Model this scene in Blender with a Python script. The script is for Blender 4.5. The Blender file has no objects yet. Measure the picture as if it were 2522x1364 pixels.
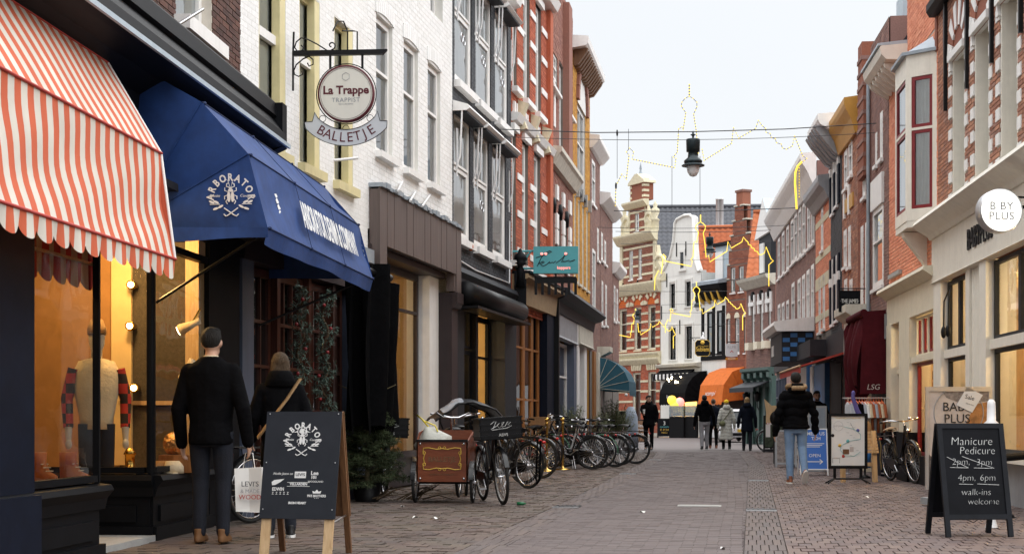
import bpy, math, random
import numpy as np
from mathutils import Vector, Matrix
random.seed(7); rng = np.random.default_rng(7)
R = math.radians
scene = bpy.context.scene
COL = scene.collection

# ------------------------------------------------------------------ camera
FPX, CX, HY, CAMZ = 3600.0, 1261.0, 1030.0, 1.05      # focal length in photo pixels, principal column, horizon row, eye height
cam_data = bpy.data.cameras.new('camera'); cam = bpy.data.objects.new('camera', cam_data); COL.objects.link(cam)
cam.location = (0, 0, CAMZ); cam.rotation_euler = (R(90), 0, 0)
cam_data.sensor_width = 36; cam_data.lens = 36 * FPX / 2522; cam_data.shift_y = (HY - 682) / 2522
cam_data.clip_start = 0.1; cam_data.clip_end = 3000
scene.camera = cam
# ------------------------------------------------------------------ overcast sky and soft sun
world = bpy.data.worlds.new('World'); scene.world = world; world.use_nodes = True
wn = world.node_tree; wn.nodes.clear()
w_out = wn.nodes.new('ShaderNodeOutputWorld'); w_bg = wn.nodes.new('ShaderNodeBackground')
w_sky = wn.nodes.new('ShaderNodeTexSky'); w_sky.sky_type = 'NISHITA'; w_sky.sun_disc = False
w_sky.sun_elevation = R(77); w_sky.sun_rotation = R(80); w_sky.air_density = 1.2; w_sky.dust_density = 3.0
w_no = wn.nodes.new('ShaderNodeTexNoise'); w_no.inputs['Scale'].default_value = 2.2; w_no.inputs['Detail'].default_value = 4
w_rp = wn.nodes.new('ShaderNodeValToRGB')                   # cloud deck: bright, with a trace of structure
w_rp.color_ramp.elements[0].position = .3; w_rp.color_ramp.elements[0].color = (4.2, 4.32, 4.45, 1)
w_rp.color_ramp.elements[1].position = .7; w_rp.color_ramp.elements[1].color = (4.5, 4.58, 4.66, 1)
w_mx = wn.nodes.new('ShaderNodeMix'); w_mx.data_type = 'RGBA'; w_mx.inputs[0].default_value = .93
wn.links.new(w_no.outputs['Fac'], w_rp.inputs['Fac'])
wn.links.new(w_sky.outputs[0], w_mx.inputs[6]); wn.links.new(w_rp.outputs[0], w_mx.inputs[7])
wn.links.new(w_mx.outputs[2], w_bg.inputs[0]); w_bg.inputs[1].default_value = .058
wn.links.new(w_bg.outputs[0], w_out.inputs[0])
sun_data = bpy.data.lights.new('sun', 'SUN'); sun_data.energy = 1.5; sun_data.angle = R(122); sun_data.color = (1, .993, .985)
sun = bpy.data.objects.new('sun', sun_data); COL.objects.link(sun)
sun.rotation_euler = (R(13), 0, R(100)); sun.location = (0, 0, 30)
scene.view_settings.view_transform = 'Standard'; scene.view_settings.look = 'None'
scene.view_settings.exposure = 1.93; scene.view_settings.gamma = 1.0; scene.view_settings.use_curve_mapping = False
scene.cycles.max_bounces = 7; scene.cycles.transparent_max_bounces = 12; scene.cycles.caustics_reflective = False
scene.cycles.caustics_refractive = False; scene.cycles.sample_clamp_indirect = 6

# ------------------------------------------------------------------ materials
def lin(c):
    c = c / 255.0
    return c / 12.92 if c <= .04045 else ((c + .055) / 1.055) ** 2.4
def rgb(r, g, b): return (lin(r), lin(g), lin(b))
MATS = {}
def _new(name):
    m = bpy.data.materials.new(name); m.use_nodes = True; nt = m.node_tree; nt.nodes.clear()
    o = nt.nodes.new('ShaderNodeOutputMaterial'); p = nt.nodes.new('ShaderNodeBsdfPrincipled')
    nt.links.new(p.outputs[0], o.inputs[0]); MATS[name] = m
    return m, nt, p, o
def mat(name, col, rough=.7, metal=0, var=.12, scale=6, bump=0, bscale=40, emit=None, es=0, spec=.4, stretch=None, sheen=0, coat=0, grime=0):
    """plain surface: base colour broken up by noise, a little relief"""
    m, nt, p, o = _new(name); N, L = nt.nodes, nt.links
    tc = N.new('ShaderNodeTexCoord'); mp = N.new('ShaderNodeMapping'); L.new(tc.outputs['Object'], mp.inputs[0])
    if stretch: mp.inputs['Scale'].default_value = stretch
    no = N.new('ShaderNodeTexNoise'); no.inputs['Scale'].default_value = scale; no.inputs['Detail'].default_value = 6; no.inputs['Roughness'].default_value = .65
    L.new(mp.outputs[0], no.inputs['Vector'])
    rp = N.new('ShaderNodeValToRGB'); rp.color_ramp.elements[0].position = .3; rp.color_ramp.elements[1].position = .7
    rp.color_ramp.elements[0].color = (*[max(0, c * (1 - var)) for c in col], 1); rp.color_ramp.elements[1].color = (*[min(1, c * (1 + var)) for c in col], 1)
    L.new(no.outputs['Fac'], rp.inputs[0]); L.new(rp.outputs[0], p.inputs['Base Color'])
    if grime:                                                     # rain streaks and patches of dirt
        ge = N.new('ShaderNodeNewGeometry'); m3 = N.new('ShaderNodeMapping'); m3.inputs['Scale'].default_value = (5, 5, .55); L.new(ge.outputs['Position'], m3.inputs[0])
        n3 = N.new('ShaderNodeTexNoise'); n3.inputs['Scale'].default_value = 1.6; n3.inputs['Detail'].default_value = 8; n3.inputs['Roughness'].default_value = .7; L.new(m3.outputs[0], n3.inputs['Vector'])
        mr = N.new('ShaderNodeMapRange'); mr.inputs[1].default_value = .48; mr.inputs[2].default_value = .78; mr.inputs[4].default_value = grime; L.new(n3.outputs['Fac'], mr.inputs[0])
        mx = N.new('ShaderNodeMix'); mx.data_type = 'RGBA'; L.new(mr.outputs[0], mx.inputs[0]); L.new(rp.outputs[0], mx.inputs[6]); mx.inputs[7].default_value = (col[0] * .42, col[1] * .40, col[2] * .36, 1); L.new(mx.outputs[2], p.inputs['Base Color'])
    p.inputs['Roughness'].default_value = rough; p.inputs['Metallic'].default_value = metal; p.inputs['Specular IOR Level'].default_value = spec
    if sheen: p.inputs['Sheen Weight'].default_value = sheen
    if coat: p.inputs['Coat Weight'].default_value = coat
    if bump:
        n2 = N.new('ShaderNodeTexNoise'); n2.inputs['Scale'].default_value = bscale; n2.inputs['Detail'].default_value = 4; L.new(mp.outputs[0], n2.inputs['Vector'])
        b = N.new('ShaderNodeBump'); b.inputs['Strength'].default_value = bump; b.inputs['Distance'].default_value = .02
        L.new(n2.outputs['Fac'], b.inputs['Height']); L.new(b.outputs[0], p.inputs['Normal'])
    if emit: p.inputs['Emission Color'].default_value = (*emit, 1); p.inputs['Emission Strength'].default_value = es
    return m
def brickmat(name, cols, rough=.85, bump=.5, grime=.25, gcol=(.12, .11, .10)):
    """each piece takes its own tone from a ramp; grime in world-sized patches"""
    m, nt, p, o = _new(name); N, L = nt.nodes, nt.links
    ge = N.new('ShaderNodeNewGeometry'); oi = N.new('ShaderNodeObjectInfo')
    ad = N.new('ShaderNodeMath'); ad.operation = 'ADD'; L.new(ge.outputs['Random Per Island'], ad.inputs[0]); L.new(oi.outputs['Random'], ad.inputs[1])
    fr = N.new('ShaderNodeMath'); fr.operation = 'FRACT'; L.new(ad.outputs[0], fr.inputs[0])
    rp = N.new('ShaderNodeValToRGB'); el = rp.color_ramp.elements
    while len(el) < len(cols): el.new(.5)
    for i, c in enumerate(cols): el[i].position = i / max(1, len(cols) - 1); el[i].color = (*c, 1)
    L.new(fr.outputs[0], rp.inputs[0])
    no = N.new('ShaderNodeTexNoise'); no.inputs['Scale'].default_value = 1.3; no.inputs['Detail'].default_value = 7; no.inputs['Roughness'].default_value = .7
    L.new(ge.outputs['Position'], no.inputs['Vector'])
    mr = N.new('ShaderNodeMapRange'); mr.inputs[1].default_value = .42; mr.inputs[2].default_value = .75; mr.inputs[4].default_value = grime
    L.new(no.outputs['Fac'], mr.inputs[0])
    mx = N.new('ShaderNodeMix'); mx.data_type = 'RGBA'; L.new(mr.outputs[0], mx.inputs[0]); L.new(rp.outputs[0], mx.inputs[6]); mx.inputs[7].default_value = (*gcol, 1)
    n2 = N.new('ShaderNodeTexNoise'); n2.inputs['Scale'].default_value = 45; n2.inputs['Detail'].default_value = 5; L.new(ge.outputs['Position'], n2.inputs['Vector'])
    hs = N.new('ShaderNodeHueSaturation'); mv = N.new('ShaderNodeMapRange'); mv.inputs[3].default_value = .78; mv.inputs[4].default_value = 1.2
    L.new(n2.outputs['Fac'], mv.inputs[0]); L.new(mv.outputs[0], hs.inputs['Value']); L.new(mx.outputs[2], hs.inputs['Color']); L.new(hs.outputs[0], p.inputs['Base Color'])
    b = N.new('ShaderNodeBump'); b.inputs['Strength'].default_value = bump; b.inputs['Distance'].default_value = .012
    L.new(n2.outputs['Fac'], b.inputs['Height']); L.new(b.outputs[0], p.inputs['Normal'])
    p.inputs['Roughness'].default_value = rough; p.inputs['Specular IOR Level'].default_value = .3
    return m
def stripemat(name, ca, cb, width, axis=0, rough=.8, duty=.5, off=0.0):
    """woven stripes along a local axis"""
    m, nt, p, o = _new(name); N, L = nt.nodes, nt.links
    tc = N.new('ShaderNodeTexCoord'); sx = N.new('ShaderNodeSeparateXYZ'); L.new(tc.outputs['Object'], sx.inputs[0])
    a0 = N.new('ShaderNodeMath'); a0.operation = 'ADD'; a0.inputs[1].default_value = off; L.new(sx.outputs[axis], a0.inputs[0])
    d = N.new('ShaderNodeMath'); d.operation = 'DIVIDE'; d.inputs[1].default_value = width; L.new(a0.outputs[0], d.inputs[0])
    f = N.new('ShaderNodeMath'); f.operation = 'FRACT'; L.new(d.outputs[0], f.inputs[0])
    g = N.new('ShaderNodeMath'); g.operation = 'GREATER_THAN'; g.inputs[1].default_value = duty; L.new(f.outputs[0], g.inputs[0])
    no = N.new('ShaderNodeTexNoise'); no.inputs['Scale'].default_value = 3; no.inputs['Detail'].default_value = 6; L.new(tc.outputs['Object'], no.inputs['Vector'])
    mv = N.new('ShaderNodeMapRange'); mv.inputs[3].default_value = .72; mv.inputs[4].default_value = 1.18; L.new(no.outputs['Fac'], mv.inputs[0])
    mx = N.new('ShaderNodeMix'); mx.data_type = 'RGBA'; L.new(g.outputs[0], mx.inputs[0]); mx.inputs[6].default_value = (*ca, 1); mx.inputs[7].default_value = (*cb, 1)
    hs = N.new('ShaderNodeHueSaturation'); L.new(mv.outputs[0], hs.inputs['Value']); L.new(mx.outputs[2], hs.inputs['Color']); L.new(hs.outputs[0], p.inputs['Base Color'])
    p.inputs['Roughness'].default_value = rough; p.inputs['Specular IOR Level'].default_value = .2
    return m
def woodmat(name, ca, cb, rough=.55, stretch=(14, 14, 1.2), bump=.25):
    m, nt, p, o = _new(name); N, L = nt.nodes, nt.links
    tc = N.new('ShaderNodeTexCoord'); mp = N.new('ShaderNodeMapping'); L.new(tc.outputs['Object'], mp.inputs[0]); mp.inputs['Scale'].default_value = stretch
    no = N.new('ShaderNodeTexNoise'); no.inputs['Scale'].default_value = 3; no.inputs['Detail'].default_value = 8; no.inputs['Distortion'].default_value = .6; L.new(mp.outputs[0], no.inputs['Vector'])
    rp = N.new('ShaderNodeValToRGB'); rp.color_ramp.elements[0].position = .3; rp.color_ramp.elements[1].position = .7
    rp.color_ramp.elements[0].color = (*ca, 1); rp.color_ramp.elements[1].color = (*cb, 1); L.new(no.outputs['Fac'], rp.inputs[0]); L.new(rp.outputs[0], p.inputs['Base Color'])
    b = N.new('ShaderNodeBump'); b.inputs['Strength'].default_value = bump; b.inputs['Distance'].default_value = .01; L.new(no.outputs['Fac'], b.inputs['Height']); L.new(b.outputs[0], p.inputs['Normal'])
    p.inputs['Roughness'].default_value = rough
    return m
def glassmat(name, tint=(.9, .95, .95), refl=.10, gc=.95):
    m = bpy.data.materials.new(name); m.use_nodes = True; nt = m.node_tree; nt.nodes.clear(); N, L = nt.nodes, nt.links
    o = N.new('ShaderNodeOutputMaterial'); t = N.new('ShaderNodeBsdfTransparent'); t.inputs[0].default_value = (*tint, 1)
    g = N.new('ShaderNodeBsdfGlossy'); g.inputs['Roughness'].default_value = .015; g.inputs[0].default_value = (gc, gc * 1.01, gc * 1.04, 1)
    lw = N.new('ShaderNodeFresnel'); lw.inputs[0].default_value = 1.5
    ge = N.new('ShaderNodeNewGeometry'); no = N.new('ShaderNodeTexNoise'); no.inputs['Scale'].default_value = 1.6; L.new(ge.outputs['Position'], no.inputs['Vector'])
    b = N.new('ShaderNodeBump'); b.inputs['Strength'].default_value = .06; b.inputs['Distance'].default_value = .05; L.new(no.outputs['Fac'], b.inputs['Height']); L.new(b.outputs[0], g.inputs['Normal'])
    ad = N.new('ShaderNodeMath'); ad.operation = 'ADD'; ad.use_clamp = True; ad.inputs[1].default_value = refl; L.new(lw.outputs[0], ad.inputs[0])
    mx = N.new('ShaderNodeMixShader'); L.new(ad.outputs[0], mx.inputs[0]); L.new(t.outputs[0], mx.inputs[1]); L.new(g.outputs[0], mx.inputs[2]); L.new(mx.outputs[0], o.inputs[0])
    MATS[name] = m; return m
def M(n): return MATS[n]

# ------------------------------------------------------------------ mesh builder
class MB:
    def __init__(s): s.v = []; s.f = []; s.sm = []
    def add(s, vs, fs, smooth=False):
        k = len(s.v); s.v.extend([tuple(p) for p in vs]); s.f.extend([tuple(i + k for i in f) for f in fs]); s.sm.extend([smooth] * len(fs)); return s
    def box(s, x0, x1, y0, y1, z0, z1):
        if x0 > x1: x0, x1 = x1, x0
        if y0 > y1: y0, y1 = y1, y0
        if z0 > z1: z0, z1 = z1, z0
        return s.add([(x0,y0,z0),(x1,y0,z0),(x1,y1,z0),(x0,y1,z0),(x0,y0,z1),(x1,y0,z1),(x1,y1,z1),(x0,y1,z1)],
                     [(0,3,2,1),(4,5,6,7),(0,1,5,4),(1,2,6,5),(2,3,7,6),(3,0,4,7)])
    def quad(s, a, b, c, d): return s.add([a, b, c, d], [(0, 1, 2, 3)])
    def prism(s, pts, d0, d1, plane='xz', cap=True):
        """closed outline extruded: plane xz along y, yz along x, xy along z"""
        n = len(pts)
        f3 = {'xz': lambda p, d: (p[0], d, p[1]), 'yz': lambda p, d: (d, p[0], p[1]), 'xy': lambda p, d: (p[0], p[1], d)}[plane]
        vs = [f3(p, d0) for p in pts] + [f3(p, d1) for p in pts]
        fs = [(i, (i + 1) % n, n + (i + 1) % n, n + i) for i in range(n)]
        if cap: fs += [tuple(range(n))[::-1], tuple(range(n, 2 * n))]
        return s.add(vs, fs)
    def tube(s, pts, r, n=6, closed=False, cap=True, flat=None):
        pts = [Vector(p) for p in pts]; m = len(pts); rs = r if isinstance(r, (list, tuple)) else [r] * m
        up = Vector((0, 0, 1)); vs = []
        prev = None
        for i, p in enumerate(pts):
            if closed: t = pts[(i + 1) % m] - pts[(i - 1) % m]
            else: t = pts[min(i + 1, m - 1)] - pts[max(i - 1, 0)]
            if t.length < 1e-9: t = Vector((0, 0, 1))
            t.normalize()
            if prev is None:
                a = t.cross(up)
                if a.length < .05: a = t.cross(Vector((1, 0, 0)))
            else: a = prev - t * prev.dot(t)
            a.normalize(); prev = a; b = t.cross(a)
            for k in range(n):
                an = 2 * math.pi * (k + .5) / n
                vs.append(p + (a * math.cos(an) + b * math.sin(an) * (flat or 1)) * rs[i])
        fs = []
        for i in range(m if closed else m - 1):
            j = (i + 1) % m
            for k in range(n): fs.append((i * n + k, i * n + (k + 1) % n, j * n + (k + 1) % n, j * n + k))
        s.add(vs, fs, True)
        if cap and not closed: s.add(vs[:n], [tuple(range(n))]); s.add(vs[-n:], [tuple(range(n))[::-1]])
        return s
    def lathe(s, prof, n=16, c=(0, 0, 0), axis='z', smooth=True, cap=True):
        vs = []; m = len(prof)
        for r, h in prof:
            for k in range(n):
                a = 2 * math.pi * k / n; x, y = r * math.cos(a), r * math.sin(a)
                p = (x, y, h) if axis == 'z' else ((x, h, y) if axis == 'y' else (h, x, y))
                vs.append((p[0] + c[0], p[1] + c[1], p[2] + c[2]))
        fs = [(i * n + k, i * n + (k + 1) % n, (i + 1) * n + (k + 1) % n, (i + 1) * n + k) for i in range(m - 1) for k in range(n)]
        s.add(vs, fs, smooth)
        if cap and prof[0][0] > 1e-4: s.add(vs[:n], [tuple(range(n))[::-1]])
        if cap and prof[-1][0] > 1e-4: s.add(vs[-n:], [tuple(range(n))])
        return s
    def ball(s, c, r, nu=12, nv=8):
        r = r if isinstance(r, (tuple, list)) else (r, r, r); vs = []
        for i in range(nv + 1):
            th = math.pi * i / nv
            for k in range(nu):
                a = 2 * math.pi * k / nu
                vs.append((c[0] + r[0] * math.sin(th) * math.cos(a), c[1] + r[1] * math.sin(th) * math.sin(a), c[2] + r[2] * math.cos(th)))
        fs = [(i * nu + k, (i + 1) * nu + k, (i + 1) * nu + (k + 1) % nu, i * nu + (k + 1) % nu) for i in range(nv) for k in range(nu)]
        return s.add(vs, fs, True)
    def ring(s, c, Rr, r, n=32, m=6, axis='y', flat=1):
        pts = []
        for k in range(n):
            a = 2 * math.pi * k / n; x, y = Rr * math.cos(a), Rr * math.sin(a)
            pts.append((c[0] + x, c[1], c[2] + y) if axis == 'y' else ((c[0], c[1] + x, c[2] + y) if axis == 'x' else (c[0] + x, c[1] + y, c[2])))
        return s.tube(pts, r, m, closed=True)
    def grid(s, f, nu, nv, smooth=True):
        vs = [f(i / nu, j / nv) for j in range(nv + 1) for i in range(nu + 1)]
        fs = [(j * (nu + 1) + i, j * (nu + 1) + i + 1, (j + 1) * (nu + 1) + i + 1, (j + 1) * (nu + 1) + i) for j in range(nv) for i in range(nu)]
        return s.add(vs, fs, smooth)
    def xf(s, mtx, start=0):
        s.v[start:] = [tuple(mtx @ Vector(p)) for p in s.v[start:]]; return s
    def join(s, o): return s._j(o)
    def _j(s, o):
        k = len(s.v); s.v += o.v; s.f += [tuple(i + k for i in f) for f in o.f]; s.sm += o.sm; return s
    def mesh(s, name):
        me = bpy.data.meshes.new(name); me.from_pydata(s.v, [], s.f); me.polygons.foreach_set('use_smooth', s.sm); me.update(); return me
    def build(s, name, m, parent=None, loc=None):
        me = s.mesh(name); me.materials.append(M(m) if isinstance(m, str) else m)
        return link(name, me, parent, loc)
def link(name, me, parent=None, loc=None):
    o = bpy.data.objects.new(name, me); COL.objects.link(o)
    if parent is not None: o.parent = parent
    if loc is not None: o.location = loc
    return o
def tag(o, label=None, cat=None, group=None, kind=None):
    if label: o['label'] = label
    if cat: o['category'] = cat
    if group: o['group'] = group
    if kind: o['kind'] = kind
    return o
def thing(name, label, cat, loc=(0, 0, 0), rz=0, group=None, kind=None):
    o = bpy.data.objects.new(name, None); o.empty_display_size = .2; COL.objects.link(o); o.location = loc; o.rotation_euler = (0, 0, rz)
    return tag(o, label, cat, group, kind)
def copy_tree(o, parent=None):
    c = o.copy(); COL.objects.link(c)
    if parent is not None: c.parent = parent
    for ch in list(o.children): copy_tree(ch, c)
    return c
TMP = bpy.data.scenes.new('scratch'); TVL = TMP.view_layers[0]     # scratch scene: lettering and cloth are evaluated here, then removed
def scratch_eval(ob):
    TMP.collection.objects.link(ob); TVL.update(); return ob.evaluated_get(TVL.depsgraph)
def text_mb(body, size, align='CENTER', extrude=.002, shear=0, bold=0, space=1.0):
    cu = bpy.data.curves.new('lettering', 'FONT'); cu.body = body; cu.size = size; cu.align_x = align; cu.align_y = 'CENTER'; cu.extrude = extrude; cu.shear = shear; cu.offset = bold
    cu.space_character = space; cu.resolution_u = 3
    ob = bpy.data.objects.new('lettering', cu); ev = scratch_eval(ob); me = ev.to_mesh()
    mb = MB(); mb.add([v.co[:] for v in me.vertices], [tuple(p.vertices) for p in me.polygons])
    ev.to_mesh_clear(); bpy.data.objects.remove(ob); bpy.data.curves.remove(cu)
    return mb
TXT = Matrix(((1, 0, 0), (0, 0, -1), (0, 1, 0))).to_4x4()           # text plane xy -> xz, facing -y
def text(body, size, m, parent, pos=(0, 0, 0), sx=1.0, rot=0.0, name='lettering', mtx=None, **kw):
    mb = text_mb(body, size, **kw)
    if mtx is not None: mb.xf(mtx @ Matrix.Translation(pos) @ Matrix.Rotation(rot, 4, 'Z') @ Matrix.Diagonal((sx, 1, 1, 1)))
    else: mb.xf(Matrix.Translation(pos) @ TXT @ Matrix.Rotation(rot, 4, 'Z') @ Matrix.Diagonal((sx, 1, 1, 1)))
    return mb.build(name, m, parent)
def arc_text(body, size, Rr, m, parent, pos, span, up=True, sx=1.0, name='lettering', mtx=None, **kw):
    """letters on a circle, one mesh; span in degrees; up: over the top, else under the bottom"""
    out = MB(); n = len(body)
    for i, ch in enumerate(body):
        if ch == ' ': continue
        t = (i / (n - 1) - .5) * R(span)
        mb = text_mb(ch, size, **kw)
        if up: mt = Matrix.Translation((Rr * math.sin(t), Rr * math.cos(t), 0)) @ Matrix.Rotation(-t, 4, 'Z')
        else: mt = Matrix.Translation((Rr * math.sin(t), -Rr * math.cos(t), 0)) @ Matrix.Rotation(t, 4, 'Z')
        mb.xf((mtx @ Matrix.Translation(pos) if mtx is not None else Matrix.Translation(pos) @ TXT) @ mt @ Matrix.Diagonal((sx, 1, 1, 1))); out.join(mb)
    return out.build(name, m, parent)
def P(px, py, Y): return Vector(((px - CX) / FPX * Y, Y, CAMZ + (HY - py) / FPX * Y))
def G(px, py):
    Y = FPX * CAMZ / (py - HY); return Vector(((px - CX) / FPX * Y, Y, 0))

# ------------------------------------------------------------------ house builder: local x along the front, y into the house, z up
def brick_array(rects, y0, depth, jit=None):
    """rects (n,4) u0,u1,v0,v1 -> verts, faces of open-backed boxes standing proud of the wall"""
    n = len(rects); r = np.asarray(rects); jit = min(.004, depth * .3) if jit is None else jit; d = y0 - depth + rng.uniform(-jit, jit, n)
    b = np.full(n, y0); vs = np.zeros((n, 8, 3))
    for k, (a, c, dd) in enumerate([(0, 2, d), (1, 2, d), (1, 3, d), (0, 3, d), (0, 2, b), (1, 2, b), (1, 3, b), (0, 3, b)]):
        vs[:, k, 0] = r[:, a]; vs[:, k, 1] = dd; vs[:, k, 2] = r[:, c]
    fc = np.array([(0, 1, 2, 3), (0, 4, 5, 1), (1, 5, 6, 2), (2, 6, 7, 3), (3, 7, 4, 0)])
    fs = (fc[None] + (np.arange(n) * 8)[:, None, None]).reshape(-1, 4)
    return vs.reshape(-1, 3), fs
def quad_mesh(name, vs, fs):
    me = bpy.data.meshes.new(name); nf = len(fs)
    me.vertices.add(len(vs)); me.vertices.foreach_set('co', np.ascontiguousarray(vs, dtype=np.float32).ravel())
    me.loops.add(nf * 4); me.loops.foreach_set('vertex_index', np.ascontiguousarray(fs, dtype=np.int32).ravel())
    me.polygons.add(nf); me.polygons.foreach_set('loop_start', np.arange(0, nf * 4, 4, dtype=np.int32)); me.polygons.foreach_set('loop_total', np.full(nf, 4, dtype=np.int32))
    me.polygons.foreach_set('use_smooth', np.zeros(nf, dtype=bool)); me.update(); me.validate(); return me
class House:
    def __init__(s, name, label, cat, A, B, group=None):
        s.A = Vector((A[0], A[1], 0)); B = Vector((B[0], B[1], 0)); d = B - s.A; s.L = d.length; s.ex = d.normalized(); s.ey = Vector((-s.ex.y, s.ex.x, 0))
        s.root = thing(name, label, cat, s.A, math.atan2(s.ex.y, s.ex.x), group); s.holes = []
    def px(s, x, y, off=0.0):
        d = Vector(((x - CX) / FPX, 1, (HY - y) / FPX)); C = Vector((0, 0, CAMZ))
        t = (off - (C - s.A).dot(s.ey)) / d.dot(s.ey); p = C + d * t
        return (p - s.A).dot(s.ex), p.z
    def u(s, x, off=0.0): return s.px(x, HY, off)[0]
    def w(s, u, y, v): return s.A + s.ex * u + s.ey * y + Vector((0, 0, v))
    def rect(s, xl, xr, yt, yb, off=0.0):
        u0, v1 = s.px(xl, yt, off); _, v0 = s.px(xl, yb, off); u1 = s.u(xr, off); return u0, u1, v0, v1
    def wall(s, m, u0, u1, v0, v1, holes=(), depth=.22, name='wall', y=0.0, top=None):
        """front wall with real openings and reveals; top(u) optional outline for gables"""
        us = sorted({u0, u1, *[h[0] for h in holes], *[h[1] for h in holes]}); vs_ = sorted({v0, v1, *[h[2] for h in holes], *[h[3] for h in holes]})
        us = [a for a in us if u0 - 1e-6 <= a <= u1 + 1e-6]; vs_ = [a for a in vs_ if v0 - 1e-6 <= a <= v1 + 1e-6]; mb = MB()
        for a, b in zip(us, us[1:]):
            for c, d in zip(vs_, vs_[1:]):
                mu, mv = (a + b) / 2, (c + d) / 2
                if any(h[0] < mu < h[1] and h[2] < mv < h[3] for h in holes): continue
                mb.quad((a, y, c), (b, y, c), (b, y, d), (a, y, d))
        for h in holes:
            a, b, c, d = max(h[0], u0), min(h[1], u1), max(h[2], v0), min(h[3], v1); e = y + depth
            mb.quad((a, y, c), (a, y, d), (a, e, d), (a, e, c)); mb.quad((b, y, d), (b, y, c), (b, e, c), (b, e, d))
            mb.quad((a, y, d), (b, y, d), (b, e, d), (a, e, d)); mb.quad((b, y, c), (a, y, c), (a, e, c), (b, e, c))
        return mb.build(name, m, s.root)
    def body(s, m, u0, u1, v1, depth=7.0, v0=0.0, y0=.02, roof=None, rm='roof_dark'):
        mb = MB(); D = depth
        mb.quad((u0, y0, v0), (u0, D, v0), (u0, D, v1), (u0, y0, v1)); mb.quad((u1, D, v0), (u1, y0, v0), (u1, y0, v1), (u1, D, v1)); mb.quad((u1, D, v0), (u0, D, v0), (u0, D, v1), (u1, D, v1))
        o = mb.build('side_wall', m, s.root)
        rb = MB()
        if roof: h = roof; rb.quad((u0, y0, v1), (u1, y0, v1), (u1, D / 2, v1 + h), (u0, D / 2, v1 + h)); rb.quad((u1, D, v1), (u0, D, v1), (u0, D / 2, v1 + h), (u1, D / 2, v1 + h)); rb.add([(u0, y0, v1), (u0, D, v1), (u0, D/2, v1+h)], [(0,1,2)]); rb.add([(u1, y0, v1), (u1, D, v1), (u1, D/2, v1+h)], [(0,2,1)])
        else: rb.quad((u0, y0, v1), (u1, y0, v1), (u1, D, v1), (u0, D, v1))
        rb.build('roof', rm, s.root); return o
    def bricks(s, wallobj, m, u0, u1, v0, v1, holes=(), pitch=(.22, .062), joint=.011, y=0.0, proud=.011, single=0, inside=None, sharemat=None):
        pu, pv = pitch; full, part = [], []
        rows = int((v1 - v0) / pv + 1e-6)
        for j in range(rows):
            a = v0 + j * pv; mid = a + pv / 2; off = (j % 2) * pu / 2
            blk = sorted((h[0], h[1]) for h in holes if h[2] < mid < h[3]); free = []; c = u0
            for h0, h1 in blk:
                if h0 > c: free.append((c, min(h0, u1)))
                c = max(c, h1)
            if c < u1: free.append((c, u1))
            for f0, f1 in free:
                i0 = math.floor((f0 - u0 - off) / pu); i1 = math.ceil((f1 - u0 - off) / pu)
                for i in range(i0, i1):
                    b0 = u0 + off + i * pu; b1 = b0 + pu - joint; c0, c1 = max(b0, f0), min(b1, f1)
                    if c1 - c0 < .025: continue
                    if inside and not inside((c0 + c1) / 2, mid): continue
                    (full if (b1 - b0) - (c1 - c0) < 1e-6 else part).append((c0, c1, a + joint / 2, a + pv - joint / 2))
        if single and full:
            def key(r):
                w = s.w((r[0] + r[1]) / 2, 0, r[2]); X = CX + FPX * w.x / w.y; Yp = HY - FPX * (w.z - CAMZ) / w.y
                return (0 if (-20 < X < 2540 and -10 < Yp < 1370) else 1, w.y)
            full.sort(key=key); sing, full = full[:single], full[single:]
            vs, fs = brick_array([(0, pu - joint, 0, pv - joint)], y, proud, 0); me = quad_mesh('brick', vs, fs); me.materials.append(M(m))
            for r in sing: link('brick', me, wallobj, (r[0], random.uniform(-.25, .25) * proud, r[2]))
        rest = full + part
        if rest:
            vs, fs = brick_array(rest, y, proud); me = quad_mesh('brickwork', vs, fs); me.materials.append(M(m))
            tag(link('brickwork', me, wallobj), kind='stuff')
    def window(s, u0, u1, v0, v1, fm='white_paint', y=.10, fw=.055, rows=(1,), cols=1, sill='white_paint', sproj=.07, sh=.07, back='curtain', gm='glass', name='window', ft=.06, mw=.035, inset=None, innerm=None):
        """sash: frame with transoms and mullions, a pane in each light, sill, curtain or dark room behind"""
        mb = MB(); f = fw
        mb.box(u0, u0 + f, y, y + ft, v0, v1); mb.box(u1 - f, u1, y, y + ft, v0, v1); mb.box(u0 + f, u1 - f, y, y + ft, v0, v0 + f); mb.box(u0 + f, u1 - f, y, y + ft, v1 - f, v1)
        iu0, iu1, iv0, iv1 = u0 + f, u1 - f, v0 + f, v1 - f; tot = sum(rows); cells = []; acc = 0; bounds = [iv0]
        for r in rows[:-1]: acc += r; bounds.append(iv0 + (iv1 - iv0) * acc / tot)
        bounds.append(iv1)
        for q in bounds[1:-1]: mb.box(iu0, iu1, y - .012, y + ft - .004, q - mw * .6, q + mw * .6)
        for c in range(1, cols): a = iu0 + (iu1 - iu0) * c / cols; mb.box(a - mw / 2, a + mw / 2, y + .004, y + ft - .008, iv0, iv1)
        w = mb.build(name, fm, s.root)
        for a, b in zip(bounds, bounds[1:]):
            for c in range(cols):
                p = MB(); x0 = iu0 + (iu1 - iu0) * c / cols; x1 = iu0 + (iu1 - iu0) * (c + 1) / cols
                p.quad((x0, y + .035, a), (x1, y + .035, a), (x1, y + .035, b), (x0, y + .035, b)); p.build('pane', gm, w)
        if sill: MB().box(u0 - .05, u1 + .05, -sproj, y + .02, v0 - sh, v0 - .002).build('sill', sill, w)
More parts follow.
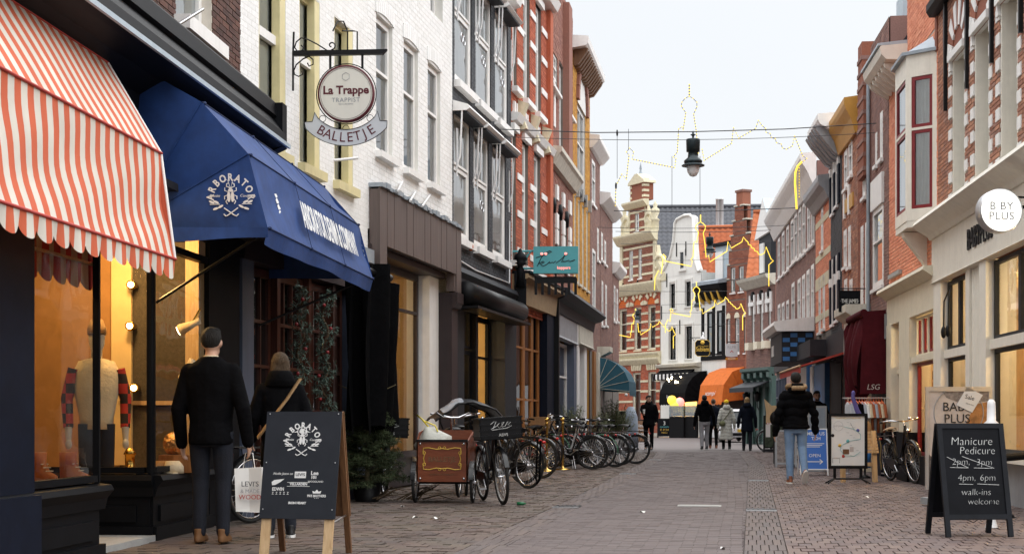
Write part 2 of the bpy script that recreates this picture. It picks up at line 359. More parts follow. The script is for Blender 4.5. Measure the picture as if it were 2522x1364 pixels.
        if back:
            d = y + (.052 if 'curtain' in back else .3); n = 14; c = MB()
            if 'curtain' in back:
                ph = random.random() * 6
                c.grid(lambda a, b: (u0 + (u1 - u0) * a, d + .009 * math.sin(a * 30 + ph) * (.6 + .4 * math.sin(a * 7)), v0 + (v1 - v0) * b), 40, 1); c.build('curtain', back, w)
            else:
                c.box(u0 - .2, u1 + .2, d, d + .05, v0 - .2, v1 + .2); c.build('room_back', back, w)
        return w
    def box(s, name, m, u0, u1, y0, y1, v0, v1, parent=None):
        return MB().box(u0, u1, y0, y1, v0, v1).build(name, m, parent or s.root)
    def pbox(s, name, m, xl, xr, yt, yb, off, thick, parent=None):
        """box whose front face covers that patch of the facade plane at the given offset"""
        u0, u1, v0, v1 = s.rect(xl, xr, yt, yb, off); return s.box(name, m, u0, u1, off, off + thick, v0, v1, parent)
    def mould(s, name, m, u0, u1, prof, parent=None, y=0.0):
        """cornice: closed profile of (offset, height) swept along the front"""
        return MB().prism([(y + a, b) for a, b in prof], u0, u1, 'yz').build(name, m, parent or s.root)
    def room(s, u0, u1, v0, v1, y0, y1, m, fm='shop_floor'):
        mb = MB(); a, b, c, d = u0, u1, v0, v1
        mb.quad((a, y1, c), (b, y1, c), (b, y1, d), (a, y1, d)); mb.quad((a, y0, c), (a, y1, c), (a, y1, d), (a, y0, d)); mb.quad((b, y1, c), (b, y0, c), (b, y0, d), (b, y1, d)); mb.quad((a, y0, d), (a, y1, d), (b, y1, d), (b, y0, d))
        o = mb.build('shop_interior', m, s.root); MB().quad((a, y0, c), (b, y0, c), (b, y1, c), (a, y1, c)).build('shop_floor', fm, o); return o
    def lamp(s, u, y, v, energy, r=.06, col=(1, .72, .38)):
        ld = bpy.data.lights.new('shop_lamp', 'POINT'); ld.energy = energy * .8; ld.color = col; ld.shadow_soft_size = .15
        o = bpy.data.objects.new('lamp_light', ld); COL.objects.link(o); o.parent = s.root; o.location = (u, y, v - .12)
        b = MB().ball((u, y, v), r, 10, 6).build('lamp_bulb', 'bulb', s.root); return o
# ------------------------------------------------------------------ palette
glassmat('glass'); glassmat('glass_shop', (.96, .97, .95), .0, .45); glassmat('glass_dark', (.5, .55, .55), .14)
mat('white_paint', (.80, .79, .77), .45, var=.05, bump=.05, grime=.22); mat('cream_paint', (.72, .66, .52), .5, var=.06, grime=.22); mat('pale_cream', (.77, .73, .64), .5, var=.06, grime=.22)
mat('yellow_paint', (.68, .60, .33), .5, var=.07, grime=.22); mat('black_paint', (.005, .0055, .007), .5, var=.2, spec=.10); mat('navy_paint', (.006, .009, .019), .5, var=.2, spec=.10)
mat('slate_paint', (.022, .024, .029), .55, var=.15, bump=.2, spec=0.2, grime=0.4); mat('blue_grey_paint', (.085, .105, .155), .5, var=.08, grime=0.4); mat('grey_paint', (.30, .31, .33), .5, grime=0.4); mat('red_paint', (.20, .014, .018), .4, var=.1)
mat('green_paint', (.045, .085, .075), .5, var=.12); mat('blue_paint', (.045, .17, .42), .5, var=.1); mat('pink_paint', (.42, .26, .25), .6)
mat('ochre_paint', (.52, .27, .05), .5, var=.08); mat('mahogany', (.055, .016, .009), .35, var=.3, stretch=(6, 6, 1)); mat('stone', (.58, .55, .47), .8, bump=.3, var=.12, grime=0.5); mat('pale_stone', (.66, .60, .43), .8, bump=.3, var=.12, grime=0.4)
mat('grey_stone', (.34, .34, .33), .85, bump=.3, var=.12); mat('lead', (.30, .34, .38), .5, metal=.3, var=.12); mat('zinc', (.42, .50, .56), .4, metal=.2, var=.08)
mat('plaster_white', (.77, .76, .72), .8, bump=.15, var=.04, grime=.22); mat('mortar', (.52, .48, .42), .95, var=.15); mat('mortar_dark', (.15, .13, .115), .95, var=.15); mat('mortar_white', (.68, .67, .63), .9, var=0.05); mat('mortar_slate', (.030, .032, .038), .8)
mat('curtain', (.72, .72, .70), .95, var=.05, bump=.1); mat('curtain_grey', (.42, .43, .43), .95, var=.08); mat('room_dark', (.02, .02, .022), .9); mat('room_blind', (.55, .55, .53), .9)
mat('roof_dark', (.04, .04, .045), .8, var=.2); mat('iron', (.006, .006, .007), .45, metal=.2, var=.2, spec=0.3); mat('steel', (.55, .56, .58), .28, metal=1, var=.05); mat('brass', (.62, .40, .11), .25, metal=1, var=.08)
mat('rubber', (.012, .012, .012), .75, var=.2); mat('bulb', (1, .9, .7), .5, emit=(1, .78, .45), es=6); mat('shop_floor', (.22, .13, .07), .4, var=.2)
mat('warm_wall', (.66, .50, .26), .8, var=.06); mat('shop_wall', (.50, .36, .19), .8, var=.08); mat('brown_fabric', (.075, .062, .048), .95, var=.25, scale=30, bump=.3, bscale=120)
mat('black_plastic', (.006, .006, .007), .42, var=.2, spec=0.2); mat('black_cloth', (.003, .003, .0035), .95, var=.3, bump=.3, bscale=20, spec=0.05); mat('white_plastic', (.78, .78, .78), .3, var=.03, grime=0.1)
mat('ivory', (.66, .63, .52), .35, var=.02); mat('white_print', (.74, .74, .73), .6, var=.03); mat('grey_print', (.30, .31, .33), .6); mat('black_print', (.012, .012, .014), .6); mat('maroon_print', (.10, .014, .022), .5, var=.05)
mat('skin', (.52, .31, .22), .5, var=.06); mat('shoe_tan', (.16, .075, .028), .7); mat('shoe_black', (.01, .01, .011), .6); mat('sole_white', (.7, .7, .68), .6); mat('shoe_brown', (.20, .07, .035), .6)
mat('denim_dark', (.008, .010, .017), .9, var=.25, bump=.3, bscale=90); mat('denim_light', (.16, .25, .39), .9, var=.25, bump=.3, bscale=90, scale=4); mat('grey_cloth', (.30, .30, .32), .9, var=.12, bump=.3, bscale=60)
mat('coat_black', (.0026, .0026, .0034), .9, var=.3, bump=.9, bscale=9, spec=0.08); mat('coat_navy', (.006, .008, .015), .9, var=.3, bump=.9, bscale=9, spec=0.08); mat('coat_white', (.52, .52, .47), .8, var=.08, bump=.4, bscale=12)
mat('hair_dark', (.006, .005, .0045), .7, var=.5, bump=.9, bscale=6, stretch=(30, 30, 3)); mat('hair_blond', (.28, .18, .08), .7, var=.5, bump=.9, bscale=6, stretch=(40, 40, 3)); mat('hair_brown', (.06, .036, .017), .7, var=.6, bump=.9, bscale=6, stretch=(40, 40, 3)); mat('fur', (.30, .20, .11), .95, var=.4, scale=60, bump=.8, bscale=90)
mat('beanie', (.75, .50, .02), .9, var=.1, bump=.4, bscale=80); mat('olive', (.16, .17, .09), .8); mat('tan_leather', (.26, .16, .075), .6); mat('silver_paint', (.62, .63, .64), .3, metal=.3)
mat('teal_paint', (.085, .36, .40), .45, var=.05); mat('neon_pink', (1, .3, .3), .4, emit=(1, .25, .2), es=.5); mat('neon_light', (.45, .34, .07), .5, emit=(1, .66, .06), es=.42); mat('rope_glow', (.45, .40, .22), .5, emit=(1, .85, .4), es=.15)
mat('lamp_glass', (.82, .83, .84), .25, var=.03); mat('lamp_green', (.018, .03, .035), .35, metal=.3); mat('wire', (.03, .03, .035), .5); mat('sign_lit', (.85, .85, .80), .4, emit=(1, 1, .93), es=.32); mat('sign_cream', (.70, .68, .60), .5, var=.03, grime=0.12)
mat('sign_grey', (.56, .58, .60), .5, var=.03); mat('gold', (.66, .42, .07), .4, metal=.3, var=.05); mat('orange_cloth', (.62, .145, .018), .75, var=.12, grime=0.3); mat('dark_orange', (.58, .12, .02), .8); mat('black_awning', (.005, .005, .006), .85, spec=0.1)
mat('burgundy_cloth', (.060, .007, .011), .85, var=.2, bump=.3, bscale=12, spec=0.1); mat('red_awning', (.40, .045, .03), .8, var=.1); mat('navy_cloth', (.010, .024, .085), .75, var=.12, bump=.12, bscale=6, grime=0.3); mat('blue_cloth', (.010, .042, .165), .75, var=.22, bump=.12, bscale=6, grime=0.35)
mat('pale_blue_cloth', (.07, .20, .46), .7, var=.08); mat('teal_cloth', (.018, .085, .125), .8, var=.1)
mat('chalk', (.52, .53, .52), .9, var=.35, scale=60); mat('board_black', (.0045, .005, .007), .65, var=.35, scale=5, spec=0.12); mat('board_frame', (.008, .009, .012), .55, var=.3, spec=0.15); mat('board_grey', (.024, .027, .034), .75, var=.12, spec=0.15)
mat('aluminium', (.58, .58, .59), .35, metal=.7, var=.05); mat('poster_pale', (.50, .45, .43), .7, var=.22, scale=3); mat('poster_dark', (.10, .09, .09), .8, var=.9, scale=28); mat('poster_amber', (.36, .17, .06), .7, var=.5, scale=9); mat('poster_grey', (.22, .19, .18), .8, var=.6, scale=16)
mat('paper', (.64, .66, .70), .8, var=.03); mat('paper_white', (.72, .72, .70), .7, var=.03); mat('poster_blue', (.045, .15, .50), .6, var=.03); mat('poster_green', (.035, .05, .03), .6, var=.9, scale=7); mat('red_print', (.42, .05, .04), .6); mat('print_teal', (.12, .40, .42), .6); mat('print_violet', (.10, .09, .30), .6)
mat('foliage_fir', (.045, .062, .026), .85, var=.35, scale=4); mat('foliage_olive', (.15, .17, .10), .85, var=.35, scale=6); mat('foliage_garland', (.085, .13, .105), .85, var=.35); mat('foliage_grass', (.07, .12, .03), .9, var=.3); mat('bark', (.09, .06, .035), .9, bump=.5); mat('twig', (.16, .13, .07), .9)
mat('plastic_bag', (.46, .46, .41), .35, var=.12, bump=.6, bscale=14); mat('yellow_plastic', (.62, .5, .05), .4); mat('orange_bike', (.50, .06, .03), .4); mat('green_bike', (.012, .13, .05), .4); mat('bike_black', (.005, .005, .006), .32, coat=.3, spec=0.3); mat('bike_white', (.62, .62, .62), .3); mat('chrome', (.62, .62, .64), .15, metal=1, var=.03)
mat('car_white', (.62, .63, .65), .25, coat=.6, var=.02); mat('car_glass', (.015, .02, .025), .05, var=.1); mat('amber', (.55, .22, .02), .4); mat('tail_red', (.45, .02, .02), .3); mat('plate_yellow', (.66, .42, .02), .5)
mat('vest_cream', (.62, .52, .36), .9, bump=.4); mat('mannequin', (.62, .58, .5), .4); mat('boot_leather', (.42, .12, .025), .5, var=.2); mat('cap_tan', (.34, .18, .07), .8); mat('foil', (.6, .35, .15), .25, metal=.8, bump=1, bscale=30)
mat('denim_navy', (.012, .018, .035), .9); mat('shirt_grey', (.36, .38, .42), .9, var=.15); mat('shirt_rust', (.34, .10, .04), .9); mat('hanger_orange', (.6, .12, .03), .5); mat('soil', (.05, .04, .03), .95)
mat('tarp_black', (.012, .014, .018), .30, var=.3, bump=.3, bscale=8, spec=0.25); mat('tarp_silver', (.40, .44, .50), .25, metal=.2, var=.25, bump=.5, bscale=9); mat('tarp_grey', (.24, .28, .34), .7, var=.15, bump=.5, bscale=10)
woodmat('wood_light', (.46, .30, .15), (.60, .42, .24)); woodmat('wood_frame', (.30, .17, .08), (.42, .26, .13)); woodmat('wood_dark', (.10, .045, .018), (.18, .085, .035)); woodmat('wood_orange', (.24, .088, .022), (.36, .15, .040), .45)
woodmat('wood_fascia', (.085, .062, .056), (.125, .092, .082), .45, (9, 9, .5)); woodmat('wood_box', (.14, .032, .011), (.20, .052, .019), .35, (2, 2, 10)); mat('fascia_tan', (.30, .21, .12), .7, var=.18, grime=0.4); mat('plaid', (.3, .03, .02), .9)
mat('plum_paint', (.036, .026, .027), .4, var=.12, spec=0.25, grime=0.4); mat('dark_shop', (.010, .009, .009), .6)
brickmat('brick_brown', [rgb(70, 48, 44), rgb(92, 62, 55), rgb(80, 58, 54), rgb(104, 70, 60)]); brickmat('brick_white', [rgb(232, 232, 231), rgb(236, 236, 235), rgb(227, 227, 225)], .8, .35, .10, (.5, .47, .42))
brickmat('brick_slate', [(.042, .045, .052), (.052, .056, .064), (.036, .038, .045)], .6, .4, .2, (.03, .03, .035)); brickmat('brick_red', [rgb(179, 93, 65), rgb(162, 80, 56), rgb(190, 104, 73), rgb(151, 73, 52)]); brickmat('brick_orange', [rgb(229, 151, 119), rgb(218, 138, 106), rgb(235, 161, 129), rgb(208, 127, 100)], grime=.12)
brickmat('brick_mixed', [rgb(178, 124, 99), rgb(155, 107, 88), rgb(193, 139, 111), rgb(139, 99, 84), rgb(174, 132, 116)]); brickmat('brick_purple', [rgb(150, 104, 90), rgb(136, 92, 82), rgb(160, 114, 98), rgb(142, 100, 92)]); brickmat('brick_yellow', [rgb(196, 142, 58), rgb(184, 130, 50), rgb(206, 154, 70), rgb(172, 120, 48)], grime=.15)
brickmat('brick_plum', [rgb(142, 108, 100), rgb(130, 100, 94), rgb(152, 118, 108), rgb(134, 98, 88)]); brickmat('brick_rust', [rgb(146, 90, 70), rgb(130, 76, 60), rgb(158, 100, 78)]); brickmat('paver', [rgb(103, 87, 83), rgb(94, 80, 77), rgb(110, 95, 89), rgb(98, 85, 83), rgb(89, 78, 77)], .72, .5, .22, (.17, .14, .12))
brickmat('paver_moss', [rgb(95, 81, 75), rgb(85, 72, 68), rgb(101, 87, 80), rgb(82, 72, 70)], .72, .6, .5, (.10, .10, .065)); brickmat('paver_road', [rgb(92, 82, 81), rgb(89, 80, 79), rgb(95, 84, 82), rgb(90, 82, 82)], .7, .3, .2, (.20, .175, .165)); brickmat('paver_band', [rgb(95, 83, 80), rgb(87, 78, 76), rgb(98, 86, 81), rgb(86, 79, 79)], .7, .5, .2, (.2, .18, .17))
mat('road_joint', (.085, .072, .07), .95, var=.15); mat('joint_earth', (.075, .062, .052), .95, var=.2); mat('far_paving', (.112, .095, .092), .8, var=.12, scale=1.5, bump=.4, bscale=1.5); mat('ground_mat', (.22, .19, .18), .9, var=.1)
stripemat('stripe_red', (.62, .58, .51), (.56, .125, .062), .176, 0, .8, .5); stripemat('stripe_red_backlit', (.42, .30, .20), (.34, .03, .02), .20, 0, .85, .5); brickmat('roof_tile_grey', [(.085, .09, .105), (.10, .105, .12)], .6, .3, .15); brickmat('roof_tile_orange', [rgb(180, 100, 62), rgb(164, 88, 54), rgb(192, 114, 72)], .8, .4, .2)
# ------------------------------------------------------------------ ground, road, bands and pavements
def Lf(Y):          # left building line
    return np.interp(Y, [2, 15.26, 33.2, 52, 70], [-4.17, -2.84, .84, 3.86, 6.7])
def Rf(Y): return 4.36 + .0942 * np.asarray(Y, dtype=float)
def LB0(Y): return np.interp(Y, [3, 11.3, 14.1, 17.8, 28.3, 38.6, 54, 75], [-1.85, -.47, -.04, .57, 2.13, 3.70, 5.5, 7.2])
def LB1(Y): return LB0(Y) + .31
def RB0(Y): return np.interp(Y, [3, 11.3, 16.9, 25.2, 32.9, 43, 61, 75], [.44, 1.79, 2.71, 4.07, 5.32, 6.7, 8.7, 10.0])
def RB1(Y): return RB0(Y) + .345
def strip(e0, e1, y0, y1, z, name, m, step=1.0):
    ys = np.arange(y0, y1 + step, step); vs = []; fs = []
    for i, y in enumerate(ys): vs += [(float(e0(y)), float(y), z), (float(e1(y)), float(y), z)]
    for i in range(len(ys) - 1): fs.append((2 * i, 2 * i + 1, 2 * i + 3, 2 * i + 2))
    return tag(MB().add(vs, fs).build(name, m), kind='structure')
tag(MB().add([(-400, -60, -.30), (400, -60, -.30), (400, 900, -.30), (-400, 900, -.30)], [(0, 1, 2, 3)]).build('ground', 'ground_mat'), kind='structure')
YE = 46.0
near = {}
for nm, e0, e1 in (('pavement_left', lambda y: Lf(y) - .9, LB0), ('left_gutter_path', LB0, LB1), ('road', LB1, RB0), ('right_gutter_path', RB0, RB1), ('pavement_right', RB1, lambda y: Rf(y) + .9)):
    near[nm] = strip(e0, e1, 2, YE, -.022 if nm != 'road' else -.010, nm, 'joint_earth' if nm != 'road' else 'road_joint')
strip(lambda y: np.interp(y, [46, 130], [-6, -20]), lambda y: Rf(y) + 12, YE, 130, -.006, 'far_road', 'far_paving', 4)
def pave(parent, edge, width_fn, pu, pv, m, name, y0, y1, sign=1, j=.010, single=300, amp=.006, wob=.0, brick_along=False):
    """courses across the street that follow its curve; each stone keeps its own height and tilt"""
    rects = []; rows = int((y1 - y0) / pv)
    for r in range(rows):
        y = y0 + r * pv; w = float(width_fn(y)); n = int(w / pu) + 1; off = (r % 2) * pu * .5 + random.uniform(-.03, .03) * pu
        for k in range(-1, n):
            a = k * pu + off; b = a + pu
            a, b = max(a, 0), min(b, w)
            if b - a < .03: continue
            rects.append((y, a, b))
    A = np.array(rects); n = len(A); ya = A[:, 0] + j / 2; yb = A[:, 0] + pv - j / 2; e_a = edge(ya); e_b = edge(yb)
    a0, b0 = A[:, 1] + j / 2, A[:, 2] - j / 2
    x00, x10 = e_a + sign * a0, e_a + sign * b0; x01, x11 = e_b + sign * a0, e_b + sign * b0
    zc = rng.uniform(-amp, amp * .3, n); tx = rng.uniform(-amp, amp, n) * .5; ty = rng.uniform(-amp, amp, n) * .5
    cor = [(x00, ya, zc - tx - ty), (x10, ya, zc + tx - ty), (x11, yb, zc + tx + ty), (x01, yb, zc - tx + ty)]
    vs = np.zeros((n, 8, 3)); bev = .004
    for k, (x, y, z) in enumerate(cor): vs[:, k, 0] = x; vs[:, k, 1] = y; vs[:, k, 2] = z; vs[:, k + 4, 0] = x; vs[:, k + 4, 1] = y; vs[:, k + 4, 2] = -.03
    fc = np.array([(0, 1, 2, 3), (0, 4, 5, 1), (1, 5, 6, 2), (2, 6, 7, 3), (3, 7, 4, 0)])
    if sign < 0: fc = fc[:, ::-1]
    px = CX + FPX * (x00 + x10) / 2 / ya; py = HY + FPX * CAMZ / ya
    vis = (px > 0) & (px < 2522) & (py < 1364); order = np.lexsort((ya, ~vis)); sing = order[:single]; mask = np.ones(n, bool); mask[sing] = False
    for i in sing:
        c = vs[i, :4].mean(0); me = quad_mesh(name, vs[i] - c, fc); me.materials.append(M(m)); link(name, me, parent, tuple(c))
    rest = vs[mask]; k = len(rest); fs = (fc[None] + (np.arange(k) * 8)[:, None, None]).reshape(-1, 4)
    me = quad_mesh('paving', rest.reshape(-1, 3), fs); me.materials.append(M(m)); tag(link('paving', me, parent), kind='stuff')
pave(near['pavement_right'], RB1, lambda y: Rf(y) + .2 - RB1(y), .112, .25, 'paver', 'paving_brick', 10.6, YE, amp=.0045)
pave(near['pavement_left'], LB0, lambda y: LB0(y) - Lf(y) + .2, .17, .20, 'paver_moss', 'paving_brick', 8.0, YE, -1)
pave(near['road'], LB1, lambda y: RB0(y) - LB1(y), .205, .068, 'paver_road', 'paving_brick', 10.8, YE, 1, .004, amp=.0015)
pave(near['left_gutter_path'], LB0, lambda y: .31, .0775, .52, 'paver_band', 'paving_brick', 10.6, YE, 1, .006, amp=.003)
pave(near['right_gutter_path'], RB0, lambda y: .345, .069, .52, 'paver_band', 'paving_brick', 10.6, YE, 1, .009, amp=.003)
# cast iron drain gratings in the bands, a pale utility cover in the road
def drain(e, Y, w, label):
    t = thing('drain_grating', label, 'drain grating', (float(e(Y)) + w / 2, Y, 0), -math.atan(.15), 'drain gratings along the gutter bands')
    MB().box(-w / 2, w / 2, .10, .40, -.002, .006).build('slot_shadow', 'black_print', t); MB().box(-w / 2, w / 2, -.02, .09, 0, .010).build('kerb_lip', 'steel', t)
    for k in range(6): MB().box(-w / 2 + w * k / 6 + .012, -w / 2 + w * k / 6 + .034, .10, .40, .004, .013).build('bar', 'iron', t)
drain(RB0, 16.6, .345, 'iron drain grating in the brick band behind the chalkboard pavement'); drain(LB0, 17.2, .31, 'iron drain grating in the left brick band near the cargo bike'); drain(LB0, 27.6, .31, 'drain grating in the left brick band beside the row of bicycles')
drain(LB0, 37.0, .31, 'farthest drain grating in the left brick band, before the man with coffee'); drain(RB0, 24.6, .345, 'drain grating in the right brick band left of the person in the parka')
t = thing('utility_cover', 'pale metal utility cover set flush in the brick road', 'utility cover', (2.25, 17.55, 0), -math.atan(.15))
MB().box(-.26, .26, -.16, .16, 0, .006).build('frame', 'grey_stone', t); MB().box(-.235, .235, -.13, .13, .004, .010).build('lid', 'grey_stone', t)
# litter: small pale scraps
for k, (x, y, lab) in enumerate([(991, 1248, 'white paper scrap on the bricks in front of the cargo bike'), (1023, 1275, 'small white scrap left of a similar one on the left pavement'), (1075, 1277, 'small white scrap right of a similar one on the left pavement'), (1780, 1352, 'pale scrap at the bottom edge of the road'), (1583, 1262, 'pale scrap in the middle of the road'), (2135, 1225, 'white scrap on the right pavement below the map board')]):
    g = G(x, y); mb = MB(); mb.grid(lambda a, b: ((a - .5) * .035, (b - .5) * .06, .012 + .012 * math.sin(a * 3 + b * 4 + k)), 3, 3); o = mb.build('paper_scrap', 'paper_white', None, g); tag(o, lab, 'litter', 'litter on the paving'); o.rotation_euler.z = k
g = G(1283, 1244); tag(MB().lathe([(.0, -.05), (.022, -.05), (.022, .03), (.010, .045), (.010, .06), (0, .06)], 10, (0, 0, .024), 'x').build('bottle_cap', 'green_bike', None, g), 'small green plastic bottle piece lying by the front bicycle wheel', 'litter', 'litter on the paving')
# ------------------------------------------------------------------ left side of the street
def XL0(Y): return -4.366 + .0997 * Y
def XL1(Y): return -5.97 + .2053 * Y
def XL2(Y): return -4.50 + .1608 * Y
def Y1(x): return 21499 / (2000 - x)
def Y2(x): return 16200 / (1840 - x)
def pt(fx, Y): return (fx(Y), Y)
# --- brown brick house over the denim shop
h = House('brown_brick_house', 'dark brown brick house with black shop cornice above the denim shop at far left', 'house', pt(XL0, 6.0), pt(XL0, 15.26)); H0 = h
u0, u1, v0, v1 = h.rect(430, 521, -60, 38); v1 = v0 + 1.9
holes = [(u0, u1, v0, v1), (u0 - 2.4, u1 - 2.4, v0, v1)]
wl = h.wall('mortar', 0, h.L, 4.25, 9, holes); h.bricks(wl, 'brick_brown', 0, h.L, 4.3, 9, holes, single=300)
for hh in holes: h.window(*hh, 'white_paint', .10, .09, rows=(1, 1), back='curtain', sproj=.16, sh=.13)
h.body('brick_brown', 0, h.L, 9, 7, v0=4.2)
h.mould('shop_cornice', 'black_paint', -1, h.L - .05, [(0, 4.36), (-.36, 4.36), (-.42, 4.30), (-.44, 4.16), (-.40, 4.14), (-.50, 4.0), (-.52, 3.86), (-.46, 3.84), (-.30, 3.80), (-.12, 3.70), (-.08, 3.2), (0, 3.2)])
h.mould('gutter_strip', 'zinc', -1, h.L - .03, [(-.53, 3.885), (-.555, 3.885), (-.555, 3.845), (-.53, 3.845)])
br = MB()                                                        # end bracket of the cornice
br.prism([(-.5, 4.30), (-.10, 4.30), (-.10, 3.55), (-.2, 3.6), (-.28, 3.75), (-.5, 3.85)], h.L - .16, h.L + .02, 'yz').build('cornice_bracket', 'black_paint', h.root)
t = MB(); t.tube([h.px(410, 95, -.05)[0:1] + (-.02, h.px(410, 95)[1]), (u0 - .1, -.30, v0 + .02)], .014, 6); t.build('flag_holder', 'steel', h.root)
h.box('fascia', 'black_paint', -1, h.L, -.06, .10, 2.75, 3.25)
h.box('shop_pier', 'black_paint', 8.22, 9.24, -.02, .4, 0, 2.9)
h.box('ceiling_slab', 'dark_shop', -1, h.L, -.45, 6.5, 2.9, 2.96); h.box('rear_partition', 'dark_shop', -1, h.L, 4.6, 4.7, 0, 2.95)

# --- white painted house with yellow window frames
A, B = pt(XL1, Y1(590)), pt(XL1, Y1(905))
h = House('white_brick_house', 'white painted brick house with yellow window frames behind the round hanging sign', 'house', A, B); H1 = h
_, _, v0, v1 = h.rect(823, 869, 40, 444); holes = []
for a, b in ((637, 703), (737, 787), (823, 869)): holes.append((h.u(a), h.u(b), v0, v1))
wl = h.wall('mortar_white', 0, h.L, 3.25, 9.2, holes, .26); h.bricks(wl, 'brick_white', 0, h.L, 3.3, 9.2, holes, single=300, proud=.0014, joint=.005)
for hh in holes:
    w = h.window(*hh, 'yellow_paint', .09, .06, rows=(1.6, 1), back='curtain', sill='yellow_paint', sproj=.09, sh=.11)
    MB().box(hh[0], hh[0] + .03, .004, .1, hh[2], hh[3]).box(hh[1] - .17, hh[1], .004, .1, hh[2], hh[3]).build('reveal_lining', 'yellow_paint', w)
    m_ = hh[2] + (hh[3] - hh[2]) * 1.6 / 2.6; MB().box(hh[0] + .06, hh[1] - .06, .05, .105, m_ - .05, m_ + .05).box(hh[0] + .06, hh[0] + .12, .065, .1, hh[2] + .06, hh[3] - .06).box(hh[1] - .12, hh[1] - .06, .065, .1, hh[2] + .06, hh[3] - .06).build('sash', 'white_paint', w)
h.body('plaster_white', 0, h.L, 9.2, 7)
h.box('lead_flashing', 'lead', .3, h.L - .02, -.10, .02, 3.12, 3.30); h.box('lintel', 'plum_paint', 0, h.L, -.05, .2, 2.72, 3.13)
# shop front below: dark red doors with small panes, slate blue pier
h.box('pier', 'blue_grey_paint', h.u(868), h.u(897), -.06, .25, 0, 2.75)
h.box('side_pier', 'blue_grey_paint', .0, .32, -.03, .25, 0, 2.75)
us = [.34, 1.25, 2.3, 3.2, h.u(866)]
for a, b in zip(us, us[1:]):
    w = h.window(a + .03, b - .03, .55, 2.7, 'mahogany', .12, .09, rows=(1, 1, 1, 1), cols=3, sill=None, back='dark_shop', gm='glass_dark', name='shop_window', mw=.03)
    MB().box(a, b, .08, .22, .02, .55).box(a + .12, b - .12, .06, .08, .12, .45).build('panel', 'mahogany', w)
    MB().box(a - .05, a + .05, .04, .25, 0, 2.72).build('door_post', 'mahogany', w)
pl = h.px(826, 395, -.02); MB().tube([(pl[0], 0, pl[1]), (pl[0] + .12, -.28, pl[1] + .04)], .018, 8).build('flag_holder', 'white_plastic', h.root)

# --- white painted house with the brown fascia
A, B = pt(XL1, Y1(905)), pt(XL1, Y1(1113))
h = House('white_brick_house', 'white painted brick house with a brown timber shop fascia between yellow framed and slate houses', 'house', A, B); H2 = h
_, _, v0, v1 = h.rect(926, 966, 32, 371); holes = [(h.u(a), h.u(b), v0, v1) for a, b in ((926, 966), (994, 1029), (1053, 1084))]
_, _, q0, q1 = h.rect(994, 1029, -420, -150); holes2 = [(h.u(1060), h.u(1090), h.px(1060, 25)[1], h.px(1060, 25)[1] + 1.6)]
wl = h.wall('mortar_white', 0, h.L, 3.6, 9.8, holes + holes2, .24); h.bricks(wl, 'brick_white', 0, h.L, 3.6, 9.8, holes + holes2, single=300, pitch=(.22, .075), proud=.003, joint=.008)
for i, hh in enumerate(holes):
    w = h.window(*hh, 'white_paint', .05, .08, rows=(1.6, 1), back='room_blind', sill='white_paint', sproj=.10, sh=.09)
    a, b, t_ = hh[0], hh[1], hh[3]; mb = MB()                     # soldier arch of bricks over the opening
    for k in range(9): x = a - .06 + (b - a + .12) * k / 9; z = t_ + .05 * math.sin(math.pi * (k + .5) / 9); mb.box(x + .005, x + (b - a + .12) / 9 - .005, -.022, .02, z, z + .2)
    mb.build('arch', 'brick_white', w)
h.window(*holes2[0], 'white_paint', .13, .07, back='room_dark', sill=None)
for (xa, ya, xb, yb) in ((980, 470, 995, 447), (1010, 495, 1028, 470), (1040, 508, 1064, 478)):
    a = h.px(xa, ya, -.3); b = h.px(xb, yb); MB().tube([(a[0], -.3, a[1]), (b[0], .02, b[1])], .017, 6).build('flag_holder', 'white_plastic', h.root)
h.body('plaster_white', 0, h.L, 9.8, 7)
uA, uB, _, _ = h.rect(924, 1115, 454, 560, -.14); vT = h.px(924, 454, -.14)[1]; vB = h.px(1115, 650, -.14)[1]
uA = .05; uB = h.L - .02
MB().prism([(uA, vT - .03), (uB, vT - .03), (uB, 3.12), (uB - .41, 3.12), (uB - .41, 3.42), (uA + .35, 3.42), (uA + .35, 2.9), (uA, 2.9)], -.14, -.01).build('timber_fascia', 'wood_fascia', h.root)
for k in range(14): a = uA + (uB - uA) * k / 14; b = uA + (uB - uA) * (k + 1) / 14 - .006; MB().box(a, b, -.16 - .004 * (k % 3), -.135, 3.10 if a > uB - .43 else (2.88 if b < uA + .36 else 3.40), vT).build('plank', 'wood_fascia', h.root)
mb = MB()
for k in range(26): a = uA - .02 + (uB - uA) * k / 26; mb.box(a, a + (uB - uA) / 26 + .02, -.20 - .012 * math.sin(k * 2.1), .01, vT - .005 + .01 * math.sin(k * 3), vT + .05 + .02 * math.sin(k * 1.7))
mb.build('lead_flashing', 'lead', h.root)
h.box('soffit', 'plum_paint', uA + .35, uB - .42, 0, .55, 3.32, 3.41)
h.box('pilaster', 'plum_paint', uB - .40, uB, -.10, .2, 0, 3.1); MB().prism([(-.20, 3.1), (-.10, 3.1), (-.10, 2.84), (-.14, 2.85), (-.20, 2.94)], uB - .42, uB + .01, 'yz').build('pilaster_bracket', 'plum_paint', h.root)
h.box('white_pier', 'white_paint', uB - .98, uB - .41, .12, .5, 0, 3.33)
h.box('pier', 'plum_paint', 0, .35, -.04, .4, 0, 3.4)
w = h.window(.36, uB - .99, .45, 3.32, 'plum_paint', .30, .10, rows=(4.2, 1), cols=2, sill=None, back=None, gm='glass_shop', name='shop_window')
h.box('plinth', 'plum_paint', .36, uB - .99, .40, .5, .0, .45); h.room(.36, h.L - .2, .4, 3.35, .5, 3.2, 'shop_wall'); h.lamp(1.4, 1.6, 2.6, 14); h.lamp(2.6, 2.2, 2.6, 10)
text('8', .55, 'white_print', h.root, (2.2, .44, 1.3))

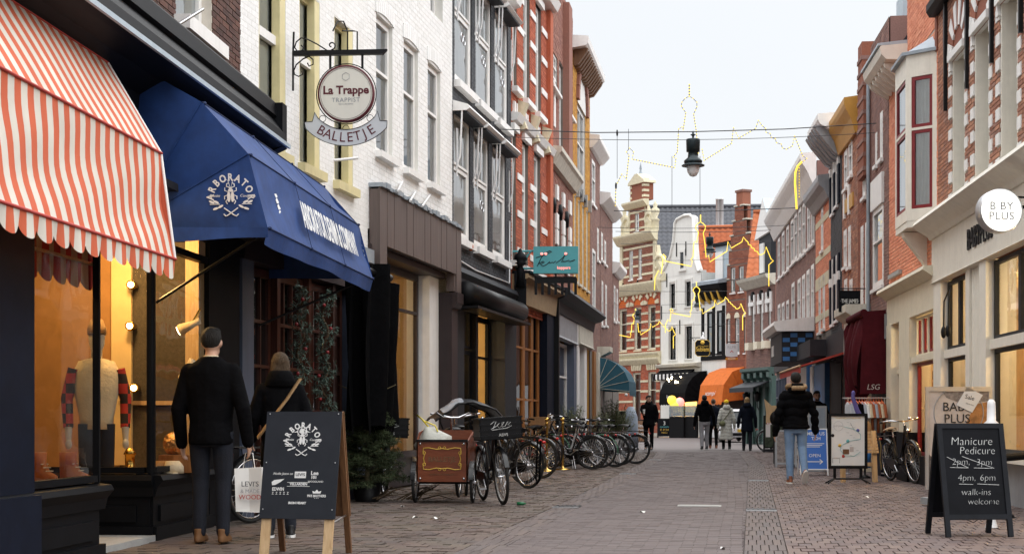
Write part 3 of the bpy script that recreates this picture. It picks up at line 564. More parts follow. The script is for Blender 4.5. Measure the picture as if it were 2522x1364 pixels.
# --- slate painted house with white windows and roller awnings
A, B = pt(XL1, Y1(1113)), pt(XL1, Y1(1258))
h = House('slate_brick_house', 'slate grey painted brick house with white windows and folded white awning arms', 'house', A, B); H3 = h
_, _, a0, a1 = h.rect(1119, 1160, -110, 197); _, _, b0, b1 = h.rect(1117, 1151, 272, 582)
colsA = ((1119, 1161), (1171, 1209), (1219, 1250)); holes = [(h.u(a), h.u(b), a0, a1) for a, b in colsA] + [(h.u(a), h.u(b), b0, b1) for a, b in ((1117, 1157), (1167, 1203), (1213, 1245))]
wl = h.wall('mortar_slate', 0, h.L, 3.1, 9.6, holes); h.bricks(wl, 'brick_slate', 0, h.L, 3.1, 9.6, holes, single=300, proud=.004)
for i, hh in enumerate(holes):
    w = h.window(*hh, 'white_paint', .02, .085, rows=(1.5, 1), back='curtain', sill='white_paint', sproj=.12, sh=.12, ft=.1)  # white curtains stand in for sky reflected in the panes
    mid = hh[2] + (hh[3] - hh[2]) * .6; MB().box(hh[0] + .14, hh[1] - .07, .03, .1, hh[2] + .07, hh[2] + .14).box(hh[0] + .08, hh[0] + .14, .03, .1, hh[2] + .07, mid).box(hh[1] - .14, hh[1] - .075, .03, .1, hh[2] + .07, mid).box(hh[0] + .14, hh[1] - .14, .03, .1, mid - .12, mid - .05).build('sash', 'white_paint', w)
    # roller awning over the window with two folded arms
    aw = MB(); aw.prism([(-.30, hh[3] + .02), (-.26, hh[3] + .08), (.0, hh[3] + .16), (.0, hh[3] - .02), (-.24, hh[3] - .02)], hh[0] - .08, hh[1] + .08, 'yz'); ao = aw.build('awning_cassette', 'white_paint', h.root)
    MB().box(hh[0] - .04, hh[1] + .04, -.24, -.02, hh[3] - .06, hh[3] - .022).build('awning_cloth', 'slate_paint', ao)
    for x in (hh[0] - .06, hh[1] + .02):
        MB().tube([(x, -.16, hh[3]), (x, -.13, hh[3] - .75), (x + .03, -.05, hh[3] - 1.0)], .016, 6).tube([(x + .05, -.06, hh[3] - .3), (x + .05, -.06, hh[3] - 1.1)], .013, 6).build('awning_arm', 'white_plastic', ao)
    if i in (0, 1, 2, 4): MB().ring((hh[0] + .12, -.10, hh[3] - 1.35), .075, .012, 16, 5).ring((hh[0] + .28, -.10, hh[3] - 1.37), .075, .012, 16, 5).build('crank_pulley', 'steel', ao)
h.body('slate_paint', 0, h.L, 9.6, 7); h.mould('top_cornice', 'white_paint', 0, h.L, [(0, a1 + .35), (-.2, a1 + .4), (-.26, a1 + .6), (-.1, a1 + .65), (0, a1 + .65)])
h.mould('shop_cornice', 'slate_paint', 0, h.L, [(0, 3.6), (-.12, 3.57), (-.16, 3.48), (-.10, 3.4), (-.06, 3.05), (0, 3.05)])
mb = MB(); mb.lathe([(0, 0), (.19, 0), (.19, h.L - .25), (0, h.L - .25)], 20, (.1, -.20, 3.14), 'x'); cas = mb.build('awning_roller', 'black_plastic', h.root)
MB().box(.1, h.L - .1, -.42, -.05, 2.88, 2.925).build('front_bar', 'black_plastic', cas)
for a, b in ((0, .62), (h.L - .85, h.L)): h.box('pilaster', 'slate_paint', a, b, -.06, .3, 0, 3.06)
h.window(.63, 1.75, .5, 2.24, 'black_paint', .1, .07, sill=None, back=None, gm='glass_shop', name='shop_window'); h.window(.63, 1.75, 2.28, 2.95, 'black_paint', .1, .05, cols=3, sill=None, back=None, gm='glass_shop', name='transom_window', mw=.09)
h.window(1.95, h.L - .87, .1, 2.95, 'black_paint', .25, .1, rows=(3, 1), sill=None, back=None, gm='glass_shop', name='shop_door'); h.box('post', 'black_paint', 1.76, 1.94, .0, .3, 0, 2.97); h.box('plinth', 'black_paint', .62, 1.76, .05, .3, 0, .5)
h.room(.3, h.L - .2, .3, 3.0, .35, 3.4, 'warm_wall'); h.lamp(1.2, 1.3, 2.4, 34); h.lamp(2.6, 1.8, 2.4, 34)
for k in range(3): MB().lathe([(.13, .5), (.16, .8), (.12, 1.15), (.20, 1.4), (.08, 1.5), (.07, 1.65), (0, 1.66)], 12, (1.0 + k * .8, .9, 0)).build('dress_form', ('shirt_grey', 'vest_cream', 'paper')[k], h.root)
mb = MB(); vv = 3.72
mb.tube([(0.05, -.03, vv), (.6, -.03, vv - .02), (1.6, -.03, vv - .06), (h.L - .3, -.03, vv - .02), (h.L - .28, -.03, vv + 1.2)], .016, 5); mb.build('cable', 'white_plastic', h.root)
a = h.px(1162, 608, -.1); MB().ball((a[0], -.08, a[1]), (.06, .05, .07)).build('alarm_lamp', 'dark_orange', h.root)

# --- red brick house with white stone bands
A, B = pt(XL1, Y1(1258)), pt(XL1, Y1(1352))
h = House('red_brick_house', 'red brick house with white stone bands and blocks above the orange timber shop', 'house', A, B); H4 = h
_, _, a0, a1 = h.rect(1288, 1304, -40, 243); _, _, b0, b1 = h.rect(1285, 1300, 345, 655)
cA = ((1261, 1272), (1288, 1304), (1318, 1332)); cB = ((1259, 1270), (1285, 1300), (1314, 1330))
rowA = [(h.u(a), h.u(b), a0, a1) for a, b in cA]; rowB = [(h.u(a), h.u(b), b0, b1) for a, b in cB]; rowC = [(p[0], p[1], a1 + .55, a1 + 2.1) for p in rowA]
holes = rowA + rowB + rowC; wl = h.wall('mortar_dark', 0, h.L, 3.2, 10.2, holes); h.bricks(wl, 'brick_red', 0, h.L, 3.2, 10.2, holes, single=300)
for hh in holes:
    w = h.window(*hh, 'white_paint', .06, .11, rows=(1.7, 1), back='curtain', sill=None, ft=.12)
    MB().box(hh[0] - .08, hh[1] + .16, -.13, .05, hh[2] - .11, hh[2] - .002).build('sill', 'white_paint', w)
    MB().box(hh[0] - .05, hh[1] + .05, -.08, .06, hh[3], hh[3] + .14).build('lintel', 'white_paint', w)
for band in (a0 + .55, a0 + 1.25, a0 + 1.9, b0 + .2, b0 + .95, b0 + 1.7):
    x = 0
    for hh in rowA + [(h.L, 0, 0, 0)]:
        if hh[0] - x > .15: MB().prism([(x + .01, band), (hh[0] - .01, band), (hh[0] - .01, band + .13), (x + .01, band + .13)], -.032, .01).build('stone_band', 'white_paint', h.root)
        x = hh[1] if hh[1] else x
for hh in rowA:                                                  # consoles and tablets between the storeys
    z = (a0 + b1) / 2
    MB().prism([(-.02, z - .36), (-.20, z - .30), (-.12, z - .05), (-.22, z + .2), (-.02, z + .28)], hh[1] + .05, hh[1] + .22, 'yz').build('console', 'pale_stone', h.root); MB().box(hh[0], hh[0] + .10, -.06, .02, z - .2, z + .15).box(hh[0] + .2, hh[0] + .30, -.06, .02, z - .2, z + .15).build('tablet', 'white_paint', h.root)
h.mould('string_course', 'white_paint', 0, h.L, [(0, b1 + .18), (-.12, b1 + .2), (-.18, b1 + .34), (0, b1 + .36)])
h.mould('top_course', 'white_paint', 0, h.L, [(0, a1 + .2), (-.2, a1 + .22), (-.28, a1 + .4), (0, a1 + .42)])
h.box('downpipe_pier', 'brick_red', h.L - .36, h.L - .02, -.10, .0, 3.4, 10.2)
h.body('brick_red', 0, h.L, 10.2, 7)
fo = h.rect(1262, 1346, 690, 735, -.18); h.mould('shop_fascia', 'fascia_tan', .05, h.L, [(0, 3.92), (-.34, 3.92), (-.36, 3.84), (-.20, 3.78), (-.16, 3.36), (0, 3.36)]); h.mould('fascia_cap', 'black_paint', .05, h.L, [(0, 3.98), (-.38, 3.98), (-.38, 3.925), (0, 3.925)])
h.box('pilaster', 'navy_paint', h.L - .9, h.L - .05, -.12, .25, 0, 3.38); h.box('pilaster', 'slate_paint', 0, .3, -.05, .25, 0, 3.38)
for a, b in ((.34, 1.55), (1.6, 2.5), (2.54, h.L - .95)):
    w = h.window(a, b, .45, 3.34, 'wood_orange', .05, .09, rows=(1.1, 1.3, .9), sill=None, back=None, gm='glass_shop', name='shop_window'); MB().box(a, b, .02, .2, 0, .44).build('panel', 'wood_orange', w)
h.room(.3, h.L - .2, .3, 3.4, .3, 3.2, 'wood_dark'); h.lamp(1.0, 1.0, 1.2, 2.5, .03); h.lamp(2.2, 1.4, 1.7, 2.5, .03); h.lamp(1.5, .8, .95, 1.5, .025)
# black finial bracket between slate and red house
fb = thing('bracket_finial', 'black turned finial on a bracket between the slate and the red house', 'finial', H4.w(.05, -.18, 4.0)); MB().lathe([(0, .42), (.03, .40), (.05, .34), (.12, .28), (.14, .2), (.10, .14), (.14, .12), (.05, .06), (.08, 0), (.06, -.1), (.10, -.35), (.0, -.36)], 14).build('turned_knob', 'black_paint', fb); MB().box(-.12, .12, -.02, .22, -.75, -.02).build('bracket', 'black_paint', fb)

# --- plum brick house with the small pane casements
A, B = pt(XL2, Y2(1352)), pt(XL2, Y2(1410))
h = House('plum_brick_house', 'plum brown brick house with small paned white casements and curved cornice', 'house', A, B); H5 = h
u0_, u1_, p0, p1 = h.rect(1353, 1372, 109, 205); holes = [(max(.05, u0_), u1_, p0, p1)]
q = h.rect(1394, 1408, 205, 285); holes.append((q[0], min(q[1], h.L - .05), p0, p1)); q = h.rect(1376, 1386, 150, 370); holes.append(q)
low = [(h.u(a), h.u(b), h.px(1355, 640)[1], h.px(1355, 500)[1]) for a, b in ((1357, 1364), (1373, 1380), (1389, 1396))]
wl = h.wall('mortar_dark', 0, h.L, 3.6, 11.4, holes + low); h.bricks(wl, 'brick_purple', 0, h.L, 3.6, 11.4, holes + low, single=150)
for hh in holes[:2]: h.window(*hh, 'white_paint', .02, .07, rows=(1, 1, 1), cols=4, back='room_dark', sill='white_paint', sproj=.12, ft=.1)
h.window(*holes[2], 'white_paint', .05, .1, rows=(2, 1), back='curtain', sill='white_paint')
for hh in low:
    w = h.window(*hh, 'white_paint', .05, .09, back='room_dark', sill='white_paint'); mb = MB(); mb.lathe([(0, -.1), ((hh[1] - hh[0]) * .36, -.07), ((hh[1] - hh[0]) * .36, .03), (0, .03)], 14, ((hh[0] + hh[1]) / 2, 0, hh[3]), 'y'); mb.build('arch_hood', 'black_paint', w)
for z in (h.px(1366, 560)[1], h.px(1366, 490)[1], h.px(1366, 600)[1]):
    for a, b in ((1366, 1371), (1382, 1387), (1398, 1403)): h.box('stone_block', 'white_paint', h.u(a), h.u(b), -.06, .02, z, z + .34)
vc = h.px(1352, 372)[1]; h.mould('cornice', 'stone', 0, h.L, [(0, vc - .3), (-.12, vc - .28), (-.24, vc - .05), (-.30, vc), (-.30, vc + .1), (0, vc + .14)])
h.box('gable_pier', 'brick_purple', h.u(1386), h.u(1394), -.16, .0, vc + .2, 11.2); h.body('brick_purple', 0, h.L, 11.4, 7)
for xx in (1364, 1404): a = h.px(xx, 260 if xx < 1380 else 330); MB().prism([(a[0] - .14, a[1] - .5), (a[0] + .14, a[1] - .5), (a[0] + .12, a[1] + .3), (a[0], a[1] + .6), (a[0] - .12, a[1] + .3)], -.03, .02).build('blind_niche', 'white_paint', h.root)
# grey shop front shared by the plum and yellow houses
h.mould('shop_cornice', 'slate_paint', 0, h.L + 4.0, [(0, 4.0), (-.42, 4.02), (-.5, 3.9), (-.34, 3.78), (-.18, 3.74), (-.14, 3.5), (0, 3.5)])
h.mould('shop_fascia', 'grey_paint', .3, h.L + .1, [(0, 3.5), (-.10, 3.5), (-.12, 3.0), (-.16, 2.94), (0, 2.92)])
h.mould('shop_fascia', 'stone', h.L + .5, h.L + 3.9, [(0, 3.5), (-.12, 3.5), (-.14, 3.05), (-.18, 3.0), (0, 2.98)])
h.box('drainpipe', 'iron', .06, .20, -.22, -.08, 0, 4.0)
h.box('pilaster', 'navy_paint', -.05, .04, -.1, .2, 0, 3.5); h.box('pilaster', 'white_paint', .95, 1.12, -.04, .15, 0, 2.95); h.box('pilaster', 'blue_grey_paint', h.L - .5, h.L + .05, -.10, .15, 0, 3.5); h.box('pilaster', 'white_paint', h.L + .25, h.L + .75, -.10, .2, 0, 3.5); h.box('pilaster', 'white_paint', h.L + 2.1, h.L + 2.7, -.08, .2, 0, 3.0)
h.window(.25, .94, .5, 2.9, 'blue_grey_paint', .08, .06, rows=(2, 1), sill=None, back='room_dark', gm='glass_dark', name='shop_window'); h.window(1.14, 2.0, .05, 2.9, 'blue_grey_paint', .08, .09, rows=(2.2, 1), sill=None, back='room_dark', gm='glass_dark', name='shop_door'); h.window(2.02, h.L - .52, .5, 2.9, 'white_paint', .08, .08, rows=(2, 1), sill=None, back='curtain_grey', name='shop_window')
h.box('panel', 'dark_orange', .3, .85, .06, .08, .6, 1.6)

# --- yellow brick house
A, B = pt(XL2, Y2(1410)), pt(XL2, Y2(1452))
h = House('yellow_brick_house', 'yellow brick house with dark bracketed eaves and a tall arched window', 'house', A, B); H6 = h
q = h.rect(1421, 1441, 250, 470); e = h.px(1412, 140)[1]
low = [(h.u(a), h.u(b), h.px(1413, 690)[1], h.px(1413, 480)[1]) for a, b in ((1413.5, 1418), (1423, 1427.5), (1433, 1437.5), (1443, 1447.5))]
wl = h.wall('mortar', 0, h.L, 3.9, e + .2, [q] + low); h.bricks(wl, 'brick_yellow', 0, h.L, 3.9, e + .2, [q] + low, single=150)
w = h.window(*q, 'white_paint', .04, .1, rows=(1.4, 1), cols=2, back='curtain_grey', sill='slate_paint'); mb = MB(); c = (q[0] + q[1]) / 2; rr = (q[1] - q[0]) / 2
for k in range(11): t0, t1 = math.pi * k / 11, math.pi * (k + 1) / 11; mb.prism([(c + (rr + .02) * math.cos(t0), q[3] + (rr + .02) * math.sin(t0)), (c + (rr + .3) * math.cos(t0), q[3] + (rr + .3) * math.sin(t0)), (c + (rr + .3) * math.cos(t1 - .02), q[3] + (rr + .3) * math.sin(t1 - .02)), (c + (rr + .02) * math.cos(t1 - .02), q[3] + (rr + .02) * math.sin(t1 - .02))], -.09, .01)
mb.build('arch', 'brick_purple', w); MB().prism([(c + rr * math.cos(math.pi * k / 12), q[3] + rr * math.sin(math.pi * k / 12)) for k in range(13)], -.02, .01).build('arch_light', 'curtain', w)
for hh in low:
    w = h.window(*hh, 'cream_paint', .03, .07, rows=(1, 1), back='curtain_grey', sill='stone'); MB().box(hh[1], hh[1] + .12, -.10, .02, hh[3] + .02, hh[3] + .35).build('key_block', 'grey_stone', w)
h.body('brick_yellow', 0, h.L, e + .25, 7); h.mould('eaves', 'white_paint', -.15, h.L + .15, [(0, e + .15), (-.36, e + .2), (-.42, e + .26), (-.44, e + .4), (-.42, e + .44), (0, e + .48)])
for k in range(13): x = h.L * k / 13; MB().prism([(-.02, e - .25), (-.14, e - .22), (-.36, e + .08), (-.40, e + .17), (-.02, e + .16)], x + .06, x + .22, 'yz').build('eaves_bracket', 'wood_dark', h.root)
MB().prism([(.4, e + .75), (3.2, e + .75), (2.6, e + 2.6), (1.0, e + 2.6)], .0, h.L * .7, 'yz').build('attic', 'zinc', h.root)
# --- narrow brick houses farther on
def narrow(name, label, x0, x1, etop, m, wins, eave=None, fx=XL2, Yf=Y2, base=3.0, corn='white_paint', proj=.3, shop='white_paint'):
    h = House(name, label, 'house', pt(fx, Yf(x0)), pt(fx, Yf(x1))); e = h.px(x0, etop)[1]; holes = [h.rect(a, b, c, d) for a, b, c, d in wins]
    wl = h.wall('mortar_dark', 0, h.L, 0, e, holes); h.bricks(wl, m, 0, h.L, base, e, holes)
    for hh in holes: h.window(*hh, 'white_paint', -.01, .11, rows=(1.3, 1), back='curtain', sill='white_paint', ft=.1)
    h.body(m, 0, h.L, e, 7); h.mould('eaves', corn, -.2, h.L + .1, [(0, e - .2), (-.1, e - .18), (-proj * .9, e), (-proj, e + .04), (-proj, e + .16), (0, e + .2)])
    return h
H7 = narrow('brick_house', 'narrow brown brick house with broad white eaves beyond the yellow house', 1453, 1477, 350, 'brick_plum', [(1457, 1465, 390, 500), (1458, 1466, 610, 760), (1470, 1474, 560, 640)])
H7.box('timber_panel', 'wood_orange', .6, 1.2, -.06, .05, 0, 3.0); H7.box('pier', 'stone', 1.25, 1.9, -.12, .1, 0, 3.0); H7.mould('shop_cornice', 'stone', 1.9, H7.L, [(0, 3.2), (-.4, 3.2), (-.4, 3.05), (-.1, 2.9), (0, 2.9)]); H7.box('shop_pier', 'white_paint', 1.95, H7.L, -.10, .1, 1.2, 2.92)
H8 = narrow('brick_house', 'brown brick house with stepped white cornices at the end of the left row', 1478, 1508, 490, 'brick_plum', [(1480, 1484, 570, 640), (1488, 1492, 590, 650), (1481, 1485, 690, 800), (1490, 1494, 700, 800)], proj=.34)
t = MB().box(1.0, 1.7, .2, .9, 0, 1.9).box(.9, 1.8, .1, 1.0, 1.9, 2.05); t.build('chimney', 'brick_rust', H8.root, (0, .2, H8.px(1478, 490)[1]))
MB().quad((0, .1, 0), (2.2, .1, 0), (2.2, 1.6, 1.3), (0, 1.6, 1.3)).build('roof_slope', 'roof_tile_orange', H8.root, (0, 0, H8.px(1478, 490)[1] + .3))
H9 = narrow('brick_house', 'pale house front with grey shutters behind the end of the left row', 1509, 1524, 660, 'brick_plum', [(1511, 1515, 700, 790), (1518, 1521, 710, 790)], proj=.28)
MB().box(.3, 1.5, .6, 2.0, 0, 4.2).build('vent_stack', 'zinc', H9.root, (0, 0, H9.px(1509, 660)[1]))
# ------------------------------------------------------------------ right side of the street
def XR(Y): return 4.36 + .0942 * Y
def YR(x): return 15696 / (x - 1600)
# --- quoined brick house over the baby shop
h = House('quoined_brick_house', 'brown brick house with white quoin blocks and striped arches at the right edge', 'house', pt(XR, YR(2312)), pt(XR, 13.2)); HR0 = h
u0, u1, v0, v1 = h.rect(2346, 2378, 150, 522); wd = u1 - u0; sp = h.u(2401) - u0
wins = [(u0 + k * sp, u0 + k * sp + wd, v0, v1) for k in range(6) if u0 + k * sp + wd < h.L - .1]
z0 = 4.02
wl = h.wall('mortar', 0, h.L, z0, 9.0, wins, .45); quo = []
for w_ in wins:
    for k in range(7):
        z = w_[2] + .12 + k * .31; quo += [(w_[0] - .20, w_[0], z, z + .15), (w_[1], w_[1] + .20, z, z + .15)]
arch_blk = [(w_[0] - .1, w_[1] + .1, w_[3] + .08, w_[3] + .62) for w_ in wins]
h.bricks(wl, 'brick_mixed', 0, h.L, z0, 9.0, wins + quo + arch_blk, single=300, pitch=(.21, .058))
for q in quo: h.box('quoin_block', 'white_paint', q[0] + .004, q[1] - .004, -.022, .05, q[2], q[3], wl)
for w_ in wins:
    w = h.window(*w_, 'pale_cream', .33, .10, rows=(1.6, 1), back='curtain', sill=None)
    MB().box(w_[0] + .02, w_[0] + .06, .0, .36, w_[2], w_[3]).box(w_[1] - .06, w_[1] - .02, .0, .36, w_[2], w_[3]).build('reveal_lining', 'pale_cream', w)
    MB().box(w_[0] - .12, w_[1] + .12, -.13, .1, w_[2] - .16, w_[2] - .002).build('sill', 'pale_cream', w)
    MB().box(w_[0] - .05, w_[1] + .08, -.07, .06, w_[3] - .02, w_[3] + .08).build('lintel', 'white_paint', w)
    c = (w_[0] + w_[1]) / 2; zc = w_[3] + .10; r0, r1 = wd * .42, wd * .42 + .30; pc, pr = MB(), MB()
    for k in range(11):
        t0, t1 = math.pi * k / 11, math.pi * (k + 1) / 11 - .015; pts = [(c + r0 * math.cos(t0), zc + r0 * math.sin(t0) * .8), (c + r1 * math.cos(t0), zc + r1 * math.sin(t0)), (c + r1 * math.cos(t1), zc + r1 * math.sin(t1)), (c + r0 * math.cos(t1), zc + r0 * math.sin(t1) * .8)]
        MB().prism(pts, -.03 if k % 2 == 0 else -.018, .03).build('voussoir', 'white_paint' if k % 2 == 0 else 'brick_rust', w)
    MB().prism([(c + (r0 - .01) * math.cos(math.pi * k / 10), zc + (r0 - .01) * .8 * math.sin(math.pi * k / 10)) for k in range(11)], -.004, .02).build('tympanum', 'brick_rust', w)
    MB().prism([(c - wd * .62, zc - .25), (c - wd * .55, zc + .1), (c - wd * .48, zc - .25)], -.04, .0).build('corner_stone', 'white_paint', w)
    x = w_[0] - .34; MB().prism([(x - .03, zc - .75), (x + .03, zc - .75), (x + .05, zc + 1.0), (x - .05, zc + 1.0)], -.06, .0).build('wall_anchor', 'iron', h.root)
h.body('brick_mixed', 0, h.L, 9.0, 7, v0=3.0); h.mould('eaves', 'black_paint', -.1, h.L, [(0, v1 + .92), (-.12, v1 + .92), (-.17, v1 + 1.0), (-.17, v1 + 1.1), (0, v1 + 1.1)])
h.mould('shop_cornice', 'pale_cream', -.1, h.L, [(0, 4.018), (-.34, 4.02), (-.38, 3.95), (-.26, 3.86), (-.16, 3.80), (-.12, 3.74), (0, 3.74)])
h.mould('shop_fascia', 'pale_cream', -.08, h.L, [(0, 3.76), (-.09, 3.76), (-.09, 3.10), (-.12, 3.08), (0, 3.06)])
a = h.px(2389, 605, -.1); b = h.px(2437, 570, -.1)
text('BABYPLUS', .40, 'black_print', h.root, ((a[0] + b[0]) / 2, -.10, 3.42), name='fascia_lettering', extrude=.012, sx=.80)
# cream shop front: pilasters, transom lights, show windows, fluted door post
h.box('pilaster', 'pale_cream', 0, .55, -.08, .3, 0, 3.08); h.box('pilaster', 'pale_cream', 2.10, 2.35, -.05, .3, 0, 3.08); h.box('pilaster', 'pale_cream', 3.05, 3.45, -.08, .3, 0, 3.08); h.box('pilaster', 'pale_cream', h.L - .4, h.L, -.08, .3, 0, 3.08)
for k in range(5): MB().lathe([(.05, 0), (.05, 3.05)], 8, (2.42 + k * .14, .02, 0)).build('flute', 'pale_cream', h.root)
h.box('door_backing', 'pale_cream', 2.35, 3.05, .04, .2, 0, 3.08)
for a, b, n in ((.55, 2.10, 2), (3.45, h.L - .4, 4)):
    h.window(a, b, 2.05, 3.05, 'slate_paint', .02, .05, cols=n, sill=None, back=None, gm='glass', name='transom_window', mw=.11); h.box('transom_bar', 'pale_cream', a, b, -.03, .12, 1.93, 2.05)
    w = h.window(a, b, .62, 1.93, 'slate_paint', .03, .05, cols=1 if n == 2 else 2, sill=None, back=None, gm='glass_shop', name='show_window', mw=.03); MB().box(a, b, -.12, .1, .52, .62).build('sill', 'pale_cream', w); h.box('stall_riser', 'grey_paint', a, b, 0, .2, 0, .52)
h.room(.45, h.L - .3, .45, 3.1, .25, 3.6, 'warm_wall', 'wood_light'); h.lamp(1.4, 1.2, 2.6, 26); h.lamp(4.6, 1.3, 2.5, 34); h.lamp(6.6, 1.4, 2.5, 34)
for k in range(4): MB().box(3.9 + k * .55, 4.3 + k * .55, .9, 1.1, .62 + .12 * (k % 2), 1.05 + .15 * k).box(3.88 + k * .55, 4.32 + k * .55, .85, 1.15, .6, .64).build('display_box', ('wood_light', 'paper_white', 'cap_tan', 'shirt_grey')[k], h.root)
for k in range(5): MB().lathe([(.02, 0), (.16, -.06), (.14, -.45), (.2, -.5), (0, -.52)], 10, (4.0 + k * .6, 1.4, 1.9)).build('hanging_garment', ('shirt_rust', 'paper_white', 'vest_cream', 'shirt_grey', 'cap_tan')[k], h.root)
GOODS = ('shirt_rust', 'paper_white', 'vest_cream', 'shirt_grey', 'cap_tan', 'print_teal', 'poster_pale', 'wood_light', 'brown_fabric')
def shelves(h, u0, u1, y, zs):
    for z in zs:
        sh = h.box('shelf', 'wood_light', u0, u1, y, y + .35, z, z + .03); x = u0 + .05
        while x < u1 - .2: w = random.uniform(.1, .3); MB().box(x, x + w, y + .03, y + .3, z + .03, z + random.uniform(.1, .32)).build('goods', random.choice(GOODS), sh); x += w + random.uniform(.02, .15)
shelves(h, .6, 2.2, 2.6, (.7, 1.1, 1.5, 1.9, 2.3)); shelves(h, 3.4, h.L - .4, 2.7, (.7, 1.1, 1.5, 1.9, 2.3)); shelves(h, 3.6, h.L - .5, .5, (.66,)); h.box('partition', 'wood_light', 2.3, 2.36, .4, 3.4, .45, 2.8)
for z in (.9, 1.3, 1.7, 2.1): sf = h.box('side_shelf', 'wood_light', .47, .75, .5, 3.0, z, z + .03); [MB().box(.5, .72, .6 + k * .3, .6 + k * .3 + random.uniform(.12, .26), z + .03, z + random.uniform(.12, .3)).build('goods', random.choice(GOODS), sf) for k in range(8)]
MB().box(1.5, 1.75, .5, .52, 1.35, 1.65).build('window_poster', 'print_teal', h.root)
t = MB(); t.tube([(.95, -.02, 2.95), (.80, -.08, 2.75), (.82, -.09, 2.35)], .012, 5).tube([(1.0, -.02, 2.95), (1.16, -.08, 2.75), (1.14, -.09, 2.35)], .012, 5).ball((.82, -.09, 2.30), (.04, .04, .09)).ball((1.14, -.09, 2.30), (.04, .04, .09)); t.build('hanging_cables', 'iron', h.root)
# round lit sign on a bracket
Ys = 16.2; c = P(2461, 520, Ys); t = thing('round_shop_sign', 'round cream lightbox sign reading BABY PLUS above the cream shop front', 'sign', c, R(4)); rr = 54 / FPX * Ys
MB().lathe([(0, -.06), (rr * .93, -.06), (rr * .96, -.045), (rr * .96, .05), (0, .05)], 40, axis='y', smooth=False).build('face', 'sign_lit', t); MB().lathe([(rr * .96, -.07), (rr, -.06), (rr, .08), (rr * .9, .085)], 40, axis='y', cap=False).build('rim', 'aluminium', t)
text('B BY', .125, 'grey_print', t, (0, -.063, .045), name='lettering', space=1.1); text('PLUS', .125, 'grey_print', t, (0, -.063, -.065), name='lettering', space=1.1)
q = XR(Ys) - c.x; MB().tube([(rr - .02, .02, .05), (q + .02, .05, .05)], .02, 8).tube([(rr * .8, .02, .16), (q + .02, .05, .16)], .012, 6).build('bracket', 'iron', t)

# --- orange brick house with the oriel
h = House('orange_brick_house', 'orange brick house with a cream oriel window with dark red sashes', 'house', pt(XR, YR(2191)), pt(XR, YR(2312))); HR1 = h
up = h.u(2236); e1 = h.px(2205, 205)[1]
door = h.rect(2203, 2228, 567, 620); dz = [(h.u(2196), h.u(2222), h.px(2196, 585)[1] + .03, h.px(2196, 585)[1] + .75)]
wl = h.wall('mortar', 0, h.L, 3.3, e1, []); h.bricks(wl, 'brick_orange', 0, h.L, 3.3, e1, [], single=300, pitch=(.21, .060))
wl2 = h.wall('mortar', up, h.L, e1, 9.6, [], name='upper_wall'); h.bricks(wl2, 'brick_orange', up, h.L, e1, 9.6, [], pitch=(.21, .060))
MB().quad((up, 0, e1), (up, 7, e1), (up, 7, 9.6), (up, 0, 9.6)).build('side_wall', 'brick_orange', h.root); h.body('brick_orange', 0, h.L, e1 + .2, 7, v0=3.2); h.box('upper_back', 'brick_orange', up, h.L, 6.5, 7, e1, 9.6)
h.mould('eaves', 'pale_cream', -.1, up + .02, [(0, e1 + .1), (-.36, e1 + .12), (-.44, e1 + .2), (-.47, e1 + .32), (-.44, e1 + .35), (0, e1 + .38)]); h.mould('eaves_cap', 'zinc', -.12, up + .02, [(0, e1 + .38), (-.5, e1 + .35), (-.5, e1 + .39), (0, e1 + .44)])
for k in range(6): x = -.06 + (up + .05) * k / 6; MB().prism([(-.02, e1 - .16), (-.08, e1 - .14), (-.34, e1 + .04), (-.36, e1 + .11), (-.02, e1 + .09)], x, x + .10, 'yz').build('eaves_bracket', 'pale_cream', h.root)
h.box('quoin_pier', 'brick_rust', h.L - .16, h.L, -.03, 0, 6.6, 9.6)
MB().prism([(0, e1 + .55), (1.4, e1 + .55), (1.4, e1 + 2.2)], -.4, up, 'yz').build('roof_slope', 'roof_dark', h.root)
MB().box(-1.1, -.4, .3, 1.0, e1 - .3, e1 + 1.9).build('lead_chimney', 'zinc', h.root)
# oriel: bottom, three faces with red sashes, roof
def yu(Y): return h.L * (YR(2191) - Y) / (YR(2191) - YR(2312))
pl = [(yu(23.9), 0), (yu(23.47), -.41), (yu(22.45), -.41), (yu(22.14), 0)]; zb, zt = 4.10, 6.62
orl = MB().prism(pl, zb - .02, zb + .16, 'xy').build('oriel', 'pale_cream', h.root); MB().prism(pl, zt - .34, zt, 'xy').build('oriel_frieze', 'pale_cream', orl)
MB().prism([(p[0] + (-.06 if i == 0 else .06 if i == 3 else 0), p[1] - (.07 if i in (1, 2) else 0)) for i, p in enumerate(pl)], zt, zt + .05, 'xy').build('oriel_roof', 'lead', orl); MB().add([(pl[0][0], 0, zt + .05), (pl[3][0], 0, zt + .05), (pl[1][0], pl[1][1], zt + .05), (pl[2][0], pl[2][1], zt + .05), (pl[1][0], 0, zt + .3), (pl[2][0], 0, zt + .3)], [(2, 3, 5, 4), (0, 2, 4), (3, 1, 5)]).build('oriel_hip', 'lead', orl)
MB().prism([(p[0], p[1] * .98) for p in pl], zb - .12, zb - .022, 'xy').build('oriel_base', 'pale_cream', orl); MB().prism([(0, zb - .7), (-.10, zb - .55), (-.36, zb - .2), (-.38, zb - .13), (0, zb - .13)], pl[1][0] + .35, pl[1][0] + .55, 'yz').build('oriel_bracket', 'pale_cream', orl)
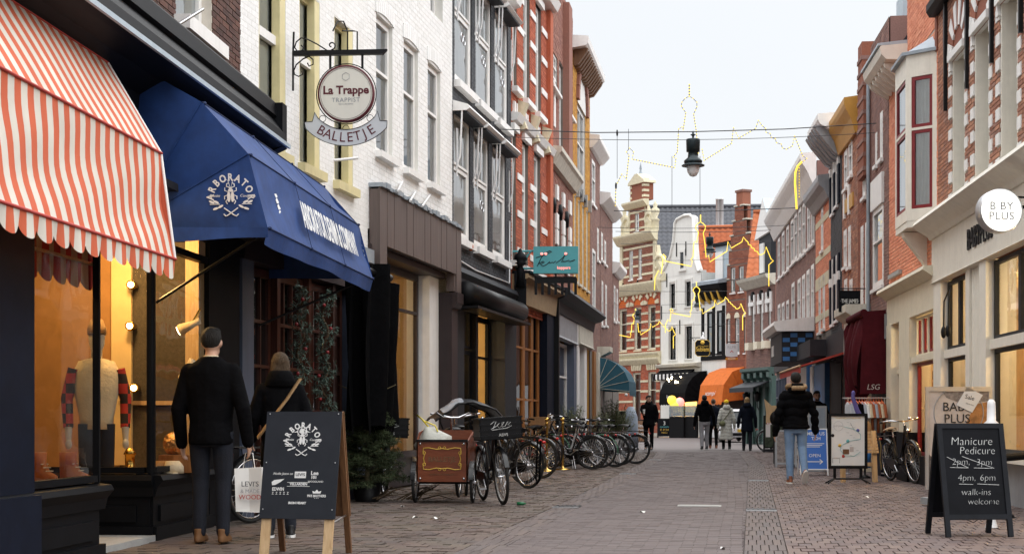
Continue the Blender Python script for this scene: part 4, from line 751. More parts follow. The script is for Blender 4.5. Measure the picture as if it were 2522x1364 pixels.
for i in range(3):
    p, q = Vector((*pl[i], 0)), Vector((*pl[i + 1], 0)); d = q - p; Ln = d.length; mt = Matrix.Translation(p) @ Matrix.Rotation(math.atan2(d.y, d.x), 4, 'Z'); f = .085
    MB().box(0, f, 0, .07, zb + .16, zt - .34).box(Ln - f, Ln, 0, .07, zb + .16, zt - .34).box(f, Ln - f, 0.002, .068, zb + 1.36, zb + 1.40).xf(mt).build('corner_post', 'pale_cream', orl)
    for za, zc in ((zb + .165, zb + 1.36), (zb + 1.40, zt - .345)):
        g = .05; mb = MB(); mb.box(f, f + g, .01, .055, za, zc).box(Ln - f - g, Ln - f, .01, .055, za, zc).box(f + g, Ln - f - g, .01, .055, za, za + g).box(f + g, Ln - f - g, .01, .055, zc - g, zc); mb.xf(mt).build('sash', 'red_paint', orl)
        MB().quad((f + g, .03, za + g), (Ln - f - g, .03, za + g), (Ln - f - g, .03, zc - g), (f + g, .03, zc - g)).xf(mt).build('pane', 'glass', orl)
        MB().grid(lambda a, b: (f + (Ln - 2 * f) * a, .09 + .018 * math.sin(a * 40), za + (zc - za) * b), 40, 1).xf(mt).build('curtain', 'curtain', orl)
h.box('oriel_room', 'room_dark', pl[0][0] + .1, pl[3][0] - .1, -.02, 0.0, zb + .2, zt - .4)
w = h.window(h.u(2197), h.u(2222), 3.62, 4.0, 'pale_cream', .0, .05, sill='grey_stone', back=None, ft=.05, name='basement_light')
# shop front of the orange house
h.mould('shop_cornice', 'cream_paint', -.02, h.L, [(0, 3.36), (-.22, 3.36), (-.24, 3.3), (-.12, 3.22), (-.07, 3.18), (0, 3.18)]); h.box('shop_fascia', 'cream_paint', 0, h.L, -.05, .1, 2.72, 3.19)
for a, b in ((0, .5), (1.35, 2.35), (h.L - .12, h.L)): h.box('pilaster', 'cream_paint', a, b, -.06, .3, .82, 2.73); h.box('plinth_block', 'black_paint', a - .02, b + .02, -.10, .32, 0, .82)
h.window(.52, 1.33, 1.92, 2.70, 'red_paint', .12, .08, sill=None, back=None, gm='glass', name='transom_window'); h.window(.52, 1.33, .04, 1.84, 'red_paint', .12, .10, rows=(.8, 2), sill=None, back='shop_wall', gm='glass_shop', name='shop_door'); h.box('transom_bar', 'cream_paint', .5, 1.35, .05, .2, 1.84, 1.92)
h.window(2.37, h.L - .13, 2.06, 2.70, 'cream_paint', .05, .04, cols=4, sill=None, back=None, gm='glass', name='transom_window', mw=.10); h.box('transom_bar', 'cream_paint', 2.35, h.L - .12, -.03, .2, 1.96, 2.06)
for k in range(4): a = 2.41 + (h.L - .17 - 2.41) * (k + .5) / 4; MB().box(a - .19, a - .14, .07, .11, 2.11, 2.66).box(a + .14, a + .19, .07, .11, 2.11, 2.66).box(a - .14, a + .14, .07, .11, 2.11, 2.15).build('transom_sash', 'red_paint', h.root)
w = h.window(2.37, h.L - .13, .45, 1.96, 'red_paint', .07, .05, sill=None, back=None, gm='glass_shop', name='show_window'); MB().box(2.35, h.L - .12, -.06, .2, 0, .45).build('stall_riser', 'black_paint', w)
h.room(.5, h.L - .15, .3, 2.75, .3, 3.2, 'shop_wall', 'wood_light'); shelves(h, .6, h.L - .3, 2.4, (.6, 1.0, 1.4, 1.8)); shelves(h, 2.5, h.L - .3, .5, (.5,))
for z in (.9, 1.3, 1.7): sf = h.box('side_shelf', 'wood_light', .52, .8, .5, 2.6, z, z + .03); [MB().box(.54, .76, .6 + k * .3, .8 + k * .3, z + .03, z + random.uniform(.12, .3)).build('goods', random.choice(GOODS), sf) for k in range(6)]
h.lamp(1.6, 1.2, 2.5, 22); h.lamp(3.4, 1.2, 2.5, 32)

# --- the row beyond
def rowhouse(name, label, x0, x1, etop, m, wins, corn=None, base=3.0, wf='white_paint', rows=(1.4, 1), back='curtain', proj=.35, mortar='mortar_dark', sill='white_paint', yoff=0.0, gable=None, cornh=.35):
    """x0 far end, x1 near end; wins (xl, xr, ytop, ybottom) measured at xl"""
    h = House(name, label, 'house', (XR(YR(x0)) + yoff, YR(x0)), (XR(YR(x1)) + yoff, YR(x1))); e = h.px(x1, etop)[1]; holes = [h.rect(*w) for w in wins]; h.e = e
    holes = [(max(a, .03), min(b, h.L - .03), c, d) for a, b, c, d in holes]
    wl = h.wall(mortar, 0, h.L, 0, e, holes); h.wl = wl; h.bricks(wl, m, 0, h.L, base, e, holes); h.wins = []
    for hh in holes: h.wins.append(h.window(*hh, wf, -.02, .12, rows=rows, back=back, sill=sill, ft=.1))
    h.body(m, 0, h.L, e, 7, roof=gable)
    if corn: h.mould('eaves', corn, -.15, h.L + .05, [(0, e - cornh), (-.08, e - cornh), (-proj * .55, e - cornh * .45), (-proj * .9, e - .05), (-proj, e + .05), (-proj, e + .18), (0, e + .22)])
    h.holes = holes; return h
HR2 = rowhouse('brick_house', 'brown brick house with a tall white double door window beside the orange house', 2146, 2190, 40, 'brick_plum', [(2152, 2178, 520, 715), (2170, 2176, 280, 395), (2158, 2162, 330, 410)])
q = HR2.holes[0]; HR2.box('door_panel', 'white_paint', q[0] - .05, q[1] + .05, -.06, .05, q[3] - .02, q[3] + .55)
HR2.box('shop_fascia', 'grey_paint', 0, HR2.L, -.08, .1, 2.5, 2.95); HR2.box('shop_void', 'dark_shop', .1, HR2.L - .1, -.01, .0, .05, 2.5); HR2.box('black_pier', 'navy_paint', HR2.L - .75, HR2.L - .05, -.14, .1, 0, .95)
MB().tube([(.0, -.06, 3.0), (.0, -.06, HR2.e - .3)], .04, 6).build('drainpipe', 'lead', HR2.root)
HR3 = rowhouse('brick_house', 'rust brick house with a weathered shouldered chimney stack', 2114, 2146, 165, 'brick_rust', [(2127, 2134, 320, 490), (2122, 2128, 560, 800), (2133, 2140, 550, 780)])
ch = MB(); a0 = HR3.u(2127); z = HR3.px(2130, 225)[1]; ch.box(a0, a0 + .8, -.12, .5, z - 1.8, z + .2).box(a0 + .05, a0 + .6, -.12, .4, z + .2, z + .9); co = ch.build('chimney_stack', 'brick_rust', HR3.root)
for k in range(9): MB().box(a0 - .01, a0 + .81 - (.2 if k > 6 else 0), -.135, .42, z - 1.7 + k * .28, z - 1.62 + k * .28).build('course', 'brick_plum', co)
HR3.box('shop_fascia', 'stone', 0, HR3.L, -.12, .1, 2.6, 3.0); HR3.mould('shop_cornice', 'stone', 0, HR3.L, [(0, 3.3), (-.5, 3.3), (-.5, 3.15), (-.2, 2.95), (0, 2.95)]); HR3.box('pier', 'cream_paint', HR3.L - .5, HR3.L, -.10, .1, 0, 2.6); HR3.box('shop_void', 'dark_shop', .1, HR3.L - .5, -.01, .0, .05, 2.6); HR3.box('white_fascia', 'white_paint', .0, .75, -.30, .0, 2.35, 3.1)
HR4 = rowhouse('brick_house', 'brown brick house with a bright ochre cornice', 2075, 2114, 262, 'brick_mixed', [(2081, 2089, 375, 470), (2092, 2101, 350, 440), (2080, 2087, 570, 660), (2091, 2097, 560, 660), (2081, 2088, 690, 770), (2094, 2101, 690, 770)], corn='ochre_paint', proj=.30, cornh=.55)
HR4.box('ochre_panel', 'ochre_paint', .4, 1.9, -.04, .02, HR4.holes[0][2] - .55, HR4.holes[0][2] - .25)
for k in (HR4.holes[2], HR4.holes[3]): HR4.box('tablet', 'white_paint', k[0] + .1, k[0] + .3, -.05, .02, k[3] + .25, k[3] + .9)
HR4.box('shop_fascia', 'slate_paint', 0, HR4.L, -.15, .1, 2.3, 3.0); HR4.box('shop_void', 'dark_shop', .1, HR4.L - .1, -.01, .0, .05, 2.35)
HR5 = rowhouse('shuttered_house', 'narrow house with dark blue and white shutters under a white bracketed cornice', 2047, 2074, 300, 'brick_slate', [(2050, 2056, 395, 530), (2060, 2066, 370, 510), (2050, 2056, 640, 800), (2060, 2066, 630, 790)], corn='white_paint', proj=.55, mortar='mortar_slate', back='curtain_grey')
for q in HR5.holes:
    for a in (q[0] - .28, q[1] + .02): sh = HR5.box('shutter', 'navy_paint', a, a + .26, -.05, -.005, q[2], q[3]); MB().box(a - .005, a + .265, -.056, -.004, q[2] + .9, q[2] + 1.1).build('shutter_band', 'white_paint', sh)
for k in range(5): x = HR5.L * k / 5; MB().prism([(-.02, HR5.e - .75), (-.15, HR5.e - .68), (-.5, HR5.e - .25), (-.62, HR5.e - .05), (-.02, HR5.e - .05)], x + .05, x + .3, 'yz').build('cornice_bracket', 'grey_paint', HR5.root)
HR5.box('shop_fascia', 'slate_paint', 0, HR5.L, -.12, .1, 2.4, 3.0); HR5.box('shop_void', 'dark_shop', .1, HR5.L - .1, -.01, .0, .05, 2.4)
HR6 = rowhouse('brick_house', 'orange brown brick house with cream stone bands under a grey cornice', 2010, 2047, 450, 'brick_orange', [(2024, 2029, 515, 620), (2018, 2023, 690, 820), (2028, 2033, 680, 810)], corn='grey_paint', proj=.32, base=3.2)
for v in (HR6.holes[0][2] - .2, HR6.holes[0][3] - .4, HR6.holes[1][2] + .3, HR6.holes[1][2] + 1.1, HR6.holes[1][3] - .1): HR6.box('stone_band', 'pale_stone', 0, HR6.L, -.02, .0, v, v + .16)
HR6.box('fascia', 'blue_paint', .4, HR6.L - .3, -.12, .05, 0, 2.4); HR6.box('white_front', 'white_paint', .0, .6, -.16, .05, 0, 2.4); HR6.box('shop_canopy', 'slate_paint', 0, HR6.L, -.5, .0, 2.55, 2.95)
HR7 = rowhouse('long_brick_house', 'long plum brick house with tall white windows under a deep white cornice', 1912, 2010, 395, 'brick_plum', [(1917, 1922, 590, 690)] + [(a, a + 6, b, c) for a, b, c in ((1927, 575, 680), (1938, 560, 670))] + [(a, a + 7, b, c) for a, b, c in ((1949, 545, 655), (1958, 530, 645), (1968, 517, 638), (1978, 503, 628), (1990, 486, 615), (2000, 472, 605))] + [(a, a + 6, b, c) for a, b, c in ((1917, 752, 850), (1927, 748, 846), (1938, 742, 842))] + [(a, a + 7, b, c) for a, b, c in ((1951, 700, 815), (1966, 690, 812), (1977, 680, 810), (1988, 668, 806), (1999, 655, 805))], corn='white_paint', proj=.42, base=3.1, cornh=.65)
HR7.box('dormer', 'zinc', 4.6, 6.0, 1.0, 3.0, HR7.e + .1, HR7.e + 1.7)
HR7.box('shop_fascia', 'slate_paint', .2, 5.5, -.10, .1, 2.6, 3.1); HR7.box('pink_front', 'pink_paint', 4.2, 6.8, -.04, .05, 0, 2.6); HR7.box('white_front', 'white_paint', 7.4, HR7.L - .2, -.08, .05, 0, 2.9); HR7.box('blue_post', 'blue_paint', HR7.L - .55, HR7.L - .3, -.2, -.05, 0, 2.5)
for k in range(3): HR7.window(.6 + k * 1.1, 1.5 + k * 1.1, .5, 2.4, 'blue_grey_paint', -.06, .07, rows=(2, 1), cols=2, sill=None, back=None, gm='glass_dark', name='shop_window', ft=.1)
# orange tiled roof seen above the long house
MB().grid(lambda a, b: (HR6.L * (-.4 + 1.4 * a), .5 + 2.4 * b, HR6.e + .2 + 1.6 * b + .035 * abs(math.sin(a * 28)) + .03 * (1 - (b * 9) % 1)), 84, 45, False).build('tiled_roof', 'roof_tile_orange', HR6.root)
# --- projecting bay with blue chequered sides on the long house
a, b = HR7.px(1940, 830, -.8), HR7.px(2007, 900, -.8)
by = MB().box(8.0, 11.6, -.85, .0, 2.55, 3.35).build('projecting_box', 'slate_paint', HR7.root)
for i in range(4):
    for j in range(6):
        if (i + j) % 2 == 0: MB().box(11.602, 11.607, -.82 + i * .2, -.64 + i * .2, 2.58 + j * .125, 2.69 + j * .125).build('blue_check', 'blue_paint', by)
MB().prism([(-1.0, 3.36), (-1.08, 3.52), (-1.05, 3.62), (.05, 3.75), (.05, 3.36)], 7.9, 11.75, 'yz').build('box_cornice', 'white_paint', by)
MB().box(8.6, 9.2, -.87, -.85, 2.8, 3.1).build('white_panel', 'white_paint', by)
# ------------------------------------------------------------------ row that closes the view, turned towards the camera where the street bends
FA = Vector((12.50, 78.0, 0)); FD = Vector((-.5, 1, 0)).normalized()
def far_pt(x):
    k = (x - CX) / FPX; s = (FA.x - k * FA.y) / (k * FD.y - FD.x); p = FA + FD * s; return (p.x, p.y)
def tiles(h, u0, u1, y0, z0, y1, z1, m, name='tiled_roof', pu=.32, pv=.36):
    nu = int((u1 - u0) / pu) * 6; L_ = math.hypot(y1 - y0, z1 - z0); nv = int(L_ / pv) * 4
    return MB().grid(lambda a, b: (u0 + (u1 - u0) * a, y0 + (y1 - y0) * b, z0 + (z1 - z0) * b + .05 * math.sin(a * nu / 6 * 2 * math.pi) + .06 * (1 - (b * nv / 4) % 1)), nu, nv, False).build(name, m, h.root)
# --- stepped and scrolled gable house
h = House('ornate_gable_house', 'ornate red brick and cream stone house with a scrolled stepped gable at street end', 'house', far_pt(1512), far_pt(1626)); HF0 = h
def fr(xl, xr, yt, yb): return h.rect(xl, xr, yt, yb)
g0, g1 = fr(1526, 1544, 763, 866), fr(1563, 1580, 763, 862); g2 = fr(1597, 1615, 763, 860); wr = [g0, (g1[0], g1[1], g0[2], g0[3]), (g2[0], g2[1], g0[2], g0[3])]
lo = [fr(1559, 1578, 918, 1040), fr(1597, 1616, 918, 1040)]; lo[1] = (lo[1][0], lo[1][1], lo[0][2], lo[0][3]); upw = [fr(1550, 1559, 618, 690), fr(1573, 1581, 616, 690)]; upw[1] = (upw[1][0], upw[1][1], upw[0][2], upw[0][3]); atw = [fr(1564, 1574, 525, 572)]
z1 = h.px(1512, 712)[1]; z2 = h.px(1525, 590)[1]; z3 = h.px(1546, 507)[1]; z4 = h.px(1555, 458)[1]; cu = h.L * .52
s2a, s2b = h.u(1528), h.u(1618); s3a, s3b = h.u(1548), h.u(1594); s4a, s4b = h.u(1554), h.u(1588)
allh = wr + lo
wl = h.wall('mortar', 0, h.L, 0, z1, allh); h.bricks(wl, 'brick_red', 0, h.L, .2, z1, allh, pitch=(.22, .08))
wl = h.wall('mortar', s2a, s2b, z1, z2, upw, name='gable_wall'); h.bricks(wl, 'brick_rust', s2a, s2b, z1, z2, upw, pitch=(.22, .08)); wl = h.wall('mortar', s3a, s3b, z2, z3, atw, name='gable_wall'); h.bricks(wl, 'brick_rust', s3a, s3b, z2, z3, atw, pitch=(.22, .08))
h.box('pinnacle', 'brick_rust', s4a, s4b, -.05, .6, z3 + .15, z4)
for k in range(4): zz = z3 + .3 + k * .32; h.box('quoin_block', 'pale_stone', s4a - .02, s4a + .2, -.08, .3, zz, zz + .14); h.box('quoin_block', 'pale_stone', s4b - .2, s4b + .02, -.08, .3, zz, zz + .14)
MB().prism([(s4a - .15, z4), (s4b + .15, z4), (s4b + .1, z4 + .15), (cu + .2, z4 + .6), (cu - .1, z4 + .6), (s4a - .1, z4 + .15)], -.15, .7).build('cap', 'pale_stone', h.root); MB().lathe([(.12, 0), (.05, .25), (.08, .35), (0, .75)], 10, (cu + .05, .2, z4 + .6)).build('finial', 'lead', h.root)
for hh in wr + lo: h.window(*hh, 'cream_paint', .08, .10, rows=(1.9, 1), back='room_blind', sill='pale_stone', gm='glass')
for hh in upw + atw: h.window(*hh, 'white_paint', .08, .10, rows=(1.3, 1), back='room_dark', sill='white_paint')
for hh in wr:
    c = (hh[0] + hh[1]) / 2; r0 = (hh[1] - hh[0]) / 2 + .05; r1 = r0 + .34
    for k in range(9): t0, t1 = math.pi * k / 9, math.pi * (k + 1) / 9; MB().prism([(c + r0 * math.cos(t0), hh[3] + .1 + r0 * math.sin(t0)), (c + r1 * math.cos(t0), hh[3] + .1 + r1 * math.sin(t0)), (c + r1 * math.cos(t1), hh[3] + .1 + r1 * math.sin(t1)), (c + r0 * math.cos(t1), hh[3] + .1 + r0 * math.sin(t1))], -.10 if k % 2 == 0 else -.06, .02).build('voussoir', 'pale_stone' if k % 2 == 0 else 'brick_red', h.root)
    MB().prism([(c + (r0 - .02) * math.cos(math.pi * k / 10), hh[3] + .1 + (r0 - .02) * math.sin(math.pi * k / 10)) for k in range(11)], -.03, .02).build('tympanum', 'dark_orange', h.root)
    MB().prism([(c - .07, hh[3] + .95), (c + .07, hh[3] + .95), (c + .16, hh[3] + 1.3), (c, hh[3] + 1.65), (c - .16, hh[3] + 1.3)], -.08, .0).build('wall_anchor', 'iron', h.root)
def bands(u0, u1, zs, holes, hgt=.13):
    for z in zs:
        x = u0
        for a, b, c, d in sorted(hh for hh in holes if hh[2] < z + hgt / 2 < hh[3]) + [(u1, u1, 0, 0)]:
            if a - x > .12: h.box('stone_band', 'pale_stone', x, a - .01, -.035, .0, z, z + hgt)
            x = b
bands(0, h.L, [wr[0][2] + .5 * k + .1 for k in range(5)], wr); bands(0, h.L, [lo[0][2] + .6 * k for k in range(5)], lo); bands(s2a, s2b, [z1 + .55 + .55 * k for k in range(5)], upw); bands(s3a, s3b, [z2 + .35 + .5 * k for k in range(4)], atw)
def corn(z, a, b, p=.35, hh=.35, m='pale_stone'): h.mould('string_course', m, a - .1, b + .1, [(0, z - hh), (-p * .4, z - hh * .9), (-p * .9, z - hh * .2), (-p, z), (-p, z + .1), (0, z + .12)])
corn(z1, 0, h.L, .45, .6); corn(z2, s2a, s2b, .5, .5); corn(z3, s3a - .1, s3b + .1, .4, .3); corn(wr[0][2] - .25, 0, h.L, .25, .3); corn(lo[0][3] + .75, 0, h.L, .25, .3)
zf = (wr[0][2] - .5 + lo[0][3] + .85) / 2
for k in range(3): h.box('carved_panel', 'pale_stone', .2 + k * 1.9, .9 + k * 1.9, -.06, .02, zf - .35, zf + .35)
for k in range(10): x = .98 + .18 * (k % 5) + (1.9 if k > 4 else 0); MB().prism([(x, zf - .12), (x + .08, zf), (x, zf + .12), (x - .08, zf)], -.05, .01).build('diamond', 'pale_stone', h.root)
for hh in lo: c = (hh[0] + hh[1]) / 2; [MB().prism([(c + .22 * k - .07, hh[3] + .12), (c + .22 * k + .07, hh[3] + .12), (c + .27 * k + .09, hh[3] + .62), (c + .27 * k - .09, hh[3] + .62)], -.07, .0).build('flat_arch_stone', 'pale_stone', h.root) for k in range(-2, 3)]
def scroll(u, z, sgn, sz):                                        # volute beside the gable steps
    pts = [(u + sgn * (sz * .9 * (1 - t) * math.cos(5.2 * t) * .5 + .0), z + sz * (.5 + .5 * math.sin(5.2 * t) * (1 - t))) for t in np.linspace(0, 1, 22)]
    MB().tube([(p[0], .0, p[1]) for p in pts], .13, 6).build('scroll', 'pale_stone', h.root)
    MB().prism([(u - sgn * .3, z - .1), (u + sgn * sz * .55, z - .1), (u + sgn * sz * .5, z + .25), (u, z + sz * .7), (u - sgn * .3, z + sz * 1.3)], -.06, .3).build('scroll_body', 'pale_stone', h.root)
scroll(s2b + .15, z1 + .15, 1, 1.6); scroll(s2a - .1, z1 + .15, -1, 1.3); scroll(s3b + .1, z2 + .15, 1, 1.2); scroll(s3a - .1, z2 + .15, -1, 1.2)
for u_, z_ in ((s2b - .35, z2 + .12), (s2a + .3, z2 + .12)): MB().lathe([(.22, 0), (.22, .55), (.28, .6), (.12, .75), (.26, 1.1), (.24, 1.25), (.10, 1.35), (.14, 1.5), (0, 1.75)], 12, (u_, .1, z_)).build('urn', 'pale_stone', h.root)
for u_ in (s2a + .08, s2b - .3): h.box('pilaster', 'pale_stone', u_, u_ + .28, -.10, .02, z1 + .1, z2 - .4)
h.body('brick_red', 0, h.L, z1, 9)
# --- white bell gable house
h = House('white_gable_house', 'white plastered house with a tall bell shaped gable at street end', 'house', far_pt(1627), far_pt(1727)); HF1 = h
w1 = [h.rect(1648, 1666, 808, 886), h.rect(1688, 1706, 808, 886)]; w2 = [h.rect(1650, 1664, 700, 760), h.rect(1688, 1703, 700, 760)]; w3 = [h.rect(1677, 1686, 622, 660)]
w1[1] = (w1[1][0], w1[1][1], w1[0][2], w1[0][3]); w2[1] = (w2[1][0], w2[1][1], w2[0][2], w2[0][3])
zb = h.px(1640, 905)[1]; zs = h.px(1630, 685)[1]; ztop = h.px(1665, 545)[1]
sw = (1.0, h.L - .4, .35, 2.65); wl = h.wall('plaster_white', 0, h.L, 0, zs, w1 + w2 + [sw])
prof = [(0, zs - .02), (.05, zs + .15), (h.u(1637), h.px(1637, 662)[1]), (h.u(1652), h.px(1652, 630)[1]), (h.u(1660), h.px(1660, 590)[1]), (h.u(1663), ztop - .1), (h.u(1668), ztop + .1), (h.u(1685), ztop + .22), (h.u(1700), ztop + .18), (h.u(1707), ztop), (h.u(1707.5), h.px(1707, 600)[1]), (h.u(1711), h.px(1711, 640)[1]), (h.u(1720), h.px(1720, 668)[1]), (h.L, zs + .12), (h.L, zs - .02)]
MB().prism(prof, 0, .35).build('bell_gable', 'plaster_white', h.root); MB().tube([(p[0], -.02, p[1]) for p in prof[1:-1]], .09, 6).build('gable_coping', 'plaster_white', h.root)
for hh in w1 + w2:
    h.window(*hh, 'black_paint', .10, .06, rows=(1.5, 1), cols=2, back='room_dark', sill='plaster_white'); MB().box(hh[0] - .12, hh[0], -.05, .02, hh[2] - .1, hh[3] + .1).box(hh[1], hh[1] + .12, -.05, .02, hh[2] - .1, hh[3] + .1).box(hh[0] - .12, hh[1] + .12, -.052, .02, hh[3] + .1, hh[3] + .2).build('window_surround', 'plaster_white', h.root)
hh = w3[0]; MB().box(hh[0], hh[1], -.03, .01, hh[2], hh[3]).build('attic_window', 'car_glass', h.root); MB().box(hh[0] - .12, hh[0], -.07, .02, hh[2] - .1, hh[3] + .1).box(hh[1], hh[1] + .12, -.07, .02, hh[2] - .1, hh[3] + .1).box(hh[0] - .12, hh[1] + .12, -.072, .02, hh[3], hh[3] + .15).box(hh[0] - .2, hh[1] + .2, -.12, .02, hh[2] - .2, hh[2] - .1).build('attic_surround', 'plaster_white', h.root)
for k, (x, y) in enumerate(((1667, 615), (1690, 612), (1643, 690), (1675, 805), (1630, 770))): a = h.px(x, y); MB().box(a[0] - .02, a[0] + .02, -.05, .0, a[1] - .4, a[1] + .4).build('wall_anchor', 'iron', h.root)
h.mould('shop_cornice', 'stone', 0, h.L, [(0, zb - .1), (-.35, zb), (-.4, zb + .15), (0, zb + .22)]); h.body('plaster_white', 0, h.L, zs, 8)
h.box('shop_band', 'stone', 0, h.L, -.1, .02, zb - .8, zb - .1); h.window(*sw, 'wood_orange', .05, .12, cols=2, sill=None, back=None, gm='glass_shop', name='shop_window'); h.lamp(2.0, 1.2, 2.3, 90, .1); h.lamp(3.2, 1.6, 2.3, 70, .1)
h.room(.8, h.L - .2, .2, 2.7, .3, 2.8, 'warm_wall')
# --- black and white timber house
h = House('timber_house', 'narrow white house with black timber window bands and dark cornice, under the orange roof', 'house', far_pt(1728), far_pt(1788)); HF2 = h
ws = [h.rect(1741, 1755, 768, 872), h.rect(1765, 1779, 768, 872)]; ws[1] = (ws[1][0], ws[1][1], ws[0][2], ws[0][3]); ze = h.px(1728, 712)[1]
wl = h.wall('plaster_white', 0, h.L, 0, ze, ws)
for q in ws: h.window(*q, 'black_paint', .02, .12, rows=(1.9, 1), back='curtain', sill='black_paint', ft=.1)
for a in (.05, h.L * .47, h.L - .3): h.box('timber_post', 'black_paint', a, a + .22, -.06, .02, ws[0][2] - .3, ws[0][3] + .25)
h.box('timber_rail', 'black_paint', 0, h.L, -.062, .02, ws[0][2] - .35, ws[0][2] - .12); h.mould('cornice', 'black_paint', -.1, h.L + .1, [(0, ze - .7), (-.2, ze - .6), (-.5, ze - .1), (-.55, ze + .1), (0, ze + .2)]); h.mould('cornice_cap', 'lead', -.1, h.L + .1, [(0, ze + .2), (-.6, ze + .12), (-.6, ze + .3), (0, ze + .45)])
for k in range(4): MB().prism([(-.05, ze - .9), (-.25, ze - .7), (-.42, ze - .25), (-.05, ze - .3)], .2 + k * .6, .34 + k * .6, 'yz').build('gold_bracket', 'gold', h.root)
a, b = h.px(1746, 690, .6), h.px(1768, 640, .6); d = MB().box(.6, 2.3, .5, 2.2, ze + .4, ze + 2.3).build('dormer', 'zinc', h.root); MB().box(.7, 1.4, .44, .5, ze + .5, ze + 2.0).build('dormer_window', 'white_paint', d); MB().box(.5, 2.4, .35, 2.3, ze + 2.3, ze + 2.5).build('dormer_cap', 'black_paint', d); h.body('plaster_white', 0, h.L, ze, 8)
# --- brick step gable house
h = House('step_gable_house', 'dark red brick house with a stepped gable and tall chimney at street end', 'house', far_pt(1789), far_pt(1880)); HF3 = h
ws = [h.rect(1800, 1811, 660, 722), h.rect(1820, 1832, 652, 716), h.rect(1791, 1799, 785, 872), h.rect(1811, 1821, 785, 872), h.rect(1833, 1840, 785, 872)]; ws[1] = (*ws[1][:2], ws[0][2], ws[0][3])
for k in (3, 4): ws[k] = (ws[k][0], min(ws[k][1], h.L - .05), ws[2][2], ws[2][3])
zg = h.px(1789, 740)[1]; wl = h.wall('mortar_dark', 0, h.L, 0, zg, ws[2:]); h.bricks(wl, 'brick_rust', 0, h.L, 3, zg, ws[2:], pitch=(.22, .08))
steps = [(h.u(a), h.u(b), 0, h.px(1789, y)[1]) for a, b, y in ((1789.2, 1877, 690), (1791, 1867, 655), (1795, 1857, 620), (1800, 1847, 585), (1805, 1839, 550), (1810, 1832, 515))]
zl = zg
for i, (a, b, _, z) in enumerate(steps):
    hs = [q for q in ws[:2] if zl < (q[2] + q[3]) / 2 < z]; wl = h.wall('mortar_dark', a, b, zl, z, ws[:2], name='gable_step'); h.bricks(wl, 'brick_rust', a, b, zl, z, ws[:2], pitch=(.22, .08)); h.box('step_cap', 'stone', a - .04, a + .3, -.06, .4, z, z + .07); h.box('step_cap', 'stone', b - .3, b + .04, -.06, .4, z, z + .07); h.box('gable_back', 'brick_rust', a, b, .25, .45, zl, z); zl = z
a = h.u(1814); h.box('chimney', 'brick_rust', a, a + .6, -.02, .5, zl, zl + .75); h.box('chimney_cap', 'brick_plum', a - .05, a + .65, -.07, .55, zl + .75, zl + .87)
for q in ws: h.window(*q, 'white_paint', .06, .09, rows=(1.2, 1), back='curtain', sill='white_paint')
for q in ws[2:]: MB().prism([((q[0] + q[1]) / 2 + (q[1] - q[0]) * .6 * math.cos(math.pi * k / 8), q[3] + .3 * math.sin(math.pi * k / 8)) for k in range(9)], -.05, .02).build('arch', 'cream_paint', h.root)
h.body('brick_rust', 0, h.L, zg, 8)
# roofs rising behind the fronts
def roof_house(label, x0, x1, Y, ye, yr, m, dY=3.0, wallm='brick_rust'):
    b = House('background_house', label, 'house', (P(x0, 0, Y).x, Y), (P(x1, 0, Y).x, Y - .5)); ze, zr = P(x0, ye, Y).z, P(x0, yr, Y + dY).z; b.body(wallm, 0, b.L, ze - .1, 2 * dY); b.wall(wallm, 0, b.L, 0, ze); tiles(b, 0, b.L, -.15, ze - .05, dY, zr, m); MB().tube([(0, dY, zr + .03), (b.L, dY, zr + .03)], .12, 6).build('ridge', m, b.root); return b
b = roof_house('house with a broad dark slate tiled roof behind the gabled fronts', 1585, 1925, 93.5, 730, 510, 'roof_tile_grey', 4.0)
for x in (1768, 1777): a = P(x, 492, 92.0); tag(MB().lathe([(.13, -2.0), (.13, 0), (.15, .02), (.15, .06), (0, .08)], 12).build('flue_pipe', 'aluminium', None, a), ('left' if x < 1770 else 'right') + ' one of two pale metal flue pipes above the orange roof', 'flue pipe', 'metal flue pipes')
roof_house('house with an orange tiled roof between the white and the step gable', 1700, 1812, 88.0, 720, 562, 'roof_tile_orange', 2.6); roof_house('house with an orange tiled roof right of the step gable chimney', 1836, 1916, 70.0, 705, 524, 'roof_tile_orange', 2.6)
# shop zone of the far row
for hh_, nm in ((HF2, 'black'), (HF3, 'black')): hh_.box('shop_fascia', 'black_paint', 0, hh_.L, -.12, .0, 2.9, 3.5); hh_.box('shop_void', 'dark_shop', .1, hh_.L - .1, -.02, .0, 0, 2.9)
# --- grey gabled house over the green shop
p0, p1 = (9.79, 61.0), (10.42, 58.0)
h = House('grey_trim_house', 'plum brick house with white hood mouldings and a gabled dormer above the green shop', 'house', p0, p1); HF4 = h
ze = h.px(1842, 698)[1]; ws = [h.rect(1852, 1859, 755, 845), h.rect(1873, 1880, 750, 842), h.rect(1893, 1899, 745, 838)]; ws = [(a, b, ws[0][2], ws[0][3]) for a, b, _, _ in ws]
wl = h.wall('mortar_dark', 0, h.L, 2.6, ze, ws); h.bricks(wl, 'brick_plum', 0, h.L, 3.1, ze, ws)
for q in ws:
    w = h.window(*q, 'white_paint', .04, .08, rows=(1.6, 1), back='curtain', sill='cream_paint', sproj=.3, sh=.3); MB().box(q[0] - .16, q[0] - .02, -.08, .02, q[3] - .35, q[3] + .45).box(q[1] + .02, q[1] + .16, -.08, .02, q[3] - .35, q[3] + .45).box(q[0] - .12, q[1] + .12, -.12, .02, q[3], q[3] + .16).build('hood', 'white_paint', w); MB().lathe([(0, -.06), (.18, -.06), (.18, .02), (0, .02)], 14, ((q[0] + q[1]) / 2, 0, q[3] + .42), 'y').build('roundel', 'black_paint', w)
